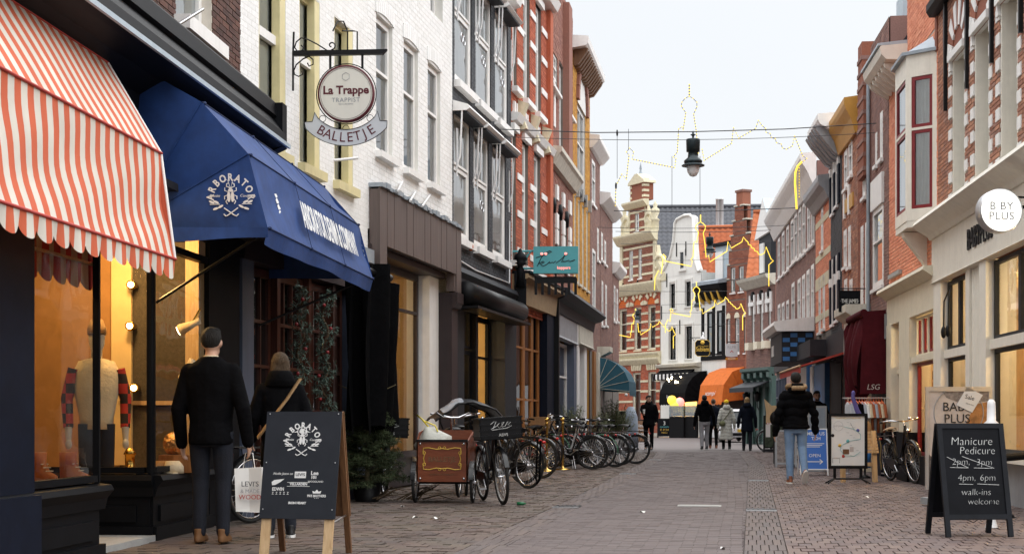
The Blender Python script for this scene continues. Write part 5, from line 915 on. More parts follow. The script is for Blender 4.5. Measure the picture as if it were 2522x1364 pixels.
h.mould('eaves', 'stone', -.1, h.L + .1, [(0, ze - .3), (-.1, ze - .28), (-.4, ze), (-.45, ze + .12), (0, ze + .16)]); h.body('brick_plum', 0, h.L, ze, 6, v0=2.5)
um = h.L * .55; d = MB().box(um - .55, um + .75, .1, 2.2, ze + .15, ze + 1.9).build('dormer', 'slate_paint', h.root); MB().box(um - .35, um + .1, .04, .1, ze + .3, ze + 1.5).build('dormer_window', 'curtain', d); MB().prism([(um - .8, ze + 1.7), (um + 1.0, ze + 1.9), (um + .1, ze + 3.3)], .0, .3).build('dormer_gable', 'white_paint', d); MB().add([(um - .8, 0, ze + 1.7), (um + .1, 0, ze + 3.32), (um + .1, 2.4, ze + 3.32), (um - .8, 2.4, ze + 1.7), (um + 1.0, 0, ze + 1.9), (um + 1.0, 2.4, ze + 1.9)], [(0, 1, 2, 3), (1, 4, 5, 2)]).build('dormer_roof', 'zinc', d)
h.mould('shop_cornice', 'green_paint', 0, h.L, [(0, 3.1), (-.3, 3.1), (-.3, 2.98), (-.05, 2.8), (0, 2.6)])
for k in range(5): x = .05 + k * (h.L - .3) / 4; h.box('pilaster', 'green_paint', x, x + .26, -.12, .1, 0, 2.75); MB().prism([(-.12, 2.6), (-.26, 2.7), (-.26, 2.9), (-.12, 2.9)], x, x + .26, 'yz').build('console', 'green_paint', h.root)
h.box('green_panel', 'green_paint', .3, h.L - .2, -.02, .1, 0, 2.3); h.window(.35, 1.1, .3, 2.2, 'green_paint', -.06, .08, sill=None, back=None, gm='glass_dark', name='shop_door', ft=.05); MB().prism([(-.1, 2.55), (-.8, 2.3), (-.8, 2.12), (-.78, 2.12), (-.78, 2.27), (-.1, 2.5)], .1, h.L - .3, 'yz').build('awning', 'slate_paint', h.root)
for k, x in enumerate((.85, 2.1)):
    t = thing('wall_lantern', ('left', 'right')[k] + ' one of two black iron lanterns on the green shop front', 'lantern', h.w(x, -.35, 1.75), 0, 'lanterns on the green shop'); MB().lathe([(0, .42), (.03, .38), (.14, .30), (.15, .28), (.10, 0), (.0, -.02)], 6).build('lantern_body', 'iron', t); MB().tube([(0, 0, -.02), (0, .02, -.22), (.12, .3, -.35)], .02, 5).build('arm', 'iron', t)
# far screens so the bend does not open onto nothing: the street goes on to the left
for k, (x0, y0, x1, y1, hh, m, lab) in enumerate([(-2.0, 92.0, 5.8, 93.0, 9.5, 'brick_rust', 'brick house with an orange roof beyond the bend of the street')]):
    hx = House('background_house', lab, 'house', (x0, y0), (x1, y1)); hx.wall('brick_rust', 0, hx.L, 0, hh, [(1 + 1.8 * i, 2 + 1.8 * i, z, z + 1.6) for i in range(3) for z in (3.6, 6.4)]); hx.body(m, 0, hx.L, hh, 8, roof=3, rm='roof_tile_orange')
    for i in range(3):
        for z in (3.6, 6.4): hx.window(1 + 1.8 * i, 2 + 1.8 * i, z, z + 1.6, back='curtain')
# ------------------------------------------------------------------ awnings of the near shop
def sweep_panel(h, name, m, prof, u0, u1, nu=24, nv=6, sag=.0, wr=.006):
    """cloth stretched between profile points, with a little sag and wrinkling"""
    n = len(prof) - 1
    def f(a, b):
        t = b * n; i = min(int(t), n - 1); q = t - i; y = prof[i][0] + (prof[i + 1][0] - prof[i][0]) * q; z = prof[i][1] + (prof[i + 1][1] - prof[i][1]) * q
        s = sag * math.sin(math.pi * q) + wr * math.sin(a * 23 + b * 9) * math.sin(math.pi * q)
        return (u0 + (u1 - u0) * a, y + s * .7, z - s * .5)
    return MB().grid(f, nu, nv * n).build(name, m, h.root)
def valance(h, name, m, y, z, u0, u1, drop, scal, pitch=.22, tilt=0.0):
    n = int((u1 - u0) / pitch) * 10
    mb = MB(); mb.grid(lambda a, b: (u0 + (u1 - u0) * a, y - tilt * b + .012 * math.sin(a * n / 10 * 6.28 + 1) * b, z - b * (drop + scal * abs(math.sin(a * n / 10 * math.pi)))), n, 3); return mb.build(name, m, h.root)
h = House('striped_awning', 'orange red and white striped awning with scalloped edge at top left', 'awning', pt(XL0, 5.0), pt(XL0, 11.1)); AR = h; L_ = h.L
prof = [(-.02, 3.92), (-.19, 3.75), (-.61, 3.05), (-.72, 2.25)]
sweep_panel(h, 'top_panel', 'stripe_red', prof[:3], 0, L_, 40, 5); sweep_panel(h, 'front_panel', 'stripe_red', prof[2:], 0, L_, 90, 12, .045, .016)
valance(h, 'valance', 'stripe_red', -.722, 2.25, 0, L_, .10, .06, .236)
for p in prof[1:]: MB().tube([(0, p[0] - .006, p[1]), (L_, p[0] - .006, p[1])], .011, 6).build('piping', 'red_print', h.root)
MB().tube([(L_, p[0], p[1]) for p in prof], .012, 6).build('hoop', 'paper_white', h.root)
MB().prism(prof + [(-.02, 2.9)], L_ - .004, L_, 'yz').build('side_panel', 'stripe_red', h.root)
valance(h, 'rear_valance', 'stripe_red_backlit', -.13, 2.36, 2.6, L_ - .1, .30, .06, .236); MB().tube([(2.6, -.145, 2.2), (L_ - .1, -.145, 2.2)], .014, 6).build('rear_bar', 'wood_light', h.root)  # rear stripes: backlit look of the cloth put into their colours
h = House('blue_awning', 'royal blue folding awning with white lettering over the denim shop', 'awning', pt(XL0, 12.0), pt(XL0, 16.4)); AB = h; L_ = h.L
prof = [(-.02, 3.98), (-.07, 3.955), (-.64, 3.63), (-1.03, 3.2), (-1.19, 2.60)]
for i, nm in ((0, 'top_strip'), (1, 'upper_panel'), (2, 'shoulder_panel'), (3, 'front_panel')): sweep_panel(h, nm, 'blue_cloth', prof[i:i + 2], 0, L_, 40, 8, .03 if i else 0, .012)
MB().grid(lambda a, b: (L_ * a, -1.19 + .012 * math.sin(a * 21) * b + .03 * b, 2.60 - .135 * b - .01 * math.sin(a * 9) * b), 40, 3).build('valance', 'blue_cloth', h.root)
fan = [(0.02, 2.52)]; sp = MB()
cen = (.0, 2.62)
for i in range(4): sp.grid(lambda a, b: (-.005 - .03 * math.sin(math.pi * b) * math.sin(math.pi * a), cen[0] + (prof[i][0] + (prof[i + 1][0] - prof[i][0]) * a - cen[0]) * b, cen[1] + (prof[i][1] + (prof[i + 1][1] - prof[i][1]) * a - cen[1]) * b), 8, 10)
sp.build('side_panel', 'blue_cloth', h.root); MB().grid(lambda a, b: (-.006 + .015 * math.sin(a * 8) * b, .0 - 1.19 * a, 2.62 - .02 * a - (.10 + .02 * math.sin(a * 5)) * b), 20, 3).build('side_valance', 'blue_cloth', h.root)
for i in (1, 2, 3): MB().tube([(-.012, cen[0] + (prof[i][0] - cen[0]) * t, cen[1] + (prof[i][1] - cen[1]) * t) for t in (.02, .5, 1)], .006, 5).build('seam', 'blue_cloth', h.root)
far_side = MB()
for i in range(4): far_side.add([(L_, cen[0], cen[1]), (L_, *prof[i]), (L_, *prof[i + 1])], [(0, 1, 2)])
far_side.build('far_side_panel', 'blue_cloth', h.root)
for p in prof[2:]: MB().tube([(0, p[0] - .004, p[1]), (L_, p[0] - .004, p[1])], .006, 5).build('seam', 'navy_cloth', h.root)
mb = MB()
for p, k in ((prof[2], 0), (prof[3], .3), (prof[4], 0)):
    for j in range(4): mb.ball((.05 + j * (L_ - .1) / 3, p[0] - .008, p[1]), .016, 6, 4)
mb.build('cord_knots', 'navy_cloth', h.root)
for j in (1, 2): MB().tube([(.05 + j * (L_ - .1) / 3, p[0] - .01, p[1]) for p in prof[1:]], .004, 4).build('cord', 'navy_cloth', h.root)
MB().tube([(.15, -1.12, 2.58), (.6, -.05, 2.05)], .014, 5).tube([(.15, -1.10, 2.58), (L_ - .15, -1.10, 2.58)], .018, 6).tube([(L_ - .15, -1.12, 2.58), (L_ - .6, -.05, 2.05)], .014, 5).build('folding_arms', 'iron', h.root)
def emblem(parent, mt, s, m):
    """arched name, beetle and crossed branches, drawn in a unit plane: x right, y up, z towards the viewer"""
    arc_text('ARBORATOR', .40 * s, .82 * s, m, parent, (0, -.05 * s, 0), 172, sx=.82, mtx=mt, extrude=.0015, bold=.012 * s)
    def flat(pts, d=.002): return MB().prism(pts, 0, d, 'xy').xf(mt)
    def ell(cx, cy, a, b, rot=0, n=14): return [(cx * s + s * (a * math.cos(t) * math.cos(rot) - b * math.sin(t) * math.sin(rot)), cy * s + s * (a * math.cos(t) * math.sin(rot) + b * math.sin(t) * math.cos(rot))) for t in [2 * math.pi * k / n for k in range(n)]]
    bt = MB(); bt.prism(ell(-.075, .02, .07, .21), 0, .002, 'xy').prism(ell(.075, .02, .07, .21), 0, .002, 'xy').prism(ell(0, .27, .11, .06), 0, .002, 'xy').prism(ell(0, .36, .07, .05), 0, .002, 'xy')
    def st(pts, w=.022): bt.tube([(p[0] * s, p[1] * s, .001) for p in pts], w * s, 4)
    for g in (-1, 1):
        st([(g * .04, .38), (g * .16, .42), (g * .15, .52), (g * .06, .56)], .026); st([(g * .03, .42), (g * .10, .66), (g * .2, .70)], .012)
        st([(g * .12, .22), (g * .24, .26), (g * .23, .38)]); st([(g * .14, .08), (g * .25, .04), (g * .25, -.08)]); st([(g * .13, -.08), (g * .2, -.16), (g * .14, -.26)])
        st([(g * .85, -.27), (g * .45, -.27)], .02); st([(-g * .30, -.66), (-g * .22, -.74), (-g * .12, -.70), (g * .28, -.42)], .03)
    bt.xf(mt).build('beetle_emblem', m, parent)
    lf = MB()
    for g in (-1, 1):
        for cx, cy, r in ((.78, -.18, .4), (.60, -.18, .4), (.42, -.36, -.5), (.62, -.44, -.3)): lf.prism(ell(g * cx, cy, .12, .045, g * r), 0, .002, 'xy')
    lf.xf(mt).build('leaf_emblem', m, parent)
    text('Denim', .16 * s, m, parent, (-.66 * s, .06 * s, 0), mtx=mt, shear=.35, extrude=.0015); text('Company', .16 * s, m, parent, (.68 * s, .04 * s, 0), mtx=mt, shear=.35, extrude=.0015, rot=-.08)
def plane_m(o, xdir, ydir):
    x, y = Vector(xdir).normalized(), Vector(ydir).normalized(); z = x.cross(y); return Matrix(((x.x, y.x, z.x, o[0]), (x.y, y.y, z.y, o[1]), (x.z, y.z, z.z, o[2]), (0, 0, 0, 1)))
c = P(580, 492, 12.0); lc = Vector((-.045, -(Vector((c.x, c.y, 0)) - h.A).dot(-h.ey) * -1 if False else (Vector((c.x, c.y, 0)) - h.A).dot(h.ey), c.z))
emblem(h.root, plane_m((-.045, lc.y, lc.z), (0, -1, 0), (-.10, 0, 1)), .205, 'white_print')
ua, ub = h.u(733, -1.12), h.u(872, -1.12); ym, zm = -1.125, 2.88
mt = plane_m(((ua + ub) / 2, ym - .03, zm), (1, 0, 0), (0, .16, .6))
text('ARBORATOR DENIM & COMPANY', .36, 'white_print', h.root, (0, 0, 0), sx=(ub - ua) / 5.6 * .98, mtx=mt, bold=.006, extrude=.0015)
for x in (694, 905):
    uu = h.u(x, -1.12); mb = MB()
    for k in range(9): mb.prism([(uu + .03 * math.sin(k), k * .055), (uu + .06, k * .055 + .02), (uu + .02, k * .055 + .06), (uu - .04, k * .055 + .03)], 0, .002, 'xy')
    mb.xf(plane_m((0, ym - .03, zm - .25), (1, 0, 0), (0, .16, .6))).build('leaf_print', 'white_print', h.root)
# folded black awning hanging at the party wall
h = House('folded_black_awning', 'folded black awning cloth hanging beside the brown timber fascia', 'awning', pt(XL1, 18.6), pt(XL1, 19.6)); a = h.px(905, 600, -.55)
def fold(t, b): return (h.u(902 + 55 * t, -.5), -.55 + .10 * math.sin(t * 13) + .06 * math.sin(t * 29 + b * 3), 2.85 - b * (2.0 - (.25 if t > .85 else 0)) + .12 * math.sin(t * 5))
MB().grid(fold, 36, 14).build('cloth', 'black_cloth', h.root); MB().grid(lambda t, b: (fold(t, b)[0], fold(t, b)[1] + .22, fold(t, b)[2]), 36, 4).build('cloth_back', 'black_cloth', h.root); MB().tube([(h.u(900, -.5), -.5, 2.86), (h.u(960, -.5), -.5, 2.86)], .05, 8).build('roller', 'black_plastic', h.root); h.box('arm', 'black_plastic', h.u(905, -.5), h.u(905, -.5) + .06, -.52, .0, 2.8, 2.9)

# ------------------------------------------------------------------ denim shop front and window display
h = H0; up_, un = 4.92, 6.63
def pane(name, a, b, z0, z1, m='glass_shop', w=.03):
    """glass between two plan points with black posts"""
    a, b = Vector((*a, 0)), Vector((*b, 0)); d = b - a; mt = Matrix.Translation(a) @ Matrix.Rotation(math.atan2(d.y, d.x), 4, 'Z'); L = d.length
    fr = MB().box(0, w, -.03, .02, z0, z1).box(L - w, L, -.03, .02, z0, z1).box(.05, L - .05, -.03, .05, z0, z0 + .05).box(.05, L - .05, -.03, .05, z1 - .06, z1).xf(mt).build(name, 'black_paint', h.root)
    MB().quad((.05, .01, z0 + .05), (L - .05, .01, z0 + .05), (L - .05, .01, z1 - .06), (.05, .01, z1 - .06)).xf(mt).build('pane', m, fr)
    MB().prism([(-.10, z0 - .02), (-.12, z0 - .06), (-.07, z0 - .12), (-.05, z0 - .2), (.12, z0 - .2), (.12, z0)], -.04, L + .04, 'yz').xf(mt).build('sill', 'black_paint', fr)
    MB().box(0, L, -.02, .1, .02, z0 - .2).box(.12, L - .12, -.045, -.02, .16, z0 - .28).box(-.03, L + .03, -.06, .1, 0, .12).xf(mt).build('stall_riser', 'black_paint', fr); return fr
pane('show_window', (1.0, -.19), (up_, -.19), .58, 2.6); pane('show_window', (un, 1.3), (un, 0), .58, 2.6); pane('show_window', (un, 0), (8.2, 0), .58, 2.6); MB().quad((up_, -.17, .6), (up_ + .02, .95, .6), (up_ + .02, .95, 2.6), (up_, -.17, 2.6)).build('return_pane', 'glass_shop', h.root); h.box('return_riser', 'black_paint', up_ - .02, up_ + .04, -.15, 1.58, .03, .58)
MB().lathe([(.026, .4), (.026, 2.6)], 10, (un, 0, 0)).build('corner_post', 'black_paint', h.root); MB().lathe([(.02, .4), (.02, 2.6)], 10, (up_, -.19, 0)).build('corner_post', 'black_paint', h.root)
h.box('near_pier', 'navy_paint', .2, h.u(78, -.24), -.26, .3, 0, 2.75); h.box('pier_base', 'navy_paint', .1, h.u(84, -.3) + .05, -.33, .3, 0, .55)
h.box('step', 'grey_stone', up_, un, -.05, 1.6, -.02, .05); h.box('entry_door', 'dark_shop', up_ + .02, un, 1.58, 1.64, 0, 2.6)
h.box('display_floor', 'wood_light', un + .03, 8.2, .06, 2.2, .48, .55); h.box('display_floor', 'wood_light', 1.0, up_, -.12, 2.2, .48, .55)
h.box('display_wall', 'cap_tan', 8.16, 8.22, .85, 2.4, .3, 2.75); h.box('fabric_wall', 'brown_fabric', 8.14, 8.21, .16, .85, .3, 2.75); h.box('timber_post', 'wood_light', 8.0, 8.21, .02, .15, .55, 2.75); h.box('dado_rail', 'wood_light', 8.10, 8.14, .16, .85, 1.18, 1.22); h.box('cream_panel', 'warm_wall', 8.1, 8.15, .72, .92, .6, 2.6)
h.box('display_back', 'cap_tan', 1.0, up_ - .05, 1.9, 1.96, .3, 2.75); h.box('display_back', 'cap_tan', un, 8.2, 2.3, 2.36, .3, 2.75)
AMB = (1, .58, .20); h.lamp(7.25, .5, 2.74, 34, .04, AMB); h.lamp(6.9, 1.3, 2.74, 12, .04, AMB); h.lamp(4.6, .3, 2.74, 16, .04, AMB)  # added lamps, bulbs kept out of sight, to brighten mannequin and boots
for k, (x, y) in enumerate(((325, 702), (322, 803), (332, 955))):
    w = P(x, y, 14.05); uu = (Vector((w.x, w.y, 0)) - h.A); t = thing('spot_lamp', ('top', 'middle', 'bottom')[k] + ' one of three lit round spot lamps on the dark shop wall', 'lamp', w, 0, 'round spot lamps in the denim shop'); MB().lathe([(0, -.05), (.028, -.05), (.028, -.04), (0, -.04)], 14, axis='y').build('lit_face', 'bulb', t); MB().lathe([(.036, -.055), (.042, -.055), (.04, .08), (0, .08)], 14, axis='y', cap=False).build('housing', 'brass', t)
for k, (x, y) in enumerate(((445, 812), (452, 932))):
    w = P(x, y, 13.7); t = thing('cone_spotlight', ('upper', 'lower')[k] + ' pale cone spotlight beside the timber post in the show window', 'lamp', w, 0, 'cone spotlights in the show window'); MB().lathe([(0, -.02), (.045, -.02), (.055, 0), (.03, .14), (.03, .2), (0, .2)], 14, axis='x').xf(Matrix.Rotation(R(-25) if k == 0 else R(-65), 4, 'Y')).build('cone', 'vest_cream', t); MB().lathe([(0, -.026), (.04, -.026), (.04, -.02), (0, -.02)], 14, axis='x').xf(Matrix.Rotation(R(-25) if k == 0 else R(-65), 4, 'Y')).build('lit_face', 'bulb', t); MB().tube([(.1, 0, .05), (.16, .1, .2)], .012, 6).build('stem', 'brass', t)
# mannequin in cap, vest and plaid shirt
m_ = bpy.data.materials.new('plaid_check'); m_.use_nodes = True; nt = m_.node_tree; p_ = nt.nodes['Principled BSDF']; N, Lk = nt.nodes, nt.links
tc = N.new('ShaderNodeTexCoord'); ck = N.new('ShaderNodeTexChecker'); ck.inputs['Scale'].default_value = 11; ck.inputs[1].default_value = (.42, .03, .02, 1); ck.inputs[2].default_value = (.02, .012, .012, 1); Lk.new(tc.outputs['Object'], ck.inputs[0]); Lk.new(ck.outputs[0], p_.inputs['Base Color']); p_.inputs['Roughness'].default_value = .9; MATS['plaid_check'] = m_
def loft(mb, rings, n=16):
    """closed elliptical loft; ring = (x, y, z, rx, ry)"""
    vs = []; 
    for x, y, z, a, b in rings: vs += [(x + a * math.cos(2 * math.pi * k / n), y + b * math.sin(2 * math.pi * k / n), z) for k in range(n)]
    m = len(rings); fs = [(i * n + k, i * n + (k + 1) % n, (i + 1) * n + (k + 1) % n, (i + 1) * n + k) for i in range(m - 1) for k in range(n)]
    mb.add(vs, fs + [tuple(range(n))[::-1], tuple(range((m - 1) * n, m * n))], True); return mb
w = P(238, 1000, 13.35); t = thing('mannequin', 'mannequin in cap, cream vest and red plaid shirt in the lit show window', 'mannequin', (w.x, w.y, .55), R(20))
mb = MB(); loft(mb, [(0, 0, .40, .15, .10), (0, 0, .5, .15, .10), (0, 0, .7, .19, .12), (0, 0, .92, .21, .12), (0, 0, 1.02, .16, .09), (0, 0, 1.05, .06, .06)]); mb.build('vest', 'vest_cream', t)
loft(MB(), [(0, .0, 1.03, .05, .055), (0, -.01, 1.12, .05, .055), (0, -.02, 1.18, .07, .085), (0, -.02, 1.28, .075, .095), (0, -.02, 1.36, .05, .06)]).build('head', 'mannequin', t)
loft(MB(), [(0, -.02, 1.26, .085, .105), (0, -.02, 1.32, .085, .105), (0, -.01, 1.40, .055, .07), (0, -.01, 1.415, .01, .01)]).box(-.07, .07, -.20, -.08, 1.265, 1.275).build('cap', 'tan_leather', t)
for g in (-1, 1): MB().tube([(g * .19, 0, .95), (g * .26, .02, .68), (g * .25, -.05, .42)], [.065, .055, .045], 10).build('plaid_sleeve', 'plaid_check', t); MB().tube([(g * .25, -.05, .42), (g * .25, -.07, .30)], [.035, .025], 8).ball((g * .25, -.08, .27), (.03, .025, .05)).build('hand', 'mannequin', t); MB().tube([(g * .08, 0, .45), (g * .085, 0, .0)], [.085, .07], 10).build('jeans_leg', 'denim_navy', t)
for k, (x, y) in enumerate(((110, 1185), (185, 1178))):
    w = P(x, y, 10.75 + .1 * k); t = thing('ankle_boot', ('left', 'right')[k] + ' one of a pair of tan leather boots in the show window', 'boot', (w.x, w.y, .56), R(60 + 15 * k), 'pair of boots on display'); b = MB(); loft(b, [(0, 0, .02, .05, .13), (0, .0, .07, .048, .125), (0, .04, .10, .045, .085), (0, .06, .16, .045, .065), (0, .06, .24, .05, .065)]); b.build('upper', 'boot_leather', t); MB().prism([(.05 * math.cos(a), .135 * math.sin(a)) for a in np.linspace(0, 2 * math.pi, 18)[:-1]], 0, .028, 'xy').build('sole', 'vest_cream', t); [MB().tube([(-.035, -.05 + .025 * q, .105 + .025 * q), (.035, -.05 + .025 * q, .105 + .025 * q)], .005, 4).build('lace', 'vest_cream', t) for q in range(4)]
for k, (x, y, m) in enumerate(((395, 1145, 'cap_tan'), (425, 1150, 'vest_cream'))):
    w = P(x, y, 13.1); t = thing('flat_cap', ('left', 'right')[k] + ' one of two caps lying in the show window', 'cap', (w.x, w.y, .56), 0, 'caps in the show window'); loft(MB(), [(0, 0, 0, .10, .11), (0, 0, .06, .10, .11), (0, 0, .11, .06, .07)]).build('crown', m, t); MB().prism([(-.07, -.09), (.07, -.09), (.05, -.18), (-.05, -.18)], .0, .012, 'xy').build('peak', m, t)
w = P(320, 1140, 13.2); t = thing('brass_lantern', 'small brass lantern on the floor of the show window', 'lantern', (w.x, w.y, .56)); MB().lathe([(.06, 0), (.06, .03), (.045, .04), (.045, .16), (.06, .17), (.03, .22), (0, .23)], 12).build('body', 'brass', t)
w = P(440, 1130, 13.3); tag(MB().box(-.16, .16, -.1, .1, 0, .16).build('wooden_box', 'wood_orange', None, (w.x, w.y, .56)), 'brown wooden box in the show window behind the man', 'box')
w = P(430, 1085, 13.35); o = MB().ball((0, 0, .1), (.11, .08, .11), 14, 10).build('foil_parcel', 'foil', None, (w.x, w.y, .72)); tag(o, 'crumpled copper foil parcel on the wooden box in the show window', 'parcel')
# ------------------------------------------------------------------ people
def bake(name, mb, m, parent, voxel=.012, smooth=6, puff=None):
    me = mb.mesh(name); ob = bpy.data.objects.new(name, me)
    r = ob.modifiers.new('r', 'REMESH'); r.mode = 'VOXEL'; r.voxel_size = voxel
    s = ob.modifiers.new('s', 'SMOOTH'); s.factor = .5; s.iterations = smooth
    ev = scratch_eval(ob); m2 = bpy.data.meshes.new_from_object(ev); bpy.data.objects.remove(ob); bpy.data.meshes.remove(me)
    n = len(m2.vertices); co = np.zeros(n * 3, np.float32); m2.vertices.foreach_get('co', co); co = co.reshape(-1, 3)
    if puff:
        p, a = puff; no = np.zeros(n * 3, np.float32); m2.vertex_normals.foreach_get('vector', no); no = no.reshape(-1, 3)
        co += no * (a * (np.abs(np.sin(np.pi * (co[:, 2] + .012 * np.sin(co[:, 0] * 22)) / p)) ** .6 - .5))[:, None]; m2.vertices.foreach_set('co', co.ravel())
    m2.polygons.foreach_set('use_smooth', [True] * len(m2.polygons)); m2.materials.clear(); m2.materials.append(M(m)); m2.name = name; m2.update()
    return link(name, m2, parent)
def chain(mb, pts, rs, n=10):
    mb.tube(pts, rs, n)
    for p, r in zip(pts, rs): mb.ball(p, r * .98, n, 6)
    return mb
def hand(mb, wrist, d, side, s=1.0, curl=.5):
    """palm, four unequal bent fingers and a thumb from the side of the palm; d: direction of the hand"""
    w = Vector(wrist); d = Vector(d).normalized(); sx = Vector((side, 0, 0)); sx = (sx - d * sx.dot(d)).normalized(); f = d.cross(sx) * side; f = f if f.y > 0 else -f
    fw = f                                                        # finger row runs front to back for a hanging hand
    c = w + d * .045 * s; b = len(mb.v); mb.ball((0, 0, 0), (1, 1, 1), 10, 6)
    Mx = Matrix((( *(sx * .016 * s), 0), (*(fw * .040 * s), 0), (*(d * .050 * s), 0), (0, 0, 0, 1))).transposed(); Mx.translation = c; mb.xf(Mx, b)
    for k, ln in enumerate((.070, .078, .072, .056)):
        r0 = w + d * .082 * s + fw * (.028 - .019 * k) * s; q = (d - sx * curl * .6).normalized(); e1 = r0 + q * ln * .5 * s; q2 = (d - sx * curl * 1.6).normalized(); e2 = e1 + q2 * ln * .5 * s
        chain(mb, [r0 - d * .015 * s, e1, e2], [.0095 * s, .009 * s, .0075 * s], 6)
    t0 = w + d * .03 * s + fw * .03 * s; chain(mb, [t0, t0 + (fw * .6 + d * .8).normalized() * .035 * s, t0 + (fw * .25 + d).normalized() * .065 * s], [.012 * s, .0105 * s, .009 * s], 6)
def person(label, loc, yaw, H=1.76, coat='coat_black', coat_z=.42, trousers='denim_dark', shoes='shoe_black', hair='hair_dark', stride=(.0, .0), lift=(0, 0), hands=None, voxel=.013, puff=None, sh=1.0, long_hair=0, hood=None, fur=False, beanie=None, sole=None, group='people in the street', head_turn=0, skirt=1.0, face=False, ankle=False):
    """local +y is where the person faces; hands: two positions (left, right) or None for hanging"""
    k = H / 1.76; t = thing('person', label, 'person', loc, yaw, group); S = lambda *p: tuple(a * k for a in p)
    hip = {-1: Vector((-.095, 0, .92)) * k, 1: Vector((.095, 0, .92)) * k}; ank = {}; kne = {}
    for i, s in enumerate((-1, 1)):
        ank[s] = Vector((s * .10, stride[i], .085 + lift[i])) * k; mid = (hip[s] + ank[s]) / 2; kne[s] = mid + Vector((0, .035 + .6 * lift[i], .02)) * k
    shd = {s: Vector((s * .185 * sh, -.005, 1.425)) * k for s in (-1, 1)}; hnd = {}; elb = {}
    for i, s in enumerate((-1, 1)):
        hp = (hands[i] if hands and hands[i] else (s * .29 * sh, .03, .80)); hnd[s] = Vector(hp) * k; elb[s] = (shd[s] + hnd[s]) / 2 + Vector((s * .03, -.06, -.02)) * k
    Rt = Matrix.Rotation(head_turn, 3, 'Z'); hc = Vector((0, .02, 1.645)) * k
    b = MB()                                                        # body: one continuous surface
    loft(b, [tuple(a * k for a in r) for r in [(0, 0, .86, .14, .10), (0, 0, .98, .15, .11), (0, 0, 1.12, .13, .095), (0, 0, 1.3, .16, .11), (0, -.01, 1.40, .13, .08), (0, -.005, 1.5, .055, .055)]])
    for s in (-1, 1):
        chain(b, [hip[s], kne[s], ank[s]], [.08 * k, .052 * k, .038 * k]); chain(b, [shd[s] - Vector((s * .02, 0, .02)) * k, elb[s], hnd[s]], [.036 * k, .034 * k, .027 * k]); hand(b, hnd[s], (hnd[s] - elb[s]), s, k)
        chain(b, [ank[s], ank[s] + Vector((0, .14, -.045)) * k], [.035 * k, .03 * k], 8)
    chain(b, [Vector((0, -.01, 1.46)) * k, Vector((0, .01, 1.57)) * k], [.056 * k, .052 * k])
    hb = len(b.v); b.ball((0, 0, .02 * k), (.076 * k, .095 * k, .105 * k), 16, 12); b.ball((0, .03 * k, -.06 * k), (.055 * k, .062 * k, .06 * k), 14, 10); b.ball((0, .098 * k, -.015 * k), (.015 * k, .022 * k, .026 * k), 8, 6); b.ball((0, .075 * k, -.068 * k), (.026 * k, .018 * k, .012 * k), 8, 6)
    for s in (-1, 1): b.ball((s * .078 * k, -.005 * k, 0), (.014 * k, .022 * k, .034 * k), 8, 6)
    b.xf(Matrix.Translation(hc) @ Rt.to_4x4(), hb)
    bake('body', b, 'skin', t, min(voxel, .010), 4)
    tr = MB()                                                       # trousers
    loft(tr, [tuple(a * k for a in r) for r in [(0, 0, .80, .15, .12), (0, 0, .9, .165, .125), (0, 0, 1.02, .155, .115)]])
    for s in (-1, 1): chain(tr, [hip[s] - Vector((0, 0, .02)), kne[s], ank[s] + Vector((0, 0, .10 if ankle else .005)) * k], [.098 * k, .072 * k, .056 * k], 12)
    bake('trousers', tr, trousers, t, voxel, 5)
    ct = MB(); z0 = coat_z * 1.76; fl = skirt                       # coat with sleeves
    rings = [(0, -.005, z0, .185 * fl, .145 * fl), (0, -.005, z0 + .04, .19 * fl, .15 * fl), (0, 0, max(z0 + .1, 1.0), .18, .14), (0, 0, 1.18, .185, .14), (0, 0, 1.32, .205, .145), (0, -.005, 1.40, .215, .128), (0, -.01, 1.45, .19, .11), (0, -.01, 1.49, .125, .09), (0, -.005, 1.535, .072, .075)]
    loft(ct, [(x * k, y * k, z * k, a * k * (sh if z > 1.1 else 1), c * k) for x, y, z, a, c in rings])
    for s in (-1, 1): chain(ct, [shd[s] - Vector((s * .02, 0, .01)) * k, elb[s], hnd[s]], [.072 * k, .064 * k, .052 * k], 12)
    bake('coat', ct, coat, t, voxel, 6, puff)
    if hood:
        hd = MB(); b0 = len(hd.v); loft(hd, [tuple(a * k for a in r) for r in [(0, -.045, 1.44, .15, .11), (0, -.06, 1.50, .145, .115), (0, -.06, 1.56, .12, .10), (0, -.05, 1.60, .105, .09)]]); bake('hood', hd, hood, t, voxel, 6)
        if fur: f = MB(); f.tube([(.14 * k * math.cos(a), (-.03 + .10 * math.sin(a)) * k, (1.545 + .02 * math.sin(2 * a)) * k) for a in np.linspace(-.9, math.pi + .9, 20)], [.042 * k] * 20, 8); f.tube([(s_ * .05 * k, (-.17) * k, 1.52 * k) for s_ in (-1.9, -1, 0, 1, 1.9)], .04 * k, 8); bake('fur_trim', f, 'fur', t, voxel, 2)
    hr = MB(); q = len(hr.v)
    if beanie:
        loft(hr, [tuple(a * k for a in r) for r in [(0, -.005, .02, .092, .108), (0, -.005, .06, .094, .11), (0, -.005, .11, .075, .088), (0, -.005, .145, .03, .035)]]); hr.xf(Matrix.Translation(hc) @ Rt.to_4x4(), q); bake('beanie', hr, beanie, t, voxel * .8, 3)
        h2 = MB(); q = len(h2.v); h2.ball((0, -.02 * k, -.02 * k), (.088 * k, .09 * k, .10 * k), 12, 8); h2.xf(Matrix.Translation(hc) @ Rt.to_4x4(), q); h2.build('hair', hair, t)
    else:
        hr.ball((0, -.022 * k, .04 * k), (.086 * k, .098 * k, .098 * k), 14, 10); hr.ball((0, .03 * k, .092 * k), (.07 * k, .07 * k, .045 * k), 12, 8)
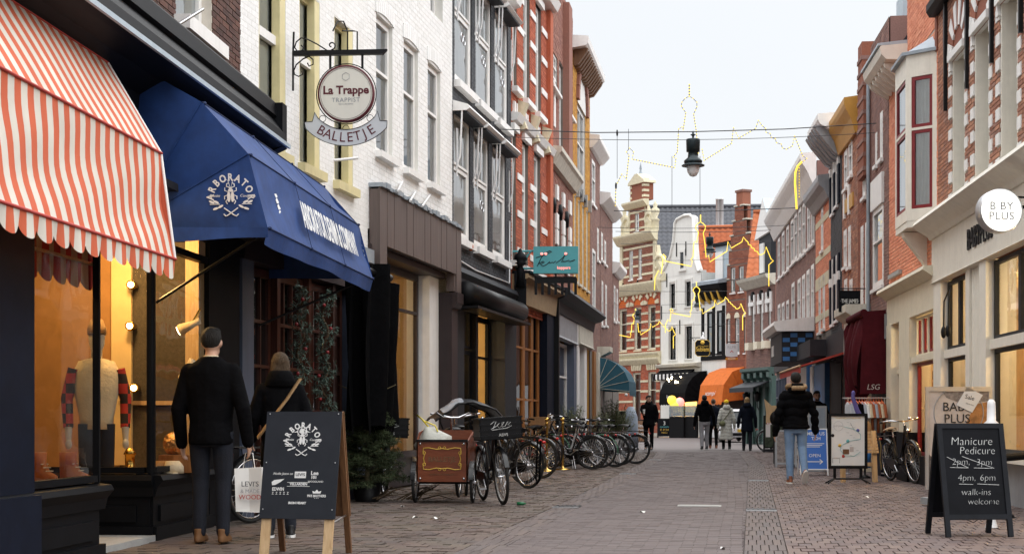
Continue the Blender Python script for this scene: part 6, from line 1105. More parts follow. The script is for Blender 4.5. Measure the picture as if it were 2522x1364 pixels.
        if long_hair: loft(hr, [tuple(a * k for a in r) for r in [(0, -.075, -long_hair, .085, .03), (0, -.07, -long_hair * .6, .11, .045), (0, -.05, -.08, .098, .065), (0, -.03, .05, .09, .08)]])
        hr.xf(Matrix.Translation(hc) @ Rt.to_4x4(), q); bake('hair', hr, hair, t, voxel * .8, 3)
    for s in (-1, 1):
        a = ank[s]; tilt = -1.0 if lift[(s + 1) // 2] > .06 else 0; m0 = Matrix.Translation(a) @ Matrix.Rotation(tilt, 4, 'X')
        sh_ = MB(); loft(sh_, [(0, .055 * k, -.075 * k, .045 * k, .135 * k), (0, .055 * k, -.045 * k, .047 * k, .135 * k), (0, .02 * k, -.01 * k, .044 * k, .085 * k), (0, -.005 * k, .04 * k, .045 * k, .055 * k)]).xf(m0); so = bake('shoe', sh_, shoes, t, .009, 4)
        if sole: MB().prism([(.05 * k * math.cos(u) , .055 * k + .142 * k * math.sin(u)) for u in np.linspace(0, 2 * math.pi, 20)[:-1]], -.086 * k, -.062 * k, 'xy').xf(m0).build('sole', sole, so)
    if face:
        for s in (-1, 1): e = Matrix.Translation(hc) @ Rt.to_4x4(); MB().ball((s * .03 * k, .086 * k, .012 * k), .011 * k, 8, 6).xf(e).build('eye', 'black_print', t); MB().tube([(s * .015 * k, .094 * k, .034 * k), (s * .045 * k, .083 * k, .036 * k)], .005 * k, 5).xf(e).build('eyebrow', 'hair_dark', t)
        MB().grid(lambda a, b: ((a - .5) * .10 * k, (.088 - .05 * abs(a - .5) ** 1.5) * k, (-.055 - .05 * b) * k), 8, 4).xf(Matrix.Translation(hc) @ Rt.to_4x4()).build('beard', 'hair_dark', t)
    t['_h'] = 0; del t['_h']
    return t, {s: hnd[s] for s in hnd}
g = G(520, 1337); man, mh = person('man seen from behind in black coat and dark jeans before the denim show window', g, R(-6), 1.80, 'coat_black', .46, 'denim_dark', 'shoe_tan', 'hair_dark', voxel=.011, sh=1.1, hands=((-.27, .06, .82), (.30, .04, .83)))
MB().lathe([(.062, 0), (.064, .05), (.058, .055)], 14, (0, 0, 1.525)).build('collar', 'vest_cream', man)
bag = thing('paper_bag', 'white paper carrier bag with dark print held by the man in black', 'bag', (0, 0, 0)); wh = Matrix.Translation(g) @ Matrix.Rotation(R(-6), 4, 'Z') @ (mh[1] + Vector((0, .03, -.08))); bag.location = wh
b = MB(); b.add([(-.115, -.05, -.14), (.115, -.05, -.13), (.115, .05, -.13), (-.115, .05, -.14), (-.10, -.06, -.50), (.13, -.06, -.51), (.13, .06, -.50), (-.10, .05, -.49), (.0, -.015, -.14), (.01, -.03, -.5)], [(0, 8, 9, 4), (8, 1, 5, 9), (1, 2, 6, 5), (2, 3, 7, 6), (3, 0, 4, 7), (4, 5, 6, 7)]); b.build('bag_body', 'paper_white', bag); MB().tube([(-.05, 0, -.14), (-.03, 0, -.01), (.03, 0, -.01), (.05, 0, -.14)], .004, 5).build('handle', 'paper_white', bag); text("LEVI'S", .06, 'denim_navy', bag, (.02, -.068, -.27)); text('& MADE', .045, 'grey_print', bag, (.02, -.068, -.33)); text('WOOD', .055, 'red_print', bag, (.02, -.068, -.38))
g = G(690, 1322); wo, _ = person('woman seen from behind with long blond hair and tan shoulder strap', g, R(12), 1.62, 'coat_black', .38, 'denim_dark', 'shoe_black', 'hair_brown', voxel=.011, long_hair=.30, hood='coat_black', hands=((-.26, .12, .95), (.27, .12, .95)), sole='sole_white')
MB().tube([(.17, -.10, 1.40), (.05, -.165, 1.22), (-.10, -.165, 1.02), (-.2, -.09, .88)], .030, 6, flat=.25).build('shoulder_strap', 'tan_leather', wo)
g = G(1960, 1190); pk, _ = person('person in black fur hooded puffer parka and light jeans walking away', g, R(0), 1.78, 'coat_black', .50, 'denim_light', 'shoe_brown', 'hair_dark', stride=(-.05, -.22), lift=(0, .10), voxel=.012, puff=(.135, .022), sh=1.08, hood='coat_black', fur=True, sole='sole_white', skirt=1.15, hands=((-.32, .05, .80), (.32, .04, .82)))
g = G(1598, 1108); cm, ch_ = person('man in a black coat holding a white coffee cup, facing the camera', g, R(168), 1.80, 'coat_black', .45, 'coat_black', 'shoe_black', 'hair_dark', stride=(.05, -.08), voxel=.016, hands=((-.26, .05, .92), (.16, .24, 1.20)), hood='coat_black', sh=1.18, face=True, head_turn=R(40), sole='sole_white', skirt=1.15)
wh = Matrix.Translation(g) @ Matrix.Rotation(R(168), 4, 'Z') @ (ch_[1] + Vector((-.04, .06, .04))); t = thing('coffee_cup', 'white paper coffee cup in the hand of the man in black', 'cup', wh); MB().lathe([(.028, -.06), (.04, .06)], 14).build('cup', 'paper_white', t); MB().lathe([(.042, .06), (.042, .072), (.03, .08)], 14).build('lid', 'white_plastic', t)
g = G(1735, 1107); person('man in a black quilted jacket and grey jeans walking away down the street', g, R(4), 1.82, 'coat_black', .52, 'grey_cloth', 'shoe_black', 'hair_dark', stride=(-.10, .12), voxel=.016, puff=(.075, .014), hood='coat_black', sole='sole_white', sh=1.1)
g = G(1757, 1104); person('dark clothed person half hidden behind the man in the quilted jacket', g, R(0), 1.72, 'coat_navy', .47, 'coat_black', 'shoe_brown', 'hair_brown', stride=(.08, -.06), voxel=.018)
g = G(1789, 1107); yw, _ = person('woman in a long off white padded coat and yellow beanie walking away', g, R(0), 1.66, 'coat_white', .20, 'coat_black', 'shoe_black', 'hair_blond', stride=(.03, -.10), voxel=.016, puff=(.11, .012), hood='coat_white', beanie='beanie', skirt=1.25, sole='sole_white')
MB().tube([(.15, -.12, 1.36), (.0, -.165, 1.15), (-.16, -.14, .95)], .013, 5).build('bag_strap', 'olive', yw); MB().ball((-.16, -.17, .88), (.11, .05, .09), 14, 8).build('shoulder_bag', 'olive', yw)
g = G(1840, 1110); person('fair haired woman in a long navy coat walking away near the white car', g, R(-4), 1.72, 'coat_navy', .36, 'denim_dark', 'shoe_black', 'hair_blond', stride=(.10, -.10), voxel=.016, long_hair=.16, hood='coat_navy', skirt=1.1)
g = G(2002, 1143); person('man with dark hair mostly hidden behind the person in the parka', (g.x, 33.0, 0), R(160), 1.66, 'coat_black', .46, 'denim_dark', 'shoe_black', 'hair_dark', voxel=.018, face=True, head_turn=R(20))
# ------------------------------------------------------------------ bicycles: local +x is forward, z up
WH = {}
def wheel(parent, pos, r=.345, tyre='rubber', rim='chrome', steer=0.0, n=28):
    if (r, n) not in WH:
        a = MB().ring((0, 0, 0), r - .02, .020, 40, 7).mesh('tyre'); b = MB().ring((0, 0, 0), r - .048, .011, 40, 5).mesh('rim'); c = MB()
        for k in range(n): t = 2 * math.pi * k / n; c.tube([(.02 * math.cos(t + 1.2), .025 * (-1) ** k, .02 * math.sin(t + 1.2)), ((r - .05) * math.cos(t), 0, (r - .05) * math.sin(t))], .0022, 3, cap=False)
        WH[(r, n)] = (a, b, c.mesh('spokes'), MB().lathe([(0, -.045), (.022, -.045), (.026, -.02), (.016, 0), (.026, .02), (.022, .045), (0, .045)], 10, axis='y').mesh('hub'))
    out = []
    for i, (me, m) in enumerate(zip(WH[(r, n)], (tyre, rim, 'steel', 'chrome'))):
        me = me.copy(); me.materials.clear(); me.materials.append(M(m)); o = link(('wheel', 'rim', 'spokes', 'hub')[i], me, parent if i == 0 else out[0])
        out.append(o)
    out[0].location = pos; out[0].rotation_euler = (0, 0, steer); return out[0]
def mudguard(parent, pos, r, a0, a1, m, w=.028):
    mb = MB(); mb.grid(lambda a, b: (pos[0] + r * math.cos(R(a0 + (a1 - a0) * a)), pos[1] + (b - .5) * 2 * w, pos[2] + (r - .012 * (2 * b - 1) ** 2) * math.sin(R(a0 + (a1 - a0) * a))), 22, 4); return mb.build('mudguard', m, parent)
def bike(label, rear, yaw, frame='bike_black', guard='bike_black', tyre='rubber', rim='chrome', rack=True, crate=None, style='step', lean=0.0, bar='chrome', saddle='black_plastic', r=.345, group='parked bicycles', steer=0.0, wb=1.09, high=0.0):
    """rear: ground point under the rear hub"""
    t = thing('bicycle', label, 'bicycle', (rear[0], rear[1], 0), yaw, group); t.rotation_euler = (lean, 0, yaw)
    fx = wb; wheel(t, (0, 0, r), r, tyre, rim); wheel(t, (fx, 0, r), r, tyre, rim, steer)
    mudguard(t, (0, 0, r), r + .03, 15, 185, guard); mudguard(t, (fx, 0, r), r + .03, 20, 170, guard)
    bb = (.46, 0, .29); st = (.30, 0, .86 + high); hd0, hd1 = (fx - .20, 0, .92), (fx - .12, 0, .66)
    f = MB()
    f.tube([bb, (.33, 0, .74)], .016, 8)
    if style == 'step': f.tube([hd1, (fx - .36, 0, .40), (.62, 0, .31), bb], .021, 8).tube([hd0, (fx - .40, 0, .58), (.56, 0, .42), (.42, 0, .40)], .017, 8)
    else: f.tube([hd1, bb], .020, 8).tube([hd0, (.34, 0, .80)], .018, 8)
    for s in (-1, 1): f.tube([bb, (.2, s * .05, r), (0, s * .055, r)], .010, 6).tube([(.34, 0, .74), (.18, s * .045, .55), (0, s * .055, r)], .009, 6)
    f.tube([(hd1[0] - .0, 0, hd1[2] - .04), (hd0[0], 0, hd0[2] + .02)], .022, 8); f.build('frame', frame, t)
    fk = MB()
    for s in (-1, 1): fk.tube([(hd1[0] + .01, s * .03, hd1[2] - .03), (fx - .06, s * .05, .46), (fx, s * .05, r)], .012, 6)
    fk.build('fork', frame, t)
    hbz = 1.02 + high; hb = MB(); hb.tube([hd0, (fx - .245, 0, hbz)], .013, 8); hb.tube([(fx - .48, -.30, hbz - .01), (fx - .34, -.30, hbz + .01), (fx - .22, -.24, hbz + .02), (fx - .17, -.08, hbz), (fx - .18, 0, hbz - .01), (fx - .17, .08, hbz), (fx - .22, .24, hbz + .02), (fx - .34, .30, hbz + .01), (fx - .48, .30, hbz - .01)], .012, 8)
    ho = hb.build('handlebar', bar, t)
    for s in (-1, 1): MB().tube([(fx - .50, s * .30, hbz - .012), (fx - .37, s * .30, hbz + .005)], .017, 8).build('grip', 'black_plastic', ho)
    MB().ball((fx - .22, .1, hbz + .03), (.03, .03, .022), 8, 6).build('bell', 'chrome', ho)
    MB().tube([(.33, 0, .70), (st[0], 0, st[2])], .013, 8).build('seat_post', 'chrome', t)
    sd = MB(); sd.grid(lambda a, b: (st[0] - .14 + .28 * a, (b - .5) * (.20 * (1 - a) ** .8 + .045), st[2] + .045 - .05 * (2 * b - 1) ** 2 * (1 - a * .5) + .015 * math.sin(a * 3)), 10, 8); sd.grid(lambda a, b: (st[0] - .14 + .28 * a, (b - .5) * (.20 * (1 - a) ** .8 + .045), st[2] - .005), 10, 2); sd.tube([(st[0] - .09, .04, st[2] - .0), (st[0] - .09, -.04, st[2])], .022, 6); sd.build('saddle', saddle, t)
    ck = MB().lathe([(0, -.012), (.09, -.012), (.09, .012), (0, .012)], 20, (bb[0], -.06, bb[2]), 'y'); ck.prism([(bb[0], bb[2] + .09), (.0, r + .05), (-.06, r), (0, r - .05), (bb[0], bb[2] - .09)], -.075, -.045); cko = ck.build('chain_case', 'bike_black', t)
    MB().tube([(bb[0], -.08, bb[2]), (bb[0] + .13, -.09, bb[2] - .10)], .010, 6).tube([(bb[0], .08, bb[2]), (bb[0] - .13, .09, bb[2] + .10)], .010, 6).box(bb[0] + .09, bb[0] + .18, -.18, -.09, bb[2] - .112, bb[2] - .09).box(bb[0] - .18, bb[0] - .09, .09, .18, bb[2] + .09, bb[2] + .112).build('crank', 'steel', t)
    if rack:
        rk = MB(); rk.tube([(-.28, -.07, .76), (.26, -.07, .76)], .007, 5).tube([(-.28, .07, .76), (.26, .07, .76)], .007, 5).tube([(-.28, -.07, .76), (-.28, .07, .76)], .007, 5).tube([(0, -.07, .76), (0, .07, .76)], .006, 5)
        for s in (-1, 1): rk.tube([(-.1, s * .07, .76), (0, s * .06, r)], .006, 5)
        rk.build('carrier', rack if isinstance(rack, str) else 'bike_black', t)
    MB().ball((-.32, 0, .70), (.02, .04, .025), 8, 6).build('tail_light', 'tail_red', t); MB().lathe([(.0, -.03), (.03, -.02), (.04, .03), (0, .04)], 10, (fx - .08, 0, .86), 'x').build('headlight', 'chrome', t)
    MB().tube([(.40, .04, .27), (.30, .22, .01)], .009, 6).build('kickstand', 'steel', t)
    if crate:
        cx = fx - .02; cz = .80; c = MB(); w, d, hh = .26, .19, .27
        for q in ((-d, -d + .015, -w, w), (d - .015, d, -w, w), (-d, d, -w, -w + .015), (-d, d, w - .015, w)): c.box(cx + q[0], cx + q[1], q[2], q[3], cz, cz + hh)
        c.box(cx - d, cx + d, -w, w, cz, cz + .015); co = c.build('crate', crate, t)
        for z in (.04, .11, .18, .25): MB().box(cx - d - .012, cx + d + .012, -w - .012, w + .012, cz + z, cz + z + .018).build('crate_rib', crate, co)
        MB().tube([(cx, -.05, r), (cx - .02, -.12, cz)], .009, 6).tube([(cx, .05, r), (cx - .02, .12, cz)], .009, 6).build('front_carrier', 'bike_black', t)
        tm = MB().tube([(x, y, 0) for x, y in ((-.13, .02), (-.09, .05), (-.06, .05), (-.10, -.03), (-.13, -.04), (-.05, .0), (-.02, .03), (-.05, .01), (-.03, -.03), (.01, .0), (.04, .04), (.01, .03), (.01, -.02), (.05, -.01), (.08, .04), (.12, .03), (.08, .005), (.13, -.01), (.07, -.035), (-.12, -.05))], .004, 4); tm.xf(plane_m((cx + d + .014, 0, cz + .17), (0, 1, 0), (0, 0, 1))); tm.build('graffiti', 'chalk', co); tm = text_mb('ABVS', .05, extrude=.001); tm.xf(plane_m((cx + d + .014, .02, cz + .055), (0, 1, 0), (0, 0, 1))); tm.build('lettering', 'chalk', co)
    return t
def ang(dx, dy): return math.atan2(dy, dx)
g = G(1190, 1233); bike('black bicycle with a black plastic crate on its front carrier', (g.x, g.y + .15), ang(.26, -1.06), crate='black_plastic', tyre='rubber', lean=R(4), bar='bike_black', rim='grey_stone')
g = G(1300, 1203); b2 = bike('black bicycle with a long strap hanging from its rear carrier', (g.x, g.y), ang(-.62, .78), lean=R(4), bar='bike_black')
MB().tube([(-.30, .05, .72), (-.36, .09, .45), (-.38, .10, .14), (-.33, .10, .08), (-.30, .10, .16), (-.28, .09, .5), (-.24, .06, .74)], .017, 6, flat=.3).build('strap', 'black_cloth', b2)
g = G(1385, 1145); bike('orange red bicycle behind the gold posts', (g.x, 31.6), ang(-.95, .2), frame='orange_bike', guard='orange_bike', bar='chrome', lean=R(3)); bike('orange red bicycle nearest to the timber shop window', (g.x - .35, 30.0), ang(-.75, .6), frame='orange_bike', guard='bike_black', bar='chrome', lean=R(-4))
g = G(1453, 1154); bike('bicycle with a thick white frame and black wheels in the row', (g.x, g.y), ang(-.93, .36), frame='bike_white', style='step', lean=R(3), bar='chrome', high=.08, crate='wood_frame')
bike('black bicycle with dark wheel at the front of the row', (g.x + .03, g.y - .35), ang(-.95, .30), lean=R(4), bar='bike_black', rim='bike_black')
g = G(1481, 1152); bike('bicycle with a bright green rear mudguard in the row', (g.x, g.y + .1), ang(-.92, .4), frame='bike_black', guard='green_bike', lean=R(3), rack='chrome')
g = G(1514, 1150); bike('dark bicycle between the green guarded and the last one in the row', (g.x, g.y), ang(-.92, .4), lean=R(3), bar='chrome', rack='chrome', rim='bike_black')
g = G(1566, 1142); bike('black bicycle standing last in the row near the man with coffee', (g.x, g.y), ang(-.94, .34), lean=R(2), bar='chrome', rim='bike_black')
for x, Y, lab, dx in ((1335, 25.6, 'dark bicycle close behind the one with the hanging strap', -.5), (1405, 32.6, 'dark bicycle behind the white framed one', -.85), (1425, 33.6, 'dark bicycle nearest the olive bush', -.9), (1530, 33.0, 'dark bicycle crowded behind the last in the row', -.9), (1290, 23.4, 'dark bicycle deep behind the crate bicycle', -.5)):
    g = P(x, 0, Y); bike(lab, (g.x, Y), ang(dx, .45), lean=R(3), bar='bike_black', rim='bike_black')
g = G(617, 1287); bike('dark bicycle behind the grey sandwich board, seen beside the paper bag', (g.x, g.y), ang(.55, .83), lean=R(3), bar='bike_black')
g = G(925, 1222); bike('dark bicycle behind the fir tree left of the cargo tricycle', (g.x - .1, g.y + .9), ang(.2, -.95), lean=R(-3), bar='bike_black', crate='black_plastic')
g = G(2252, 1190); bike('black and chrome bicycle leaning at the cream shop, seen from the front', (g.x - .12, g.y + 1.0), ang(.10, -1.0), tyre='rubber', lean=R(6), bar='chrome', saddle='tan_leather', group='bicycles on the right pavement')
g = G(1886, 1112); bike('dark bicycle behind the photo board near the green shop', (g.x + .1, g.y + .6), ang(.9, .3), lean=R(3), bar='bike_black', group='bicycles on the right pavement')
g = G(1930, 1135); bike('bicycle mostly hidden by the person in the parka', (g.x + .3, g.y), ang(.6, .8), lean=R(3), group='bicycles on the right pavement')
# cargo tricycle with the painted wooden box, front towards the camera
g = G(1090, 1240); t = thing('cargo_tricycle', 'cargo tricycle with an orange brown wooden box lettered BALLETJE', 'cargo bike', (g.x, g.y + .15, 0), R(-4))
wheel(t, (-.36, .10, .25), .25, n=20).rotation_euler = (0, 0, R(90)); wheel(t, (.36, .10, .25), .25, n=20).rotation_euler = (0, 0, R(90)); wheel(t, (.05, 1.35, .34), .34).rotation_euler = (0, 0, R(90))
w0, w1 = .30, .36
bx = MB(); bx.box(-w0, w0, -.12, -.10, .27, .78); fb = bx.build('front_panel', 'wood_box', t)
for s in (-1, 1): MB().add([(s * w0, -.12, .27), (s * w0, .75, .27), (s * (w0 + .03), .78, .90), (s * (w0 + .03), .35, .88), (s * w0, -.12, .76), (s * (w0 + .018), -.12, .27), (s * (w0 + .018), .75, .27), (s * (w0 + .048), .78, .90), (s * (w0 + .048), .35, .88), (s * (w0 + .018), -.12, .76)], [(0, 1, 2, 3, 4), (5, 6, 7, 8, 9), (4, 3, 8, 9), (3, 2, 7, 8)]).build('side_panel', 'wood_box', t)
MB().box(-w0, w0, .73, .75, .27, .90).build('back_panel', 'wood_box', t); MB().box(-w0, w0, -.10, .75, .27, .29).build('floor_panel', 'wood_box', t); MB().box(-w0 - .02, w0 + .02, -.14, -.09, .765, .79).build('edge_strip', 'black_plastic', t)
MB().box(-w0, w0, .40, .72, .56, .60).build('bench', 'black_plastic', t)
for x in (-.27, .27): MB().ball((x, -.125, .74), .016, 8, 5).ball((x, -.125, .31), .016, 8, 5).build('bolt', 'chrome', t)
def scrollwork(y, s): 
    mb = MB(); pts = [(-.20, .13), (-.14, .135), (-.06, .115), (0, .125), (.06, .115), (.14, .135), (.20, .13), (.205, .09), (.19, .05), (.20, 0), (.19, -.05), (.205, -.09), (.20, -.13), (.14, -.135), (.06, -.115), (0, -.125), (-.06, -.115), (-.14, -.135), (-.20, -.13), (-.205, -.09), (-.19, -.05), (-.20, 0), (-.19, .05), (-.205, .09)]
    mb.tube([(p[0] * 1.15, y, .555 + p[1]) for p in pts], .0065, 5, closed=True)
    for g_ in (-1, 1):
        for x in (-.03, .03): mb.ring((x, y, .555 + g_ * .132), .016, .005, 12, 4)
        for z in (-.07, .07): mb.ring((g_ * .222, y, .555 + z), .018, .005, 12, 4)
    return mb
scrollwork(-.124, 1).build('scroll_border', 'gold', t); text('BALLETJE', .085, 'wood_dark', t, (0, -.122, .545), bold=.002); text('BIEREN EN BITTERBALLEN', .026, 'wood_dark', t, (0, -.122, .36))
MB().tube([(-.34, .05, 1.05), (-.2, 1.0, 1.12), (-.1, .9, 1.06), (.1, .9, 1.06), (.22, 1.0, 1.12), (.36, .82, 1.1)][1:], .014, 8).tube([(0, .9, 1.06), (0, 1.0, .6)], .018, 8).build('handlebar', 'chrome', t); MB().tube([(0, .78, .4), (.03, 1.1, .38), (.05, 1.35, .34)], .022, 8).tube([(.03, 1.1, .38), (.0, 1.15, .85)], .02, 8).build('frame', 'bike_black', t); MB().ball((0, 1.15, .90), (.11, .14, .04), 12, 8).build('saddle', 'black_plastic', t); MB().tube([(-.40, .10, .25), (.40, .10, .25)], .016, 8).tube([(-.2, .1, .25), (0, .9, .35)], .018, 8).build('axle', 'iron', t)
for s in (-1, 1): mg = MB(); mg.grid(lambda a, b: (s * .36 + (b - .5) * .06, .10 - .275 * math.cos(R(10 + 150 * a)), .25 + .275 * math.sin(R(10 + 150 * a))), 14, 2); mg.build('mudguard', 'bike_black', t)
g2 = Vector((g.x, g.y + .15, 0)); mb = MB(); loft(mb, [(0, 0, 0, .16, .13), (0, 0, .10, .20, .16), (.02, 0, .22, .17, .14), (-.02, 0, .30, .07, .06), (-.05, 0, .34, .05, .04)], 18)
mb.v = [(x + .02 * math.sin(z * 40 + y * 30), y + .02 * math.sin(x * 35), z + .01 * math.sin(x * 50)) for x, y, z in mb.v]; bg = thing('rubbish_bag', 'pale plastic rubbish bag with yellow ties in the cargo tricycle box', 'bag', g2 + Vector((-.13, .16, .62))); bg.scale = (1.15, 1.0, .95); mb.build('bag_body', 'plastic_bag', bg); MB().tube([(-.04, 0, .32), (-.12, -.05, .44), (-.18, -.04, .5), (-.10, -.02, .42), (.02, -.05, .36), (.05, -.06, .28)], .010, 5).build('tie', 'yellow_plastic', bg)
# second cargo bike behind with a rain hood
g3 = P(1150, 1225, 20.2); t = thing('hooded_cargo_bike', 'black cargo bike with a folded dark rain hood behind the wooden box tricycle', 'cargo bike', (g3.x, 20.3, 0), R(14)); wheel(t, (-.1, -.4, .25), .25, n=20).rotation_euler = (0, 0, R(80)); wheel(t, (.2, 1.5, .34), .34).rotation_euler = (0, 0, R(80))
MB().prism([(-.30, .35), (.30, .35), (.36, .86), (-.36, .86)], -.1, .75).build('box', 'black_plastic', t)
def hoodf(a, b): an = a * math.pi; return (-.46 + .98 * b + .04 * math.sin(b * 9), -.05 + .75 * a, .80 + .47 * math.sin(math.pi * min(1, .12 + b * .75)) ** .8 + .05 * math.sin(a * math.pi) + .012 * math.sin(b * 25 + a * 11))
MB().grid(hoodf, 12, 26).build('hood', 'tarp_black', t); MB().grid(lambda a, b: tuple(x + d for x, d in zip(hoodf(.05 + .5 * a, .1 + .35 * b), (0, -.012, .016))), 8, 12).build('hood_window', 'tarp_silver', t); MB().tube([hoodf(0, b / 12) for b in range(13)], .014, 6).tube([hoodf(1, b / 12) for b in range(13)], .014, 6).build('hood_bow', 'iron', t); MB().tube([(-.3, 0, .8), (-.38, .0, 1.0), hoodf(0, .05)], .012, 6).tube([(.3, 0, .8), (.42, 0, 1.0), hoodf(0, .95)], .012, 6).build('hood_arm', 'iron', t)
MB().tube([(-.35, .9, 1.12), (-.25, .85, 1.1), (0, .8, 1.05), (.25, .85, 1.1), (.4, .98, 1.12)], .014, 8).tube([(0, .8, 1.05), (0, .9, .5)], .018, 6).build('handlebar', 'chrome', t); MB().tube([(0, .7, .4), (.2, 1.5, .34)], .024, 8).tube([(.12, 1.15, .38), (.1, 1.1, .9)], .018, 8).build('frame', 'bike_black', t); MB().ball((.1, 1.1, .92), (.11, .14, .04), 12, 8).build('saddle', 'black_plastic', t)
# gold rope posts
ps = []
for k, (x, y) in enumerate(((1347, 1160), (1386, 1156))):
    g = G(x, y); ps.append(g); t = thing('rope_post', ('left', 'right')[k] + ' one of two brass rope barrier posts by the bicycles', 'rope post', g, 0, 'brass rope posts'); MB().lathe([(.17, 0), (.17, .018), (.10, .03), (.035, .05), (.024, .08)], 20).build('base', 'brass', t); MB().lathe([(.023, .05), (.023, .93), (.034, .94), (.034, .97), (.023, .98)], 14).build('pole', 'brass', t); MB().ball((0, 0, 1.03), .045, 14, 10).build('finial', 'brass', t)
a, b = ps[0] + Vector((-.9, .9, .9)), ps[0] + Vector((0, 0, .95)); tag(MB().tube([tuple(a.lerp(b, q) - Vector((0, 0, 1.2 * q * (1 - q)))) for q in [i / 12 for i in range(13)]], .018, 7).build('barrier_rope', 'twig'), 'brown twisted rope hanging from the left brass post', 'rope')
a, b = ps[1] + Vector((0, 0, .95)), ps[1] + Vector((-.75, .9, .9)); tag(MB().tube([tuple(a.lerp(b, q) - Vector((0, 0, 2.0 * q * (1 - q)))) for q in [i / 12 for i in range(13)]], .018, 7).build('barrier_rope', 'twig'), 'brown twisted rope hanging from the right brass post', 'rope')
# ------------------------------------------------------------------ plants
def needles(pts_dirs, ln, w, spread, per):
    """flat needle sprays along twigs: many small leaf faces"""
    vs = []; fs = []
    for p, d in pts_dirs:
        d = Vector(d).normalized()
        for _ in range(per):
            r = Vector((random.gauss(0, 1), random.gauss(0, 1), random.gauss(0, 1))).normalized(); q = (d * (1 - spread) + r * spread).normalized(); s = q.cross(Vector((random.random() - .5, random.random() - .5, random.random()))).normalized() * w
            a = Vector(p) + r * .01; l_ = ln * random.uniform(.6, 1.2); k = len(vs); vs += [tuple(a - s * .5), tuple(a + s * .5), tuple(a + q * l_ + s * .3), tuple(a + q * l_ - s * .3)]; fs.append((k, k + 1, k + 2, k + 3))
    m = MB(); m.add(vs, fs); return m
g = G(900, 1236); t = thing('fir_tree', 'small sparse green fir tree in a pot by the cargo tricycle', 'tree', (g.x, g.y + .2, 0)); t.scale = (1.12, 1.12, 1.12); tw = MB(); pd = []
tw.tube([(0, 0, .1), (.01, 0, .7), (0, .01, 1.32), (.0, 0, 1.5)], [.03, .024, .012, .006], 7)
for lv in range(17):
    z = .22 + lv * .058; n = 8; L = (.46 - .36 * (lv / 17)) * random.uniform(.85, 1.15)
    for k in range(n):
        a = 2 * math.pi * (k + random.random() * .6) / n + lv; e = Vector((math.cos(a) * L, math.sin(a) * L, z + random.uniform(-.05, .12))); s0 = Vector((0, 0, z)); tw.tube([s0, e], [.007, .003], 4)
        for q in (.25, .4, .55, .7, .85, 1.0):
            p = s0.lerp(e, q); pd.append((p, e - s0))
            for sd in (-1, 1): d2 = (e - s0).normalized() * .6 + Vector((-math.sin(a), math.cos(a), .1)) * sd * .7; p2 = p + d2 * .10 * (1.2 - q); pd.append((p.lerp(p2, .5), d2)); pd.append((p2, d2))
for a in (0, 1.6, 3.0, 4.4): e = Vector((.33 * math.cos(a), .33 * math.sin(a), 1.32)); tw.tube([(0, 0, 1.18), e * .6 + Vector((0, 0, .47)), e], [.008, .007, .004], 5)
tw.build('trunk', 'twig', t); needles(pd, .042, .006, .55, 9).build('crown', 'foliage_fir', t); MB().lathe([(.13, 0), (.17, .2), (.16, .2), (.15, .17), (0, .17)], 16).build('pot', 'black_plastic', t)
mb = MB()
for k in range(16): a = random.uniform(-.5, 1.2); x0 = random.uniform(-.3, .55); L = random.uniform(.25, .6); mb.tube([(x0, random.uniform(-.1, .15), .03), (x0 + L * .5 * math.cos(a), random.uniform(-.1, .2), .06 + .12 * random.random()), (x0 + L * math.cos(a), random.uniform(-.2, .2), .02 + .2 * random.random())], [.012, .008, .004], 5)
tag(mb.build('brushwood', 'bark', None, (g.x + .25, g.y + .1, 0)), 'heap of bare cut twigs on the ground beside the fir tree', 'twigs', kind='stuff')
for k, (x, lab) in enumerate(((736, 'left of two green fir garlands hanging on the dark shop front'), (797, 'right of two green fir garlands hanging on the dark shop front'))):
    c = Vector(H1.w(H1.u(x, -.1), -.12, 0)); t = thing('fir_garland', lab, 'garland', c, 0, 'fir garlands on the shop front'); pd = []; pts = []
    for i in range(34): z = 2.55 - i * .062; p = Vector((.045 * math.sin(i * .9 + k), -.03 * math.cos(i * .7), z)); pts.append(p); [pd.append((p + Vector((random.uniform(-.09, .09), random.uniform(-.07, .07), random.uniform(-.03, .03))), (random.uniform(-1, 1), random.uniform(-1, .2), random.uniform(-.8, .4)))) for _ in range(7)]
    MB().tube(pts, .014, 5).build('cord', 'bark', t); needles(pd, .055, .012, .6, 7).build('foliage', 'foliage_garland', t)
    for i in range(7): MB().ball((random.uniform(-.09, .09), -.11, 2.4 - i * .28), .022, 8, 6).build('berry', 'red_paint', t)
def pot_plant(label, loc, hgt, rad, m, n=70, pot='grey_stone', ph=.42, group='potted plants by the left shop fronts'):
    t = thing('potted_plant', label, 'plant', loc, 0, group); tw = MB(); pd = []
    for k in range(n):
        a = random.random() * 6.28; rr = rad * math.sqrt(random.random()); e = Vector((rr * math.cos(a), rr * math.sin(a), ph + hgt * random.uniform(.35, 1))); s0 = Vector((e.x * .15, e.y * .15, ph)); tw.tube([s0, s0.lerp(e, .5) + Vector((0, 0, .03)), e], [.006, .004, .002], 4); [pd.append((s0.lerp(e, q), e - s0)) for q in (.4, .5, .6, .7, .8, .9, 1)]
    tw.build('stems', 'twig', t); needles(pd, .05, .012, .7, 7).build('foliage', m, t); MB().lathe([(.16, 0), (.22, ph), (.19, ph), (.18, ph - .05), (0, ph - .05)], 16).build('pot', pot, t)
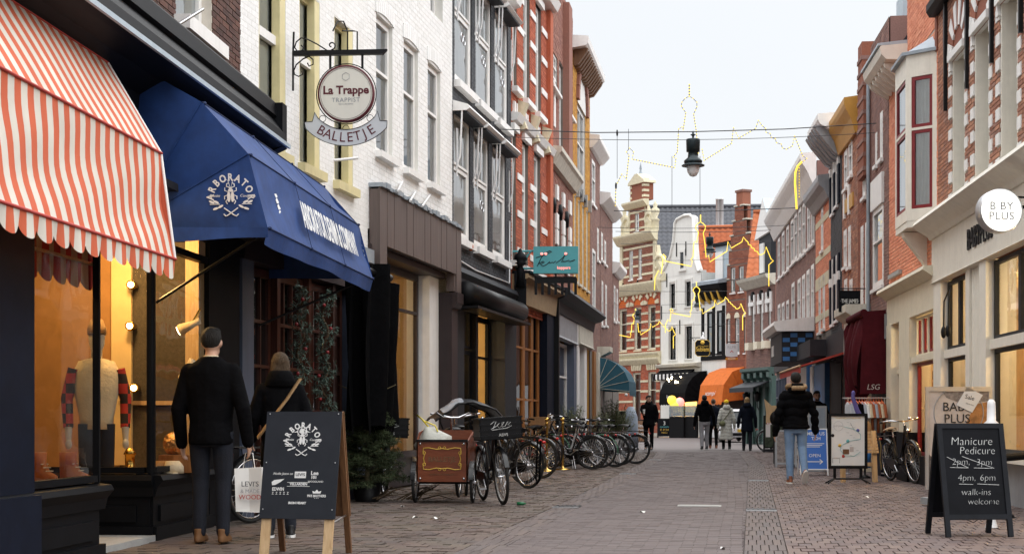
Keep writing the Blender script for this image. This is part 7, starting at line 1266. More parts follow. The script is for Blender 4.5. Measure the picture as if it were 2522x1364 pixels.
g = P(1410, 1120, 36.0); pot_plant('grey green olive bush in a pot behind the bicycles', (g.x, 36.2, 0), .95, .36, 'foliage_olive'); g = P(1497, 1100, 44.5); pot_plant('dark leafy bush in a pot under the teal awning', (g.x + .1, 44.0, 0), 1.2, .45, 'foliage_fir', 90); g = P(1535, 1100, 47); pot_plant('leafy bush beside the grey covered stack under the teal awning', (g.x, 47.5, 0), .9, .4, 'foliage_olive', 60); g = P(1480, 1100, 42); pot_plant('small olive bush nearest the white column of the left row', (g.x, 42.0, 0), .8, .3, 'foliage_olive', 50)
# ------------------------------------------------------------------ boards on the pavement
def aframe(name, label, loc, yaw, w, hgt, spread, frame_m, face_m, group=None, bar=.05, leg=.26, topz=None, th=.02, cat='sandwich board'):
    """two hinged panels; local -y is the face towards the viewer; returns thing and a matrix for the face plane (x right, y up)"""
    t = thing(name, label, cat, loc, yaw, group); an = math.atan2(spread, hgt); out = []
    for sgn in (-1, 1):
        mt = Matrix.Translation((0, 0, hgt)) @ Matrix.Rotation(sgn * an, 4, 'X'); p = MB()
        Ln = math.hypot(hgt, spread); y0, y1 = (-th, 0) if sgn < 0 else (0, th)
        for x0, x1 in ((-w / 2, -w / 2 + bar), (w / 2 - bar, w / 2)): MB().box(x0, x1, y0, y1, -Ln, 0).xf(mt).build('leg', frame_m, t)
        MB().box(-w / 2 + bar, w / 2 - bar, y0, y1, -bar, 0).xf(mt).build('rail', frame_m, t); MB().box(-w / 2 + bar, w / 2 - bar, y0, y1, -Ln + leg - bar, -Ln + leg).xf(mt).build('rail', frame_m, t)
        MB().box(-w / 2 + bar, w / 2 - bar, y0 + th * .35, y1 - th * .35, -Ln + leg, -bar).xf(mt).build('panel', face_m, t); out.append((mt, Ln))
    mt, Ln = out[0]; c = Matrix.Translation((0, -th * .65 - .001, (-Ln + leg - bar) / 2)); fm = mt @ c @ Matrix(((1, 0, 0, 0), (0, 0, -1, 0), (0, 1, 0, 0), (0, 0, 0, 1)))
    return t, fm
# denim shop board
g = P(742, 1364, 11.05); t = thing('sandwich_board', 'grey ARBORATOR sandwich board with brand logos on wooden legs', 'sandwich board', (g.x, 11.25, 0), R(-11)); w_, hg, spd = .60, 1.10, .24; an = math.atan2(spd, hg)
mt = Matrix.Translation((0, 0, hg)) @ Matrix.Rotation(-an, 4, 'X'); MB().box(-w_ / 2, w_ / 2, -.016, 0, -.83, 0).xf(mt).build('panel', 'board_grey', t)
for x in (-w_ / 2 + .015, w_ / 2 - .085): MB().box(x, x + .07, .001, .028, -1.125, -.02).xf(mt).build('leg', 'wood_light', t)
mb_ = Matrix.Translation((0, .03, hg)) @ Matrix.Rotation(an, 4, 'X'); MB().box(-w_ / 2, w_ / 2, 0, .016, -.83, 0).xf(mb_).build('rear_panel', 'wood_dark', t)
for x in (-w_ / 2 + .005, w_ / 2 - .05): MB().box(x, x + .045, -.028, -.001, -1.125, 0).xf(mb_).build('rear_leg', 'wood_dark', t)
MB().tube([(w_ / 2 - .03, -.16, .26), (w_ / 2 - .03, .20, .30)], .008, 6).build('stay', 'steel', t)
fm = mt @ Matrix.Translation((0, -.0175, -.40)) @ Matrix(((1, 0, 0, 0), (0, 0, -1, 0), (0, 1, 0, 0), (0, 0, 0, 1)))
emblem(t, fm @ Matrix.Translation((.0, .17, 0)), .155, 'white_print')
def bl(s, x, y, sz, **k): text(s, sz, 'white_print', t, (x, y, 0), mtx=fm, extrude=.001, **k)
bl('Nudie Jeans co', -.135, -.085, .026, shear=.3); bl('Lee', .118, -.08, .042, bold=.001); bl('101', .114, -.112, .032, bold=.001); bl('EDWIN', -.165, -.205, .036, sx=.8, bold=.0008); bl('YELLARDEN', -.005, -.165, .026, bold=.0008); bl('IRON HEART', -.005, -.31, .024, bold=.001); bl('PIKE BROTHERS', .145, -.255, .026, sx=.8, bold=.0006); bl('* * *', .145, -.275, .02); bl('WOODLAND', .13, -.145, .02)
MB().box(-.04, .05, -.118, -.068, -.0, .001).xf(fm).build('logo_plate', 'white_print', t); text("LEVI'S", .030, 'board_grey', t, (.005, -.093, .0015), mtx=fm, extrude=.0008, bold=.0006)
lg = MB()
for x, y in ((-.205, -.235), (-.175, -.235), (-.145, -.235), (-.115, -.235), (-.085, -.235)): lg.prism([(x - .008, y - .010), (x + .008, y - .010), (x + .008, y - .007), (x - .008, y - .007)], 0, .001, 'xy').prism([(x - .0015, y - .01), (x + .0015, y - .01), (x + .0015, y + .008), (x - .0015, y + .008)], 0, .001, 'xy').prism([(x - .007, y + .006), (x + .007, y + .006), (x + .007, y + .009), (x - .007, y + .009)], 0, .001, 'xy')
lg.prism([(-.22, -.15), (-.20, -.135), (-.12, -.125), (-.15, -.15), (-.19, -.172), (-.215, -.175)], 0, .001, 'xy'); lg.prism([(-.095, -.15), (.085, -.15), (.085, -.153), (-.095, -.153)], 0, .001, 'xy').prism([(-.095, -.18), (.085, -.18), (.085, -.183), (-.095, -.183)], 0, .001, 'xy')
lg.xf(fm).build('logo_marks', 'white_print', t); MB().ring((-.005, 0, -.245), .036, .004, 20, 4, 'y').prism([(-.02, -.265), (.01, -.265), (.012, -.235), (-.005, -.222), (-.022, -.235)], -.001, .001).prism([(-.075, -.235), (-.04, -.25), (-.04, -.238)], -.001, .001).prism([(.065, -.235), (.03, -.25), (.03, -.238)], -.001, .001).xf(fm @ Matrix.Rotation(R(90), 4, 'X') @ Matrix.Scale(1, 4)).build('logo_ring', 'white_print', t)
lg = MB(); lg.prism([(.115, -.235), (.175, -.235), (.18, -.215), (.16, -.222), (.145, -.205), (.13, -.222), (.11, -.215)], 0, .001, 'xy').xf(fm).build('logo_crown', 'white_print', t)
for sx in (-1, 1):
    for sy in (-.36, .0, .38): MB().ball((sx * .275, sy, 0), .006, 6, 4).xf(fm).build('screw', 'steel', t)
# manicure chalkboard
g = G(2405, 1322); t, fm = aframe('chalkboard', 'black chalkboard advertising manicure and pedicure at the right edge', (g.x, g.y + .22, 0), R(6), .62, 1.0, .22, 'board_frame', 'board_black', bar=.045, leg=.20, th=.03, cat='chalkboard')
def chalk(s, x, y, sz, **k): text(s, sz, 'chalk', t, (x, y, 0), mtx=fm, extrude=.0006, shear=.15, bold=-.0022, **k)
chalk('Manicure', .0, .27, .105); chalk('Pedicure', .045, .185, .100, sx=.95); chalk('2pm,', -.115, .085, .085); chalk('3pm', .10, .08, .085); chalk('4pm,', -.075, -.06, .085); chalk('6pm', .12, -.06, .085); chalk('walk-ins', .0, -.19, .085); chalk('welcome', .06, -.275, .08)
ln = MB()
for a, b in (((-.22, .035), (-.06, .03)), ((.0, .03), (.17, .025)), ((-.15, -.115), (-.02, -.12)), ((.02, -.115), (.22, -.125)), ((-.24, .13), (-.05, .03)), ((-.10, .135), (.19, .025))): ln.tube([(a[0], a[1], .001), (b[0], b[1], .001)], .0028, 4)
ln.xf(fm).build('chalk_lines', 'chalk', t); MB().tube([(-.08, .0, -.40), (-.07, .0, -.47), (0, 0, -.5), (.06, .0, -.46), (.07, 0, -.40)], .004, 4).xf(Matrix.Translation((0, -.1, .62))).build('cord', 'iron', t)
# white bottle shaped post behind it
g = P(2450, 1047, 14.0); t = thing('white_post', 'white plastic bottle shaped post behind the manicure chalkboard', 'post', (g.x, 14.1, 0)); MB().lathe([(.06, 0), (.05, .04), (.04, .08), (.04, .9), (.07, .99), (.075, 1.0), (.042, 1.03), (.040, 1.17), (.036, 1.21), (.02, 1.232), (0, 1.235)], 18).build('post_body', 'white_plastic', t)
g = G(2505, 1288); t = thing('pavement_lever', 'black padded lever arm on a grey foot at right edge', 'fitting', (g.x + .1, 15.6, 0)); MB().tube([(-.05, 0, .62), (.45, .1, .66)], .045, 8).build('pad', 'black_plastic', t); MB().tube([(.1, 0, .6), (.12, .05, .05)], .015, 6).lathe([(.2, 0), (.18, .03), (0, .04)], 16).build('foot', 'iron', t)
# roll up poster stand
Yp = 17.5; a, b = P(2278, 952, Yp), P(2443, 1188, Yp); W2 = (b.x - a.x) / 2; t = thing('poster_stand', 'aluminium framed BABY PLUS poster stand behind the manicure chalkboard', 'poster stand', ((a.x + b.x) / 2, Yp, 0), R(3)); z0, z1 = .20, a.z
MB().box(-W2, W2, -.02, .02, z1 - .055, z1).box(-W2, -W2 + .035, -.018, .018, z0, z1 - .055).box(W2 - .035, W2, -.018, .018, z0, z1 - .055).box(-W2 + .035, W2 - .035, -.018, .018, z0, z0 + .04).build('frame', 'aluminium', t); MB().box(-W2 + .035, W2 - .035, -.006, .006, z0 + .04, z1 - .055).build('poster', 'poster_pale', t)
MB().prism([(-W2 + .04, .62), (-.10, .40), (-.10, z0 + .05), (-W2 + .04, z0 + .05)], -.009, -.006).build('poster_dark_area', 'poster_dark', t); MB().prism([(.02, .85), (W2 - .04, .95), (W2 - .04, 1.25), (.2, 1.22), (.12, 1.05)], -.009, -.006).build('poster_amber_area', 'poster_amber', t); MB().prism([(-.2, z1 - .06), (W2 - .04, z1 - .06), (W2 - .04, 1.26), (.05, 1.22), (-.15, 1.3)], -.0085, -.006).build('poster_knit_area', 'poster_grey', t)
MB().ring((.0, -.011, 1.12), .30, .006, 40, 4).build('poster_ring', 'grey_print', t); text('BABY', .15, 'black_print', t, (-.02, -.012, 1.185)); text('PLUS', .15, 'black_print', t, (-.02, -.012, 1.045)); text('BA', .11, 'paper_white', t, (-W2 + .13, -.012, .52))
MB().prism([(-.03, 1.21), (.16, 1.12), (.29, 1.33), (.10, 1.43)], -.02, -.014).build('sale_card', 'paper', t); text('Sale', .075, 'black_print', t, (.13, -.021, 1.30), rot=-.25, extrude=.0005); text('25% korting', .02, 'black_print', t, (.13, -.021, 1.22), rot=-.25, extrude=.0005)
MB().box(-W2 + .02, W2 - .02, -.24, .24, .02, .10).build('foot_box', 'lead', t)
for x in (-.25, .25): MB().box(x - .02, x + .02, -.02, .02, .1, z0).build('upright', 'aluminium', t)
# framed map on a black stand
g = G(2088, 1192); t = thing('map_board', 'white map poster in a black frame on a black splayed stand', 'poster stand', (g.x, g.y, 0), R(-2)); MB().box(-.31, .31, -.02, .02, 1.085, 1.13).box(-.31, .31, -.02, .02, .25, .30).box(-.31, -.265, -.02, .02, .30, 1.085).box(.265, .31, -.02, .02, .30, 1.085).build('frame', 'black_plastic', t); MB().box(-.265, .265, -.004, .004, .30, 1.085).build('map_sheet', 'paper_white', t)
text('THE AMSTERDAM HAARLEM MAP', .028, 'gold', t, (0, -.006, 1.055), extrude=.0004); mp = MB(); mp.ring((-.15, -.006, .93), .075, .002, 24, 4); mp.build('map_seal', 'grey_print', t); text('JUST JUNE', .03, 'grey_print', t, (-.15, -.006, .93), extrude=.0004)
MB().tube([(-.07, -.006, .92), (.1, -.006, .88), (.2, -.006, .80), (.2, -.006, .72), (.02, -.006, .69), (-.1, -.006, .62), (-.12, -.006, .55), (-.05, -.006, .46), (.1, -.006, .45), (.2, -.006, .52)], .004, 4).build('map_route', 'print_teal', t); MB().tube([(.04, -.006, .98), (.10, -.006, .86)], .002, 4).build('map_line', 'black_print', t)
for x, z, m in ((.16, .86, 'print_violet'), (.0, .69, 'print_teal'), (-.13, .62, 'gold'), (-.07, .45, 'red_print'), (-.24, .78, 'black_print')): MB().lathe([(0, -.007), (.026, -.007), (.026, -.004), (0, -.004)], 14, (x, 0, z), 'y').build('map_dot', m, t)
MB().box(-.08, .02, -.007, -.004, .48, .56).build('map_picture', 'wood_dark', t); MB().box(.03, .09, -.007, -.004, .52, .60).build('map_note', 'poster_pale', t); MB().tube([(-.24, -.006, .34), (-.24, -.006, .42), (-.13, -.006, .42), (-.13, -.006, .34)], .003, 4).build('map_corner', 'black_print', t)
for k in range(14): MB().box(-.02 + .05 * (k % 4), .02 + .05 * (k % 4), -.007, -.004, .985 - .045 * k * .9, .989 - .045 * k * .9).build('map_text', 'grey_print', t)
for s in (-1, 1): MB().tube([(s * .2, 0, .25), (s * .2, .0, .09)], .016, 6).tube([(s * .22, 0, .25), (s * .22, .0, .09)], .012, 6).tube([(s * .2, 0, .10), (s * .33, -.12, .02)], .014, 6).tube([(s * .2, 0, .10), (s * .33, .12, .02)], .014, 6).build('foot', 'black_plastic', t)
MB().tube([(-.2, 0, .09), (.2, 0, .09)], .014, 6).build('crossbar', 'black_plastic', t)
# slatted wooden stand
g = G(2150, 1188); t = thing('slatted_stand', 'pale wooden slatted display stand behind the map board', 'wooden stand', (g.x - .06, g.y + .25, 0), R(8))
for k in range(7): MB().box(-.30, .22, -.02 + .02 * k, .0 + .02 * k, .48 + k * .052, .525 + k * .052).build('slat', 'wood_light', t)
for x in (-.42, .13): MB().prism([(-.03, 0), (.04, 0), (.10, .85), (.05, .85)], x, x + .07, 'yz').build('leg', 'wood_light', t)
MB().box(-.42, .2, .03, .06, .26, .32).build('rail', 'wood_light', t); MB().tube([(.24, .05, .75), (.29, .06, .6), (.27, .05, .4), (.29, .05, .2)], .012, 5).build('rope', 'twig', t)
# clothes rail
Yk = 26.3; a, b = P(2075, 980, Yk), P(2192, 980, Yk); t = thing('clothes_rack', 'steel clothes rack with shirts on orange hangers outside the burgundy awning shop', 'clothes rack', ((a.x + b.x) / 2, Yk, 0)); w2 = (b.x - a.x) / 2; zr = a.z
MB().tube([(-w2, 0, zr), (w2, 0, zr)], .014, 8).build('top_rail', 'steel', t)
for s in (-1, 1): MB().tube([(s * (w2 - .1), 0, zr), (s * (w2 - .1), 0, .08)], .013, 8).tube([(s * (w2 - .1), -.2, .06), (s * (w2 - .1), .2, .06)], .013, 8).build('upright', 'steel', t)
cl = ['shirt_grey', 'shirt_grey', 'shirt_grey', 'coat_black', 'coat_black', 'shirt_grey', 'paper_white', 'vest_cream', 'shirt_rust', 'shirt_grey', 'shirt_rust', 'vest_cream', 'shirt_rust']
for i, m in enumerate(cl):
    x = -w2 + .10 + i * (2 * w2 - .2) / 13; gt = thing('hanging_shirt', ['leftmost', 'second', 'third', 'fourth', 'fifth', 'sixth', 'seventh', 'eighth', 'ninth', 'tenth', 'eleventh', 'twelfth', 'last'][i] + ' garment from the left on the clothes rack', 'shirt', (t.location.x + x, Yk, zr), 0, 'garments on the clothes rack')
    mb = MB(); loft(mb, [(0, 0, -.62, .045, .20), (0, 0, -.3, .04, .19), (0, 0, -.13, .035, .20), (0, 0, -.07, .02, .06)], 12); mb.tube([(0, -.17, -.12), (.02, -.24, -.36)], [.04, .035], 8).build('shirt', m, gt); MB().tube([(0, -.17, -.10), (0, 0, -.05), (0, .17, -.10)], .010, 5).tube([(0, 0, -.05), (0, 0, .0), (.0, .02, .02)], .005, 5).build('hanger', 'hanger_orange', gt)
# painted mannequin arm and torso by the rack
g = P(2130, 1010, 25.0); t = thing('display_figure', 'painted mannequin with a raised colourful arm beside the clothes rack', 'mannequin', (g.x + .05, 25.2, 0)); MB().tube([(-.02, 0, .95), (-.14, 0, 1.20), (-.20, 0, 1.38), (-.21, 0, 1.46)], [.05, .042, .034, .03], 10).ball((-.20, 0, 1.48), (.035, .025, .05)).build('raised_arm', 'print_violet', t); loft(MB(), [(0, 0, .55, .09, .08), (0, 0, .7, .13, .1), (0, 0, .95, .11, .08), (0, 0, 1.02, .04, .04)]).build('torso', 'cap_tan', t); loft(MB(), [(0, 0, .02, .1, .1), (0, 0, .05, .1, .1), (0, 0, .08, .02, .02), (0, 0, .56, .02, .02)]).build('stand', 'iron', t); loft(MB(), [(.0, 0, .2, .1, .07), (0, 0, .56, .11, .08)]).build('blue_skirt', 'blue_paint', t)
# blue OPEN board and grey board
g = G(2006, 1170); t, fm = aframe('sandwich_board', 'blue poster sandwich board reading OPEN with a white arrow', (g.x, g.y + .15, 0), R(-3), .52, .86, .16, 'white_plastic', 'poster_blue', bar=.02, leg=.12); text('OPEN', .085, 'paper_white', t, (.02, -.12, 0), mtx=fm, extrude=.0006); text('MEET US', .085, 'paper_white', t, (.05, .29, 0), mtx=fm, extrude=.0006, bold=.001); text('TCH', .085, 'paper_white', t, (.05, .20, 0), mtx=fm, extrude=.0006, bold=.001)
MB().prism([(-.16, -.225), (.14, -.225), (.10, -.195), (.115, -.185), (.17, -.232), (.115, -.28), (.10, -.27), (.14, -.24), (-.16, -.24)], 0, .001, 'xy').xf(fm).build('arrow', 'paper_white', t)
for k in range(3): MB().box(-.18, .2 - .04 * k, .10 - .03 * k, .112 - .03 * k, 0, .001).xf(fm).build('small_print', 'paper_white', t)
g = G(1938, 1150); t, fm = aframe('sandwich_board', 'plain grey sandwich board half hidden by the person in the parka', (g.x, g.y + .15, 0), R(-6), .46, .80, .15, 'grey_paint', 'poster_grey', bar=.04, leg=.10)
g = G(1897, 1113); t, fm = aframe('photo_board', 'dark framed photo board with a red OPEN note left of the parka', (g.x + .1, g.y, 0), R(-5), .62, 1.14, .05, 'black_plastic', 'poster_green', bar=.04, leg=.16, cat='poster stand'); MB().prism([(-.22, .18), (.02, .26), (.05, .38), (-.2, .30)], .001, .003, 'xy').box(-.24, -.10, -.16, .24, .001, .002).xf(fm).build('note', 'paper_white', t); text('OPEN', .10, 'red_print', t, (-.10, .285, .004), mtx=fm, rot=.3, extrude=.0005); MB().box(-.34, .34, -.3, .3, .02, .10).build('foot_box', 'slate_paint', t)
g = P(2015, 1060, 27.6); t = thing('card_tag', 'large brown cardboard tag hanging between the OPEN board and the map', 'tag', (g.x, 25.3, 0)); MB().prism([(-.07, .40), (.10, .40), (.13, .62), (.10, .88), (.02, .96), (-.10, .90), (-.04, .7)], -.006, .006).build('card', 'cap_tan', t); MB().tube([(.02, 0, .9), (.05, .02, 1.05)], .006, 4).build('string', 'twig', t)
g = P(2012, 1010, 29); t = thing('mirror_stand', 'standing rounded mirror in a grey frame behind the parka', 'mirror', (g.x, 29.0, 0)); MB().box(-.19, .19, -.02, .02, .75, 1.30).build('frame', 'grey_stone', t); MB().box(-.16, .16, -.024, -.02, .79, 1.26).build('glass', 'lead', t); MB().box(-.02, .02, -.02, .02, .05, .75).box(-.2, .2, -.15, .15, 0, .05).build('stand', 'grey_paint', t)
g = P(1908, 985, 34); t = thing('cat_cutout', 'wooden cat head cutout on a black round sign behind the parka', 'sign', (g.x, 34, 0)); MB().prism([(-.2, .95), (.2, .95), (.22, 1.25), (.24, 1.5), (.1, 1.35), (-.08, 1.35), (-.24, 1.5), (-.2, 1.2)], -.02, .02).build('cat_head', 'wood_light', t); MB().lathe([(0, -.02), (.2, -.02), (.2, .02), (0, .02)], 20, (.08, -.03, 1.05), 'y').box(-.03, .03, -.02, .02, 0, .95).build('black_disc', 'black_plastic', t)
# menu boards and small black panels at the far end
def small_board(label, x, y, w, hgt, txts, m='board_black'):
    g = P(x, y, 80.0 if x > 1600 else 60.0); t, fm = aframe('menu_board', label, (g.x, g.y, 0), 0, w, hgt, .15, 'black_plastic', m, group='menu boards at the far end', bar=.04, leg=.12, cat='menu board')
    for s, zz, sz, mm in txts: text(s, sz, mm, t, (0, zz, 0), mtx=fm, extrude=.001)
small_board('black menu board with a white 3 outside the lit far shop', 1636, 1072, .75, 1.05, [('3', .22, .3, 'paper_white'), ('GANGEN', .02, .12, 'print_teal'), ('€ 37,50', -.14, .15, 'gold'), ('MENU', -.3, .12, 'gold')]); small_board('dark brown board with pale lettering behind the man with coffee', 1576, 1085, .5, 1.0, [('gelato', .22, .2, 'chalk'), ('HOME', .02, .13, 'chalk'), ('MADE', -.14, .13, 'chalk')], 'wood_dark')
for k, x in enumerate((1668, 1700)):
    g = P(x, 1074, 79.5); t = thing('black_planter', ('left', 'right')[k] + ' one of two black boxes before the lit far shop', 'planter', (g.x, g.y, 0), R(-20), 'black boxes before the far shop'); MB().box(-.4, .4, -.2, .2, 0, 1.15).build('box', 'black_plastic', t); MB().box(-.4, .4, -.25, -.2, 1.15, 1.75).box(-.36, .36, -.26, -.25, 1.2, 1.7).build('menu_frame', 'glass_dark', t); MB().box(-.2, .2, -.24, -.1, 1.2, 1.35).build('open_menu', 'paper_white', t)
g = P(1550, 1030, 49.5); t = thing('covered_stack', 'stack of furniture under a grey blue cover next to the man with coffee', 'covered stack', (g.x, 49.5, 0), R(15)); mb = MB(); loft(mb, [(0, 0, 0, .32, .3), (0, 0, .6, .30, .28), (0, 0, 1.1, .26, .22), (.05, 0, 1.45, .10, .1)], 14); mb.v = [(x + .03 * math.sin(z * 9 + y * 20), y, z) for x, y, z in mb.v]; mb.build('cover', 'tarp_grey', t); MB().box(-.42, -.22, -.25, .2, 0, 1.3).build('dark_panel', 'black_plastic', t)
# ------------------------------------------------------------------ hanging signs
Ys = 16.55; s_ = Ys / FPX; c = P(853, 232, Ys); t = thing('hanging_sign', 'round La Trappe Trappist pub sign with a BALLETJE ribbon on an iron bracket', 'sign', c, R(-4)); r = 70 * s_
def q(x, y): return ((x - 853) * s_, (232 - y) * s_)
MB().lathe([(0, -.03), (r * .94, -.03), (r * .94, .03), (0, .03)], 48, axis='y', smooth=False).build('disc', 'sign_cream', t); MB().lathe([(r * .94, -.035), (r, -.035), (r, .035), (r * .94, .035)], 48, axis='y', cap=False).build('maroon_rim', 'maroon_print', t); MB().ring((0, 0, 0), r * 1.06, .006, 48, 5).build('outer_ring', 'iron', t); MB().ring((0, -.032, 0), r * .90, .002, 48, 4).build('fine_ring', 'maroon_print', t)
a0, a1 = q(722, 130), q(955, 130); MB().prism([(a0[0], a0[1] + .025), (a1[0], a1[1] + .025), (a1[0] - .05, a1[1] - .03), (a0[0], a0[1] - .03)], -.03, .03).build('beam', 'iron', t)
MB().tube([(q(722, 77)[0], 0, q(722, 77)[1]), (q(720, 130)[0], 0, q(720, 130)[1]), (q(720, 222)[0], 0, q(720, 222)[1])], .012, 6).build('wall_bar', 'iron', t)
for x in (813, 893): MB().box(q(x, 0)[0] - .012, q(x, 0)[0] + .012, -.012, .012, q(0, 170)[1], q(0, 137)[1]).build('hanger', 'iron', t)
def cv(pts): return [(q(x, y)[0], 0, q(x, y)[1]) for x, y in pts]
def spiral(x, y, r0, a0, turns=1.3, sg=1): return [(x + r0 * (1 - .75 * k / 16) * math.cos(a0 + sg * turns * 6.28 * k / 16), y + r0 * (1 - .75 * k / 16) * math.sin(a0 + sg * turns * 6.28 * k / 16)) for k in range(17)]
MB().tube(cv([(805, 124), (780, 108), (755, 95), (740, 92), (728, 102), (724, 115), (730, 124), (742, 124), (746, 116), (740, 110)]), .008, 6).build('upper_scroll', 'iron', t); MB().tube(cv(spiral(816, 112, 11, 1.6, 1.0, -1)), .008, 6).build('small_scroll', 'iron', t); MB().tube(cv([(722, 172), (728, 158), (745, 144), (760, 138), (770, 146), (770, 158), (760, 162), (756, 154)]), .008, 6).tube(cv([(722, 172), (724, 182), (734, 187), (744, 182), (742, 174)]), .007, 6).build('lower_scroll', 'iron', t)
for x0 in (856, 880): MB().tube([(q(x0, 124)[0], 0, q(x0, 124)[1]), (q(x0 + 1, 90)[0], -.02, q(x0, 80)[1]), (q(x0 - 8, 58)[0], -.05, q(0, 56 + (x0 - 856))[1]), (q(x0 - 20, 52)[0], -.12, q(0, 60 + (x0 - 856))[1]), (q(x0 - 28, 80)[0], -.2, q(0, 88)[1])], .009, 6).build('lamp_arm', 'iron', t)
rb = []; ro, ri = 138 * s_, 98 * s_; zc = q(853, 222)[1]; A0 = R(47)
out = [(ro * math.sin(a), zc - ro * math.cos(a)) for a in np.linspace(-A0, A0, 21)]; inn = [(ri * math.sin(a), zc - ri * math.cos(a)) for a in np.linspace(A0 * .98, -A0 * .98, 21)]
pts = out + [q(955, 300), q(937, 299), q(931, 276)] + inn + [q(775, 276), q(769, 299), q(749, 300)]
MB().prism(pts, -.012, .012).build('ribbon', 'sign_grey', t); MB().tube([(p[0], -.014, p[1]) for p in pts], .0045, 4, closed=True).build('ribbon_edge', 'iron', t); arc_text('BALLETJE', .155, 118 * s_, 'maroon_print', t, (0, -.014, zc), 64, up=False, sx=.95, extrude=.001)
for x, y in ((794, 292), (852, 317), (912, 292)): MB().ring((q(x, y)[0], 0, q(x, y)[1]), 8 * s_, .004, 16, 4).build('ring_link', 'iron', t)
text('La Trappe', .128, 'maroon_print', t, (0, -.032, .035), bold=.004, extrude=.0008); text('TRAPPIST', .068, 'grey_print', t, (0, -.032, -.075), extrude=.0008, space=1.15); text('BEER IS LIKE SILENCE', .018, 'grey_print', t, (0, -.032, -.12), extrude=.0005); MB().tube([(10 * s_ * math.cos(a), -.032, .19 + 10 * s_ * math.sin(a)) for a in [R(30 + 60 * k) for k in range(6)]], .0025, 4, closed=True).build('hexagon', 'grey_print', t)
# teal hairdresser sign with the comb
Yk = 29.3; s_ = Yk / FPX; c = P(1369, 641, Yk); t = thing('teal_sign', 'teal kinki box sign with a black comb shape below', 'sign', c, R(-3)); w, hh = 55 * s_, 33 * s_
MB().box(-w, w, -.09, .09, -hh, hh).build('box', 'teal_paint', t); MB().tube([((x / 6.82 - 79) * s_, -.094, (81 - y / 6.82) * s_) for x, y in ((205, 515), (330, 480), (400, 450), (470, 412), (440, 400), (380, 430), (300, 510), (230, 655), (262, 608), (330, 572), (350, 590), (275, 622), (330, 655), (385, 630), (440, 580), (432, 610), (482, 590), (500, 606), (540, 570), (548, 606), (610, 560), (700, 470), (738, 456), (690, 482), (634, 590), (680, 568), (662, 582), (700, 582), (760, 560), (772, 586), (860, 552))], .008, 5).build('handwriting', 'black_print', t); text('kappers', .085, 'neon_pink', t, (.16, -.093, -.16), extrude=.001)
for x in (-.28, -.20, .20): MB().ball((x, -.10, .12), (.03, .01, .025), 8, 5).build('neon_spot', 'neon_pink', t)
cb = MB(); y0 = -hh - .06; cb.prism([(-w + .02, y0), (w - .05, y0), (w - .02, y0 - .04), (w - .02, y0 - .13), (-w + .02, y0 - .13)], -.015, .015)
for k in range(7): x = -w + .02 + k * (2 * w - .10) / 6; cb.box(x, x + .055, -.0149, .0149, y0 - .36, y0 - .1301)
cb.build('comb', 'black_plastic', t); MB().tube([(-w, 0, hh * .7), (-w - .42, .05, hh * .7)], .02, 6).tube([(-w, 0, -hh * .6), (-w - .42, .05, -hh * .6)], .02, 6).tube([(-w - .05, 0, hh * .7), (-w - .3, .03, -hh * .6)], .02, 6).build('bracket', 'teal_paint', t); MB().tube([(.0, 0, -hh), (.0, .02, y0)], .02, 6).build('stem', 'black_plastic', t)
# small square signs on the right
Yk = 29.4; s_ = Yk / FPX; c = P(2092, 742, Yk); t = thing('square_sign', 'black square hanging sign reading THE JAMES', 'sign', c, 0); MB().box(-26 * s_, 26 * s_, -.03, .03, -26.5 * s_, 26.5 * s_).build('panel', 'board_black', t); text('·THE JAMES·', .115, 'paper_white', t, (0, -.032, 0), sx=.62, extrude=.001); MB().tube([(-.2, 0, 26.5 * s_ + .04), (XR(Yk) - c.x + .1, 0, 26.5 * s_ + .04)], .012, 6).box(-.15, -.14, -.01, .01, 26 * s_, 26.5 * s_ + .04).box(.14, .15, -.01, .01, 26 * s_, 26.5 * s_ + .04).build('bracket', 'iron', t)
Yk = 47.5; s_ = Yk / FPX; c = P(1914, 877, Yk); t = thing('lightbox_sign', 'small white lit box sign reading AMI near the green shop', 'sign', c, 0); MB().box(-14 * s_, 14 * s_, -.08, .08, -8.5 * s_, 8.5 * s_).build('box', 'sign_lit', t); MB().box(-14.6 * s_, 14.6 * s_, -.06, .06, -9 * s_, -8.5 * s_).box(-14.6 * s_, 14.6 * s_, -.06, .06, 8.5 * s_, 9 * s_).build('rim', 'iron', t); text('AMI', .16, 'poster_pale', t, (0, -.083, 0), extrude=.001, space=1.2); MB().tube([(14 * s_, .0, 0), (XR(Yk) - c.x + .4, .1, 0)], .02, 6).build('bracket', 'iron', t)
Yk = 70.0; s_ = Yk / FPX; c = P(1730, 857, Yk); t = thing('octagonal_sign', 'black eight sided Sublem restaurant sign with gold rim', 'sign', c, 0); w = 18 * s_; oc = [(w * a, w * 1.1 * b) for a, b in ((-.7, -1), (.7, -1), (1, -.7), (1, .7), (.7, 1), (-.7, 1), (-1, .7), (-1, -.7))]; MB().prism(oc, -.03, .03).build('panel', 'board_black', t); MB().tube([(a, -.035, b) for a, b in oc], .012, 5, closed=True).build('gold_rim', 'gold', t); text('Sublem', .30, 'gold', t, (0, -.035, -.06), extrude=.002, sx=.72, bold=.004); text('RESTAURANT', .085, 'gold', t, (.03, -.035, .09), extrude=.002); MB().lathe([(0, -.05), (.1, -.05), (.1, -.03), (0, -.03)], 16, (0, 0, .27), 'y').build('gold_medal', 'gold', t); MB().tube([(-.55, 0, .5), (.05, 0, .5)], .02, 6).tube([(-.5, 0, .5), (-.4, 0, .35), (-.3, 0, .45)], .012, 5).build('bracket', 'iron', t); loft(MB(), [(0, 0, .40, .10, .05), (0, 0, .5, .12, .06), (.02, 0, .56, .05, .04), (.05, 0, .68, .04, .03), (.03, 0, .76, .04, .03)]).build('white_bird', 'white_plastic', t)
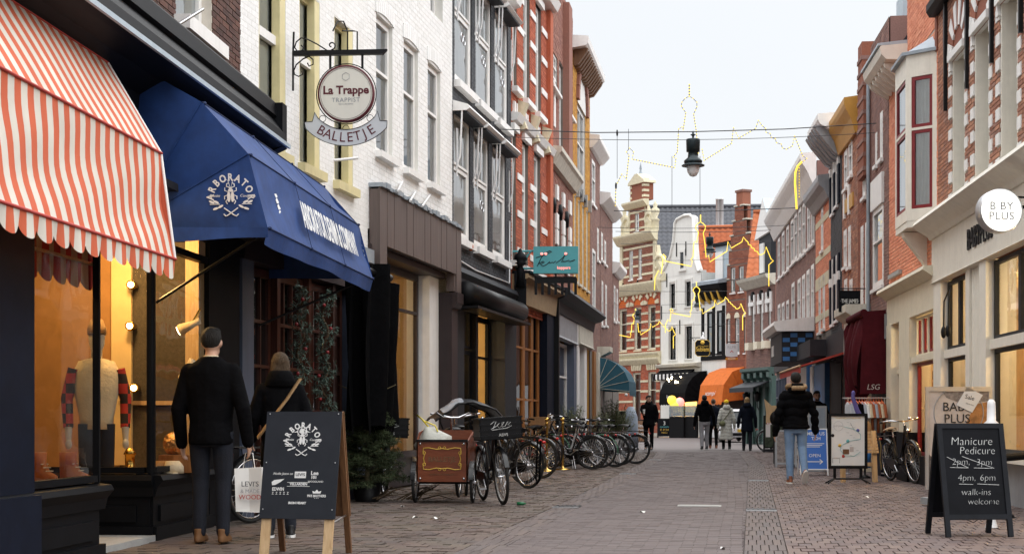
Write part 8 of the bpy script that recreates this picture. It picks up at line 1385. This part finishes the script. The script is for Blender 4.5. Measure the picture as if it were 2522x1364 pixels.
Yk = 72.0; s_ = Yk / FPX; c = P(1802, 862, Yk); t = thing('banner_sign', 'pale grey square banner sign with a red chevron above an orange strip', 'sign', c, 0); w = 15 * s_; MB().prism([(-w, w * 1.05), (w, w * 1.05), (w * .95, -w), (0, -w * 1.15), (-w * .95, -w)], -.02, .02).build('banner', 'sign_grey', t); text('RLPR', .2, 'grey_print', t, (0, -.022, .14), extrude=.002); MB().prism([(-.1, -.12), (0, .0), (.1, -.12), (.06, -.12), (0, -.05), (-.06, -.12)], -.024, -.02).build('chevron', 'red_print', t); MB().box(-w, w, -.02, .02, -w * 1.6, -w * 1.25).build('orange_strip', 'amber', t); text('SCAMPI', .11, 'paper_white', t, (0, -.022, -w * 1.43), extrude=.002); MB().tube([(-w * .8, 0, w * 1.35), (w * 1.2, 0, w * 1.35)], .025, 6).build('bracket', 'iron', t)
# ------------------------------------------------------------------ awnings farther on
def fan_awning(label, h, u0, u1, z0, hgt, proj, m, name='fan_awning', stripe=None, txt=None):
    """quarter round folding awning built from hoops"""
    root = thing(name, label, 'awning', h.w(u0, 0, z0), h.root.rotation_euler.z); n = 3 if m == 'orange_cloth' else 5; L = u1 - u0
    pr = [(-proj * math.sin(R(a)), hgt * math.cos(R(a))) for a in np.linspace(0, 96, n + 1)]
    for i in range(n): MB().quad((0, *pr[i]), (L, *pr[i]), (L, *pr[i + 1]), (0, *pr[i + 1])).build('panel', m, root)
    for x in (0, L):
        for i in range(n): MB().add([(x, 0, -.05), (x, *pr[i]), (x, *pr[i + 1])], [(0, 1, 2)]).build('side_panel', m, root)
        for p in pr[1:]: MB().tube([(x + (-.012 if x == 0 else .012), 0, 0), (x + (-.012 if x == 0 else .012), p[0], p[1])], .009, 4).build('seam', stripe or m, root)
    e = pr[-1]; mb = MB(); nn = int(L / .25) * 8; mb.grid(lambda a, b: (L * a, e[0], e[1] - b * (.10 + .05 * abs(math.sin(a * nn / 8 * math.pi)))), nn, 1); mb.build('valance', m, root); return root, pr, L
u = H8.u(1490) ; r_, pr, L = fan_awning('teal blue fan awning with pale seams at the end of the left row', H8, -1.2, 1.5, 1.95, .92, 1.0, 'teal_cloth', stripe='stone'); MB().ball((-.02, -.9, -.2), (.09, .05, .05)).build('spotlight', 'white_plastic', r_)
r_, pr, L = fan_awning('orange fan awning lettered scampi at the far end of the street', HF3, -.5, 1.7, 2.1, 1.7, 1.5, 'orange_cloth', stripe='dark_orange'); tm = text_mb('scampi', .42, shear=.3, extrude=.001); tm.xf(plane_m((L + .03, -1.15, .42), (0, 1, 0), (0, 0, 1))); tm = text_mb('scampi', .34, shear=.3, extrude=.002); tm.xf(plane_m((L / 2, pr[2][0] - .14, pr[2][1] - .45), (1, 0, 0), (0, .2, 1))).build('lettering', 'paper_white', r_)
r_, pr, L = fan_awning('black fan awning with small lights before the lit far shop', HF1, 2.2, 4.8, 2.1, 1.6, 1.5, 'black_awning')
for k in range(16): MB().ball((random.uniform(.3, 1.9), pr[3][0] - .05 + random.uniform(-.0, .3), pr[3][1] + random.uniform(-.2, .45)), .045, 6, 4).build('fairy_light', 'bulb', r_)
text('kgr', .3, 'paper_white', r_, (1.0, pr[4][0] - .05, pr[4][1] - .2))
r_ = thing('scalloped_canopy', 'narrow black and white scalloped canopy on the white gable house', 'awning', HF1.w(0, 0, 0), HF1.root.rotation_euler.z)
for k in range(18): MB().box(.1 + k * .2, .1 + k * .2 + .19, -.55, -.5, 3.25 + (.06 if k % 2 else 0), 3.6).build('flap', ('black_paint', 'white_paint')[k % 2], r_)
MB().prism([(-.5, 3.6), (0, 3.9), (0, 3.8), (-.5, 3.5)], .1, 3.7, 'yz').build('canopy_top', 'black_awning', r_)
# lamps in the lit far shop and coloured lanterns
for k, (x, y, m, lab) in enumerate(((1655, 985, 'neon_light', 'yellow'), (1662, 998, 'neon_light', 'lower yellow'), (1674, 990, 'neon_pink', 'red'))):
    p = P(x, y, 80.5); t = thing('paper_lantern', lab + ' glowing paper lantern in the far shop', 'lantern', p, 0, 'paper lanterns in the far shop'); MB().ball((0, 0, 0), .26, 14, 10).build('shade', m, t); MB().tube([(0, 0, .25), (0, 0, .6)], .01, 4).build('cord', 'iron', t)
# burgundy folded awning, red canopy
t = thing('burgundy_awning', 'burgundy folding awning hanging folded beside the cream shop front', 'awning', HR2.w(0, 0, 0), HR2.root.rotation_euler.z); u0, u1 = .35, HR2.L - .05
MB().quad((u1, -.05, 1.5), (u1, -.52, 1.5), (u1, -.46, 3.0), (u1, -.05, 3.03)).build('side_panel', 'burgundy_cloth', t)
MB().grid(lambda a, b: (u0 + (u1 - u0) * b * .9, -.40 - .16 * math.sin(a * 2.6) + .05 * math.sin(b * 19 + a * 4), 2.98 - 1.4 * a + .08 * math.sin(b * 11)), 16, 20).build('folded_front', 'burgundy_cloth', t); MB().grid(lambda a, b: (u0 + .25 * b, -.58 + .55 * a, 2.95 - 1.5 * b + .12 * math.sin(a * 9) - .2 * (1 - a)), 12, 10).build('folded_side', 'burgundy_cloth', t); MB().tube([(u0, -.48, 2.95), (u1, -.44, 2.98)], .07, 8).build('roll', 'burgundy_cloth', t); tm = text_mb('LSG', .14, shear=.2, extrude=.001); tm.xf(plane_m((u1 + .004, -.28, 1.62), (0, 1, 0), (0, 0, 1))).build('lettering', 'poster_pale', t)
t = thing('red_canopy', 'red drop arm canopy over a shop in the right row', 'awning', HR5.w(0, 0, 0), HR5.root.rotation_euler.z); Lr = HR5.L + HR4.L * .8
MB().prism([(-.05, 2.52), (-1.15, 2.18), (-1.15, 2.02), (-1.13, 2.02), (-1.13, 2.15), (-.05, 2.47)], -.8, Lr, 'yz').build('canopy_cloth', 'red_awning', t); MB().tube([(-.8, -1.14, 2.17), (Lr, -1.14, 2.17)], .03, 6).build('front_bar', 'wood_light', t)
# ------------------------------------------------------------------ street lamps on cables and skyline lights
def street_lamp(label, x, ytop, ybot, Y):
    c = P(x, ybot, Y); t = thing('street_lamp', label, 'street lamp', c, 0, 'bell street lamps hung over the street'); k = (ybot - ytop) / FPX * Y / .86
    def pf(l): return [(a * k, b * k) for a, b in l]
    MB().lathe(pf([(.125, .22), (.17, .27), (.17, .30), (.10, .36), (.09, .46), (.125, .47), (.13, .68), (.125, .70), (.02, .71), (.02, .74)]), 20).build('housing', 'lamp_green', t); MB().lathe(pf([(.21, .20), (.215, .215), (.13, .26), (.11, .23)]), 24).build('brim', 'lamp_green', t); MB().lathe(pf([(.0, 0), (.06, .02), (.105, .09), (.125, .2), (.0, .21)]), 18).build('globe', 'lamp_glass', t); MB().lathe(pf([(.0, .86), (.02, .83), (.02, .80), (.055, .78), (.02, .76), (.02, .73)]), 10).build('finial', 'lamp_green', t); return c + Vector((0, 0, .84 * k))
def cable(pts, r, label, m='wire'):
    return tag(MB().tube(pts, r, 5).build('overhead_cable', m), label, 'cable', 'overhead cables')
def sagged(a, b, sag, n=14): a, b = Vector(a), Vector(b); return [tuple(a.lerp(b, i / n) - Vector((0, 0, 4 * sag * (i / n) * (1 - i / n)))) for i in range(n + 1)]
Yl = 27.8; top = street_lamp('nearest bell street lamp with white globe hung from the cable', 1707, 322, 436, Yl)
lw = Vector((XL1(Yl), Yl, P(1210, 292, 26.8).z)); rw = Vector((XR(Yl) - .05, Yl, P(2188, 288, 27.2).z)); cable([tuple(lw)] + [tuple(lw.lerp(top, .5) - Vector((0, 0, .04)))] + [tuple(top)] + [tuple(top.lerp(rw, .5) - Vector((0, 0, .03)))] + [tuple(rw)], .010, 'upper steel cable carrying the nearest street lamp'); 
cable(sagged((XL1(Yl), Yl + .3, lw.z - .08), (XR(Yl), Yl + .3, rw.z - .12), .10), .006, 'thin second cable just under the nearest lamp cable')
p2 = street_lamp('second bell street lamp, in front of the orange roof', 1748, 572, 636, 50.0); cable(sagged((XL2(50), 50, p2.z + .05), (XR(50), 50, p2.z + .1), .05), .010, 'steel cable carrying the second street lamp')
p3 = street_lamp('third bell street lamp, before the white timber house', 1718, 722, 766, 70.0); cable(sagged((3, 70, p3.z + .2), (13, 70, p3.z + .2), .1), .010, 'steel cable carrying the third street lamp')
p4 = street_lamp('farthest bell street lamp, before the ornate gable house', 1570, 758, 796, 80.0); cable(sagged((2, 80, p4.z + .2), (11, 80, p4.z + .3), .1), .010, 'steel cable carrying the farthest street lamp')
SKY = [(1612, 714), (1613, 684), (1622, 666), (1629, 674), (1633, 637), (1629, 632), (1634, 626), (1640, 632), (1638, 643), (1703, 656), (1705, 642), (1701, 640), (1707, 632), (1709, 597), (1714, 594), (1716, 598), (1720, 572), (1713, 562), (1714, 556), (1719, 550), (1725, 547), (1725, 529), (1725.6, 529), (1725.6, 547), (1731, 550), (1737, 556), (1737, 563), (1732, 574), (1736, 600), (1739, 634), (1745, 628), (1748, 645), (1790, 619), (1793, 595), (1801, 611), (1827, 596), (1831, 584), (1837, 592), (1842, 596), (1843, 602), (1849, 604), (1851, 610), (1857, 612), (1859, 618), (1866, 620), (1868, 626), (1874, 628), (1883, 623), (1886.5, 608), (1899, 638), (1905, 642), (1893.5, 652), (1893.5, 705)]
YB = 46.0; SK3 = [((x - 1725) / FPX * YB, (547 - y) / FPX * YB) for x, y in SKY]
def skyline(label, x, y, Y, m, r, sc=1.0, low=False):
    c = P(x, y, Y); t = thing('skyline_light', label, 'light decoration', c, 0, 'rope light skylines hung over the street'); MB().tube([(a * sc, 0, b * sc) for a, b in SK3], r, 5).build('rope_light', m, t)
    if low:
        bb = MB()
        for (a, b), (d, e) in zip(SK3, SK3[1:]):
            n = max(1, int(math.hypot(d - a, e - b) / .055)); [bb.ball((a + (d - a) * i / n, -.012, b + (e - b) * i / n), .013, 5, 3) for i in range(n)]
        bb.build('bulbs', 'neon_light', t)  # glow added to the bulbs, though this outline hangs switched off
    return c
cA = skyline('town skyline outline with an added bulb glow on the nearest cable', 1697, 238, 28.6, 'wire', .006, 1.0, True)
MB0 = thing('skyline_hanger', 'pair of thin wires holding the nearest skyline outline', 'wire', (0, 28.6, 0))
for x, y0, y1 in ((1548, 318, 370), (1655, 385, 520), (1724, 385, 530), (1520, 330, 440)): a, b = P(x, y0, 28.6), P(x, y1, 28.6); MB().tube([(a.x, 0, a.z), (b.x, 0, b.z)], .006, 4).build('wire', 'wire', MB0)
for x, y in ((1520, 328), (1517, 458)): a = P(x, y, 28.5); MB().ball((a.x, -.1, a.z), (.02, .02, .07), 8, 6).build('connector', 'iron', MB0)
cable([tuple(P(1512, 519, 30.5)), tuple(P(1700, 522, 30.5)), tuple(P(1962, 512, 30.5))], .009, 'level cable under the nearest skyline outline')
tag(MB().tube([tuple(P(x, y, 28.6)) for x, y in ((1975, 398), (1964, 410), (1959, 425), (1958, 450), (1960, 480), (1962, 515))], .020, 6).build('light_tail', 'neon_light'), 'glowing yellow rope light end hanging before the long white cornice', 'light decoration')
skyline('lit yellow town skyline in front of the white gable and orange roof', 1725, 547, 46.0, 'neon_light', .014); skyline('lit yellow town skyline before the timber and step gable houses', 1715, 706, 68.0, 'neon_light', .018); skyline('farthest lit yellow town skyline before the ornate gable house', 1565, 770, 83.0, 'neon_light', .021)
for k, (y, Y) in enumerate(((560, 44), (600, 52), (640, 58), (770, 66), (800, 72))): cable(sagged((float(Lf(min(Y, 70))) if Y < 60 else 3, Y, P(0, y, Y).z), (XR(Y) + (2 if Y > 60 else 0), Y, P(0, y - 6, Y).z), .06), .008, ['thin cable above the lit skyline over the bend', 'thin cable crossing before the orange roofs', 'thin cable below the second street lamp', 'thin cable crossing before the white gable windows', 'lowest thin cable before the far shop signs'][k])
# ------------------------------------------------------------------ white car at the bend
Yc = 64.0; g = P(1815, 1085, Yc); t = thing('parked_car', 'white hatchback parked in front of the orange awning, partly hidden by walkers', 'car', (g.x, Yc + 2, 0), R(90 + 8))
sec = [(-2.0, .35, .62, .72), (-1.9, .25, .80, .80), (-1.5, .22, .92, .86), (-.9, .2, .98, .87), (.3, .2, .98, .87), (1.2, .2, .95, .86), (1.8, .22, .90, .84), (2.0, .3, .70, .76)]
vs = []
for x, z0, z1, w in sec: vs += [(x, -w, z0), (x, w, z0), (x, w, z0 + (z1 - z0) * .6), (x, w * .93, z1), (x, -w * .93, z1), (x, -w, z0 + (z1 - z0) * .6)]
fs = [(i * 6 + k, i * 6 + (k + 1) % 6, (i + 1) * 6 + (k + 1) % 6, (i + 1) * 6 + k) for i in range(len(sec) - 1) for k in range(6)] + [tuple(range(6))[::-1], tuple(range(42, 48))]
MB().add(vs, fs, False).build('body', 'car_white', t); cab = [(-1.85, .92), (-1.55, 1.35), (-1.2, 1.45), (.2, 1.47), (.7, 1.35), (1.35, .95)]
MB().prism([(x, z) for x, z in cab], -.68, .68).build('cabin', 'car_glass', t); MB().prism([(-1.6, 1.36), (-1.2, 1.462), (.2, 1.482), (.6, 1.38), (.5, 1.37), (-1.5, 1.34)], -.69, .69).build('roof', 'car_white', t)
for s in (-1, 1):
    for a, b in ((cab[0], cab[1]), (cab[4], cab[5]), ((-.6, .95), (-.5, 1.46))): MB().tube([(a[0], s * .69, a[1]), (b[0], s * .69, b[1])], .035, 5).build('pillar', 'car_white', t)
for x in (-1.3, 1.3):
    for s in (-1, 1): w = MB().ring((x, s * .80, .32), .24, .08, 24, 8).build('wheel', 'rubber', t); MB().lathe([(0, -.02), (.19, -.02), (.19, .02), (0, .02)], 16, (x, s * .85, .32), 'y').build('hubcap', 'aluminium', w)
for s in (-1, 1): MB().ball((-1.93, s * .62, .72), (.07, .14, .09), 10, 6).build('headlight', 'aluminium', t); MB().ball((-.95, s * .95, 1.0), (.08, .1, .06), 8, 6).build('wing_mirror', 'car_white', t)
MB().box(-2.03, -2.0, -.26, .26, .46, .57).build('number_plate', 'plate_yellow', t); MB().box(-2.02, -1.9, -.5, .5, .30, .42).build('grille', 'black_plastic', t); MB().box(-2.04, -1.9, -.72, .72, .24, .28).build('bumper_strip', 'aluminium', t)
bpy.data.scenes.remove(TMP)
